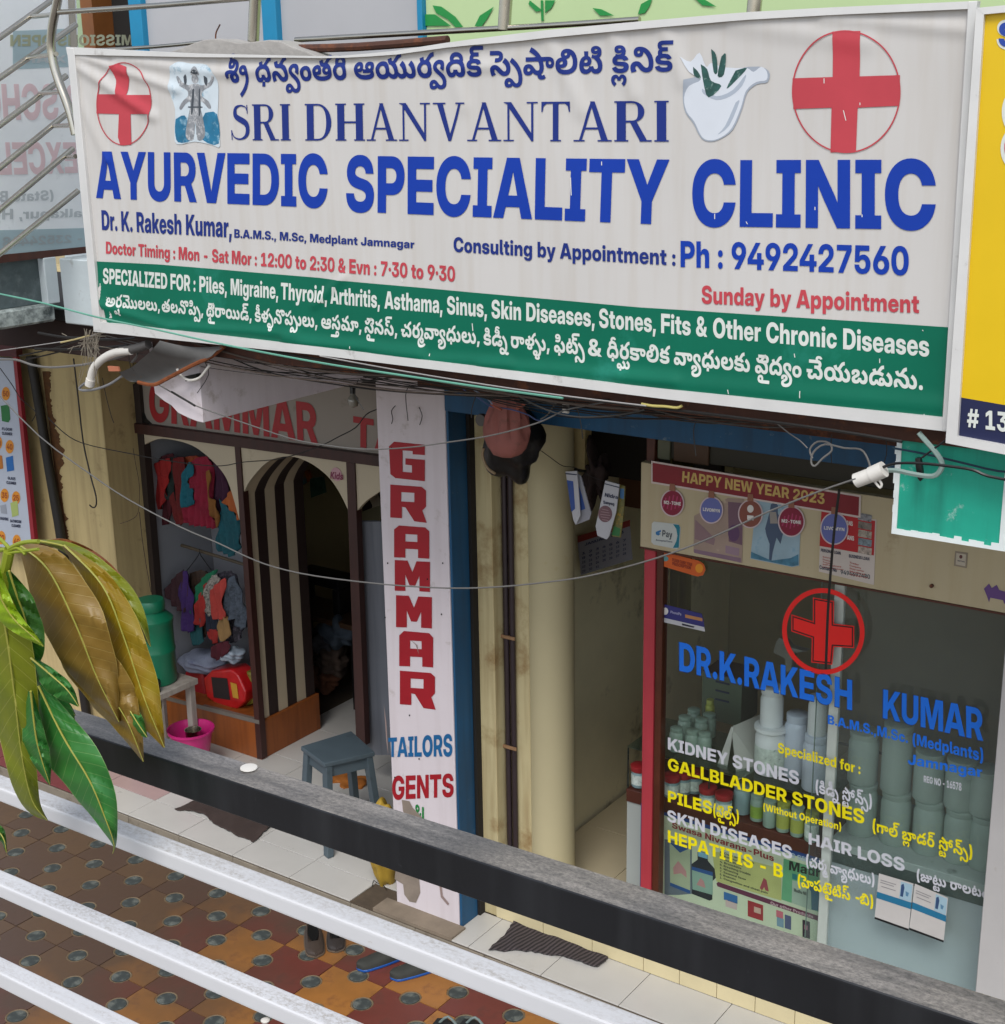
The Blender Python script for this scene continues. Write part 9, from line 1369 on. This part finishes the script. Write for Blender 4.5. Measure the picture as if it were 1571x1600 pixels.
# ------------------------------------------------------------------ footwear
def shoe(name, label, cat, heel, toe, w, z, m, hgt=.07, open_=True, minner=None, sole=None):
    """low shoe from heel to toe (photo px on the ground)"""
    a, b = P(*heel, 2, z), P(*toe, 2, z); d = (b - a); L_ = d.length; d.normalize(); s_ = Vector((-d.y, d.x, 0)); e_ = empty(name, (a + b) / 2, label, cat)
    def ringp(t, k_, n=14):
        wid = w * (.62 + .38 * math.sin(min(1, t * 1.25 + .1) * math.pi * .62)) * (1 if t < .8 else math.sqrt(max(0, 1 - ((t - .8) / .2) ** 2)) * .9 + .1)
        if t < .12: wid *= math.sqrt(max(.05, 1 - ((.12 - t) / .12) ** 2))
        return wid
    q = MB(); n = 14; m_ = 12
    for i in range(n + 1):
        t = i / n; wd = ringp(t, 0) / 2; h = hgt * (1 - .45 * t) if open_ else hgt * (.35 + .65 * math.sin(min(1, t + .25) * math.pi * .8))
        for j in range(m_):
            a2 = math.pi * j / (m_ - 1); q.v.append(a + d * (t * L_) + s_ * (math.cos(a2) * wd) + Vector((0, 0, .012 + math.sin(a2) ** .7 * h * (.55 if (open_ and t < .62 and 3 < j < 8) else 1)))); q.uv.append((0, 0))
    q.f = [(i * m_ + j, (i + 1) * m_ + j, (i + 1) * m_ + j + 1, i * m_ + j + 1) for i in range(n) for j in range(m_ - 1)] + [tuple(range(m_)), tuple(n * m_ + j for j in range(m_ - 1, -1, -1))]
    q.build('upper', m, e_, smooth=True)
    q = MB(); out = [a + d * (i / n * L_) + s_ * (ringp(i / n, 0) / 2 + .004) for i in range(n + 1)] + [a + d * (i / n * L_) - s_ * (ringp(i / n, 0) / 2 + .004) for i in range(n, -1, -1)]
    q.prism(out, (0, 0, .014)); q.build('sole', sole or m, e_, bevel=.003, seg=1)
    if open_:
        q = MB(); el_ = [a + d * L_ * .34 + d * (L_ * .3 * math.cos(k_ / 16 * 2 * math.pi)) + s_ * (w * .3 * math.sin(k_ / 16 * 2 * math.pi)) + Vector((0, 0, .012 + hgt * .62)) for k_ in range(16)]; q.prism(el_, (0, 0, .003)); q.build('opening', minner or M_black, e_)
    return e_
M_sh = mat('brown_shoe_leather', '#3b3028', .6, .2, 8, .3); M_sh2 = mat('dark_shoe_leather', '#2b2522', .6, .2, 8, .3); M_sole = mat('shoe_sole', '#5a4c3e', .8, .2, 8)
shoe('shoe', 'left one of the pair of worn brown shoes', 'shoe', (488, 1449), (494, 1498), .105, .003, M_sh, .04, sole=M_sole); shoe('shoe', 'right one of the pair of worn brown shoes', 'shoe', (524, 1452), (526, 1490), .1, .003, M_sh2, .04, sole=M_sole)
M_sl = mat('grey_slipper', '#2f302b', .8, .2, 12, .3); M_sb2 = mat('blue_slipper_sole', '#0f4a94', .5, .1, 5)
shoe('slipper', 'grey and blue slipper lying beside the brown shoes', 'slipper', (632, 1492), (558, 1516), .1, .003, M_sl, .05, False, sole=M_sb2); shoe('slipper', 'grey and blue slipper lying nearer the railing', 'slipper', (690, 1508), (610, 1530), .1, .003, M_sl, .05, False, sole=M_sb2)
for i, (x, y, lb) in enumerate(((690, 1596, 'dark strapped sandal at the bottom edge, left of its pair'), (732, 1597, 'dark strapped sandal at the bottom edge, right of its pair'))):
    e_ = shoe('sandal', lb, 'sandal', (x + 26, y + 30), (x - 6, y + 2), .1, .003, mat('black_sandal', '#15191b', .6), .02, False)
    q = MB(); a = P(x - 4, y - 2, 2, .04); b = P(x + 26, y + 4, 2, .04); q.tube([a + Vector((0, 0, -.02)), (a + b) / 2 + Vector((0, 0, .03)), b + Vector((0, 0, -.02))], .007, 8); q.build('strap', mat('sandal_strap', '#6d7a77', .6), e_, smooth=True)
q = MB(); q.lathe(P(1086 * .382, 1200 + 1040 * .382, 2, 0), [(.02, 0), (.024, .012), (.012, .02)], 12); tag(q.build('paper_scrap', M_white, smooth=True), 'small white scrap on the tiles near the bottom edge', 'scrap')
# ------------------------------------------------------------------ viewer's railing
RY = -4.3
def patchy(N, L, tc, src, lo):
    n = N.new("ShaderNodeTexNoise"); n.inputs['Scale'].default_value = 7; n.inputs['Detail'].default_value = 7; n.inputs['Roughness'].default_value = .7; mp = N.new("ShaderNodeMapping"); mp.inputs['Scale'].default_value = (.7, 5, 1); L.new(tc.outputs['Object'], mp.inputs[0]); L.new(mp.outputs[0], n.inputs['Vector'])
    r = N.new("ShaderNodeMapRange"); r.inputs['From Min'].default_value = .4; r.inputs['From Max'].default_value = .62; r.inputs['To Min'].default_value = lo; r.inputs['To Max'].default_value = 1; L.new(n.outputs['Fac'], r.inputs['Value'])
    m = N.new("ShaderNodeMath"); m.operation = 'MULTIPLY'; L.new(src, m.inputs[0]); L.new(r.outputs[0], m.inputs[1]); return m.outputs[0]
RL = empty('near_railing', (-1.2, RY, 3.5), 'near railing with a dusty black top bar and white lower bars crossing the foreground', 'railing')
def bar(name, tl, m, x0, x1, top, bot, dep, bev):
    """bar whose front face top edge runs along line top(x), bottom edge along bot(x)"""
    a, b, c, d = P(x0, top(x0), 1, RY), P(x1, top(x1), 1, RY), P(x1, bot(x1), 1, RY), P(x0, bot(x0), 1, RY)
    q = MB(); q.hexa([a, b, c, d], (0, dep, 0)); return q.build(name, m, RL, bevel=bev, seg=3)
M_dust = mat('dusty_black_paint', '#121418', .36, .25, 5, .15, 60, dirt=('#4a4d50', .1, 30), streak=('#2b2d30', .5))
t_ = M_dust.node_tree; N, L = t_.nodes, t_.links; b = N["Principled BSDF"]; src = b.inputs['Base Color'].links[0].from_socket
ge = N.new("ShaderNodeNewGeometry"); sx = N.new("ShaderNodeSeparateXYZ"); L.new(ge.outputs['Normal'], sx.inputs[0]); nz = N.new("ShaderNodeTexNoise"); nz.inputs['Scale'].default_value = 150; nz.inputs['Detail'].default_value = 12; nz.inputs['Roughness'].default_value = .85
mp = N.new("ShaderNodeMapping"); mp.inputs['Scale'].default_value = (1, 1.8, 1); tc = N.new("ShaderNodeTexCoord"); L.new(tc.outputs['Object'], mp.inputs[0]); L.new(mp.outputs[0], nz.inputs['Vector'])
m1 = N.new("ShaderNodeMapRange"); m1.inputs['From Min'].default_value = .80; m1.inputs['From Max'].default_value = .97; L.new(sx.outputs['Z'], m1.inputs['Value'])
m2 = N.new("ShaderNodeMapRange"); m2.inputs['From Min'].default_value = .40; m2.inputs['From Max'].default_value = .60; m2.inputs['To Min'].default_value = .30; L.new(nz.outputs['Fac'], m2.inputs['Value'])
mm = N.new("ShaderNodeMath"); mm.operation = 'MULTIPLY'; L.new(m1.outputs[0], mm.inputs[0]); L.new(patchy(N, L, tc, m2.outputs[0], .5), mm.inputs[1])
nz2 = N.new("ShaderNodeTexNoise"); nz2.inputs['Scale'].default_value = 5; L.new(tc.outputs['Object'], nz2.inputs['Vector']); cr_ = N.new("ShaderNodeMix"); cr_.data_type = 'RGBA'; cr_.inputs[6].default_value = hx('#77777c'); cr_.inputs[7].default_value = hx('#b0a594'); L.new(nz2.outputs['Fac'], cr_.inputs[0])
q_ = N.new("ShaderNodeMix"); q_.data_type = 'RGBA'; L.new(mm.outputs[0], q_.inputs[0]); L.new(src, q_.inputs[6]); L.new(cr_.outputs[2], q_.inputs[7]); L.new(q_.outputs[2], b.inputs['Base Color'])
bar('top_bar', 0, M_dust, -260, 1800, lambda x: 1300.5 + .3255 * (x - 607), lambda x: 1359 + .3505 * (x - 607), .052, .0035)
M_wb = mat('white_bar_paint', '#c9c9cb', .4, .04, 5, .12, 60, dirt=('#9a917f', .07, 40))
t_ = M_wb.node_tree; N, L = t_.nodes, t_.links; b = N["Principled BSDF"]; src = b.inputs['Base Color'].links[0].from_socket
ge = N.new("ShaderNodeNewGeometry"); sx = N.new("ShaderNodeSeparateXYZ"); L.new(ge.outputs['Normal'], sx.inputs[0]); tc = N.new("ShaderNodeTexCoord"); nz = N.new("ShaderNodeTexNoise"); nz.inputs['Scale'].default_value = 130; nz.inputs['Detail'].default_value = 8; nz.inputs['Roughness'].default_value = .8; mp = N.new("ShaderNodeMapping"); mp.inputs['Scale'].default_value = (1.0, 1.6, 1); L.new(tc.outputs['Object'], mp.inputs[0]); L.new(mp.outputs[0], nz.inputs['Vector'])
m1 = N.new("ShaderNodeMapRange"); m1.inputs['From Min'].default_value = .75; m1.inputs['From Max'].default_value = 1; L.new(sx.outputs['Z'], m1.inputs['Value']); m2 = N.new("ShaderNodeMapRange"); m2.inputs['From Min'].default_value = .44; m2.inputs['From Max'].default_value = .66; m2.inputs['To Max'].default_value = .75; L.new(nz.outputs['Fac'], m2.inputs['Value'])
mm = N.new("ShaderNodeMath"); mm.operation = 'MULTIPLY'; L.new(m1.outputs[0], mm.inputs[0]); L.new(patchy(N, L, tc, m2.outputs[0], .15), mm.inputs[1]); q_ = N.new("ShaderNodeMix"); q_.data_type = 'RGBA'; L.new(mm.outputs[0], q_.inputs[0]); L.new(src, q_.inputs[6]); q_.inputs[7].default_value = hx('#7d6f5a'); L.new(q_.outputs[2], b.inputs['Base Color'])
for k_, (x, t0, s0, b0, s1) in enumerate(((0, 1232, .386, 1254, .399), (0, 1383, .433, 1404, .446), (0, 1521, .492, 1545, .508))):
    bar('rail_bar', 0, M_wb, -260, 1250, lambda X, t0=t0, s0=s0: t0 + s0 * X, lambda X, b0=b0, s1=s1: b0 + s1 * X, .033, .005)
for X_ in (-2.62, .75): MB().box(X_, X_ + .04, RY + .004, RY + .044, 2.5, 3.5).build('post', M_wb, RL, bevel=.004)
px = (390, 1199); c_ = P(*px, 1, RY + .025)
k_ = MB(); c_ = P(389, 1200, 2, P(389, 1230, 1, RY).z + .0012); k_.lathe(c_, [(.012, 0), (.0115, .0012), (.005, .002)], 14); tag(k_.build('paint_blob', M_white, smooth=True), 'white dropping on the dusty black top bar', 'blob')
# ------------------------------------------------------------------ mango branch
MG = empty('mango_branch', P(12, 862, 1, -4.42), 'mango twig with drooping bronze, olive and green leaves at the left edge', 'branch')
def leafmat(name, base, vein, back, rough=.38):
    rough += .08
    m = bpy.data.materials.new(name); m.use_nodes = True; t = m.node_tree; N, L = t.nodes, t.links; b = N["Principled BSDF"]; b.inputs['Roughness'].default_value = rough
    uv = N.new("ShaderNodeUVMap"); sp = N.new("ShaderNodeSeparateXYZ"); L.new(uv.outputs[0], sp.inputs[0])
    def M(op, a, b_=None, c=None):
        n = N.new("ShaderNodeMath"); n.operation = op
        for i, v in enumerate((a, b_, c)):
            if v is None: continue
            if isinstance(v, (int, float)): n.inputs[i].default_value = v
            else: L.new(v, n.inputs[i])
        return n.outputs[0]
    d = M('ABSOLUTE', M('SUBTRACT', sp.outputs[1], .5)); ph = M('FRACT', M('MULTIPLY', M('SUBTRACT', sp.outputs[0], M('MULTIPLY', d, .16)), 21)); vd = M('ABSOLUTE', M('SUBTRACT', ph, .5))
    sv = N.new("ShaderNodeMapRange"); sv.inputs['From Min'].default_value = .055; sv.inputs['From Max'].default_value = .0; sv.inputs['To Max'].default_value = .32; L.new(vd, sv.inputs['Value'])
    mv = N.new("ShaderNodeMapRange"); mv.inputs['From Min'].default_value = .022; mv.inputs['From Max'].default_value = .012; L.new(d, mv.inputs['Value'])
    ev = N.new("ShaderNodeMapRange"); ev.inputs['From Min'].default_value = .482; ev.inputs['From Max'].default_value = .495; ev.inputs['To Max'].default_value = .6; L.new(d, ev.inputs['Value'])
    mk = M('MAXIMUM', M('MAXIMUM', sv.outputs[0], mv.outputs[0]), ev.outputs[0])
    tc = N.new("ShaderNodeTexCoord"); nz = N.new("ShaderNodeTexNoise"); nz.inputs['Scale'].default_value = 16; nz.inputs['Detail'].default_value = 8; L.new(tc.outputs['Object'], nz.inputs['Vector'])
    x1 = N.new("ShaderNodeMix"); x1.data_type = 'RGBA'; x1.inputs[6].default_value = hx(base); x1.inputs[7].default_value = hx(back)
    mr = N.new("ShaderNodeMapRange"); mr.inputs['From Min'].default_value = .35; mr.inputs['From Max'].default_value = .7; L.new(nz.outputs['Fac'], mr.inputs['Value']); L.new(mr.outputs[0], x1.inputs[0])
    x2 = N.new("ShaderNodeMix"); x2.data_type = 'RGBA'; L.new(mk, x2.inputs[0]); L.new(x1.outputs[2], x2.inputs[6]); x2.inputs[7].default_value = hx(vein); L.new(x2.outputs[2], b.inputs['Base Color'])
    bp = N.new("ShaderNodeBump"); bp.inputs['Strength'].default_value = .5; bp.inputs['Distance'].default_value = .0015; L.new(sv.outputs[0], bp.inputs['Height']); L.new(bp.outputs[0], b.inputs['Normal'])
    tr = N.new("ShaderNodeBsdfTranslucent"); L.new(x2.outputs[2], tr.inputs[0]); ms = N.new("ShaderNodeMixShader"); ms.inputs[0].default_value = .3; L.new(b.outputs[0], ms.inputs[1]); L.new(tr.outputs[0], ms.inputs[2]); L.new(ms.outputs[0], N['Material Output'].inputs[0]); return m
LM = {'bronze': leafmat('bronze_leaf', '#866828', '#b5a055', '#94783a', .3), 'olive': leafmat('olive_leaf', '#7f861c', '#bcb860', '#6c7818', .33), 'green': leafmat('green_leaf', '#357a38', '#9ab870', '#3f8238', .3), 'dgreen': leafmat('dark_green_leaf', '#2a5f1a', '#6d9a40', '#3a6b1c', .36), 'lime': leafmat('lime_leaf', '#9ab81c', '#c4d058', '#84a818', .4), 'gold': leafmat('golden_olive_leaf', '#927e18', '#c4b050', '#94721c', .3), 'rust': leafmat('rust_leaf', '#7d4620', '#a57a44', '#8a5226', .4)}
def leaf(mid, left, right, y0, y1, kind, cup=.012, wob=.0):
    """midrib px points, half widths px to each side; y0->y1 depth from base to tip"""
    q = MB(); mid = arc_px(mid, 6); n = len(mid) - 1; Lw = arc_px([(i, w) for i, w in enumerate(left)], 8); Rw = arc_px([(i, w) for i, w in enumerate(right)], 8); ms = 10
    def wat(A, t): s = t * (len(A) - 1); i = min(int(s), len(A) - 2); return A[i][1] + (A[i + 1][1] - A[i][1]) * (s - i)
    rn = random.Random(int(mid[0][0] * 7 + mid[-1][1])); ph = rn.uniform(0, 6)
    for i, (x, y) in enumerate(mid):
        a, b = mid[max(i - 1, 0)], mid[min(i + 1, n)]; dx, dy = b[0] - a[0], b[1] - a[1]; l = math.hypot(dx, dy) or 1; nx, ny = -dy / l, dx / l; t = i / n
        for j in range(-ms, ms + 1):
            s = j / ms; w = (wat(Rw, t) if s < 0 else wat(Lw, t)) * 1.0 * (1 + .03 * math.sin(t * 24 + ph + (s > 0) * 2)); yy = y0 + (y1 - y0) * t
            p = P(x + nx * w * s, y + ny * w * s, 1, yy + cup * abs(s) ** 1.3 * (1.0) + .004 * abs(s) * math.sin(t * 19 + ph + s * 3) + .002 * math.sin(t * 40 + s * 5)); q.v.append(p); q.uv.append((t, .5 + .5 * s))
    q.hasuv = True; k_ = 2 * ms + 1; q.f = [(i * k_ + j, (i + 1) * k_ + j, (i + 1) * k_ + j + 1, i * k_ + j + 1) for i in range(n) for j in range(k_ - 1)]
    o = q.build('leaf', LM[kind], MG, smooth=True, solid=1)
    q = MB(); q.tube([P(x, y, 1, y0 + (y1 - y0) * i / n - .0012) for i, (x, y) in enumerate(mid)], .0016, 6, rend=.0004, smooth=0); q.build('midrib', STEM, o, smooth=True); return o
STEM = mat('leaf_rib', '#98963f', .5, .1, 8, 0)
# nearest last: bases meet at the twig tip near (15,858)
leaf([(24, 850), (60, 848), (110, 852), (170, 890), (220, 948)], [1, 7, 9, 8, 1], [1, 3, 8, 9, 1], -4.36, -4.3, 'rust', .004)
leaf([(100, 852), (160, 915), (195, 1000), (225, 1090), (257, 1168)], [4, 22, 36, 30, 2], [2, 20, 30, 26, 1], -4.37, -4.34, 'gold')
leaf([(60, 845), (110, 858), (160, 900), (205, 950), (235, 1010)], [2, 10, 16, 12, 1], [2, 10, 20, 18, 1], -4.36, -4.33, 'olive')
leaf([(180, 1058), (195, 1095), (212, 1125), (230, 1152)], [2, 14, 18, 2], [2, 8, 12, 1], -4.35, -4.36, 'green')
leaf([(96, 900), (130, 1010), (170, 1080), (200, 1130), (224, 1190)], [4, 40, 34, 22, 1], [10, 30, 40, 22, 1], -4.38, -4.35, 'bronze')
leaf([(28, 850), (75, 890), (118, 975), (152, 1060), (186, 1128)], [2, 40, 50, 30, 2], [3, 34, 46, 34, 2], -4.42, -4.37, 'bronze', .016)
leaf([(52, 1050), (72, 1082), (98, 1104), (118, 1118)], [3, 20, 24, 2], [2, 6, 12, 1], -4.38, -4.37, 'dgreen')
leaf([(60, 1072), (98, 1150), (140, 1220), (165, 1280), (178, 1318), (176, 1334)], [4, 42, 34, 16, 3, .5], [8, 32, 34, 20, 4, .5], -4.42, -4.38, 'green', .014)
leaf([(48, 1080), (56, 1150), (66, 1190), (78, 1226)], [4, 22, 14, 1], [3, 15, 14, 1], -4.44, -4.42, 'green', .01)
leaf([(48, 1028), (80, 1055), (105, 1078), (123, 1104)], [4, 22, 20, 1], [4, 10, 10, 1], -4.43, -4.42, 'green', .008)
leaf([(-12, 900), (8, 980), (22, 1080), (34, 1180), (50, 1250), (74, 1282)], [20, 48, 40, 28, 18, 1], [20, 34, 38, 24, 12, 1], -4.46, -4.4, 'olive', .016)
leaf([(14, 892), (26, 930), (40, 970), (46, 1015), (40, 1055)], [4, 22, 18, 12, 4], [2, 20, 24, 24, 6], -4.45, -4.42, 'dgreen', .01)
leaf([(-8, 880), (0, 930), (20, 965), (46, 990), (68, 1010)], [6, 16, 18, 10, 1], [6, 14, 12, 7, 1], -4.49, -4.46, 'lime', .006)
leaf([(30, 1010), (62, 1060), (96, 1110), (112, 1150), (118, 1186)], [3, 16, 18, 9, 1], [3, 14, 16, 8, 1], -4.40, -4.39, 'green', .01)
tw = lambda pts, r, y=-4.44: MB().tube(pq(pts, 1, y), r, 8).build('twig', mat('green_twig', '#7f8a1e', .5, .1, 8), MG, smooth=True)
tw([(-30, 1020), (-5, 930), (8, 890), (14, 862)], .007); tw([(-20, 830), (0, 842), (14, 856)], .0025); tw([(14, 858), (24, 852), (40, 847), (60, 846)], .0028); tw([(14, 860), (28, 856), (40, 866)], .0024); tw([(-20, 905), (0, 890), (12, 868)], .003); tw([(12, 864), (30, 862), (60, 858)], .002); tw([(10, 858), (-10, 862), (-30, 870)], .003)
leaf([(-30, 1290), (-5, 1298), (6, 1312), (10, 1332)], [4, 14, 6, 1], [4, 10, 4, 1], -4.4, -4.4, 'dgreen', .006)
# ------------------------------------------------------------------ groups of alike things
GR = {'garment': 'garments hanging in the tailor window', 'jar': 'medicine jars and bottles behind the clinic glass', 'cable': 'cables and wires strung across the shop fronts', 'wire': 'loose thin wires', 'tag': 'tags stuck on the clinic front', 'sticker': 'stickers', 'poster': 'posters of the clinic', 'shoe': 'footwear left on the tiles', 'slipper': 'footwear left on the tiles', 'sandal': 'footwear left on the tiles', 'door mat': 'mats at the doors', 'packet': 'packets hanging in the doorway', 'card': 'cards at the clinic glass', 'picture': 'pictures inside the tailor shop', 'bundle': 'bundles under the sewing table', 'bag': 'bags', 'signboard': 'shop signboards', 'railing': 'metal railings'}
for o in COL.objects:
    c = o.get('category')
    if o.parent is None and c in GR: o['group'] = GR[c]
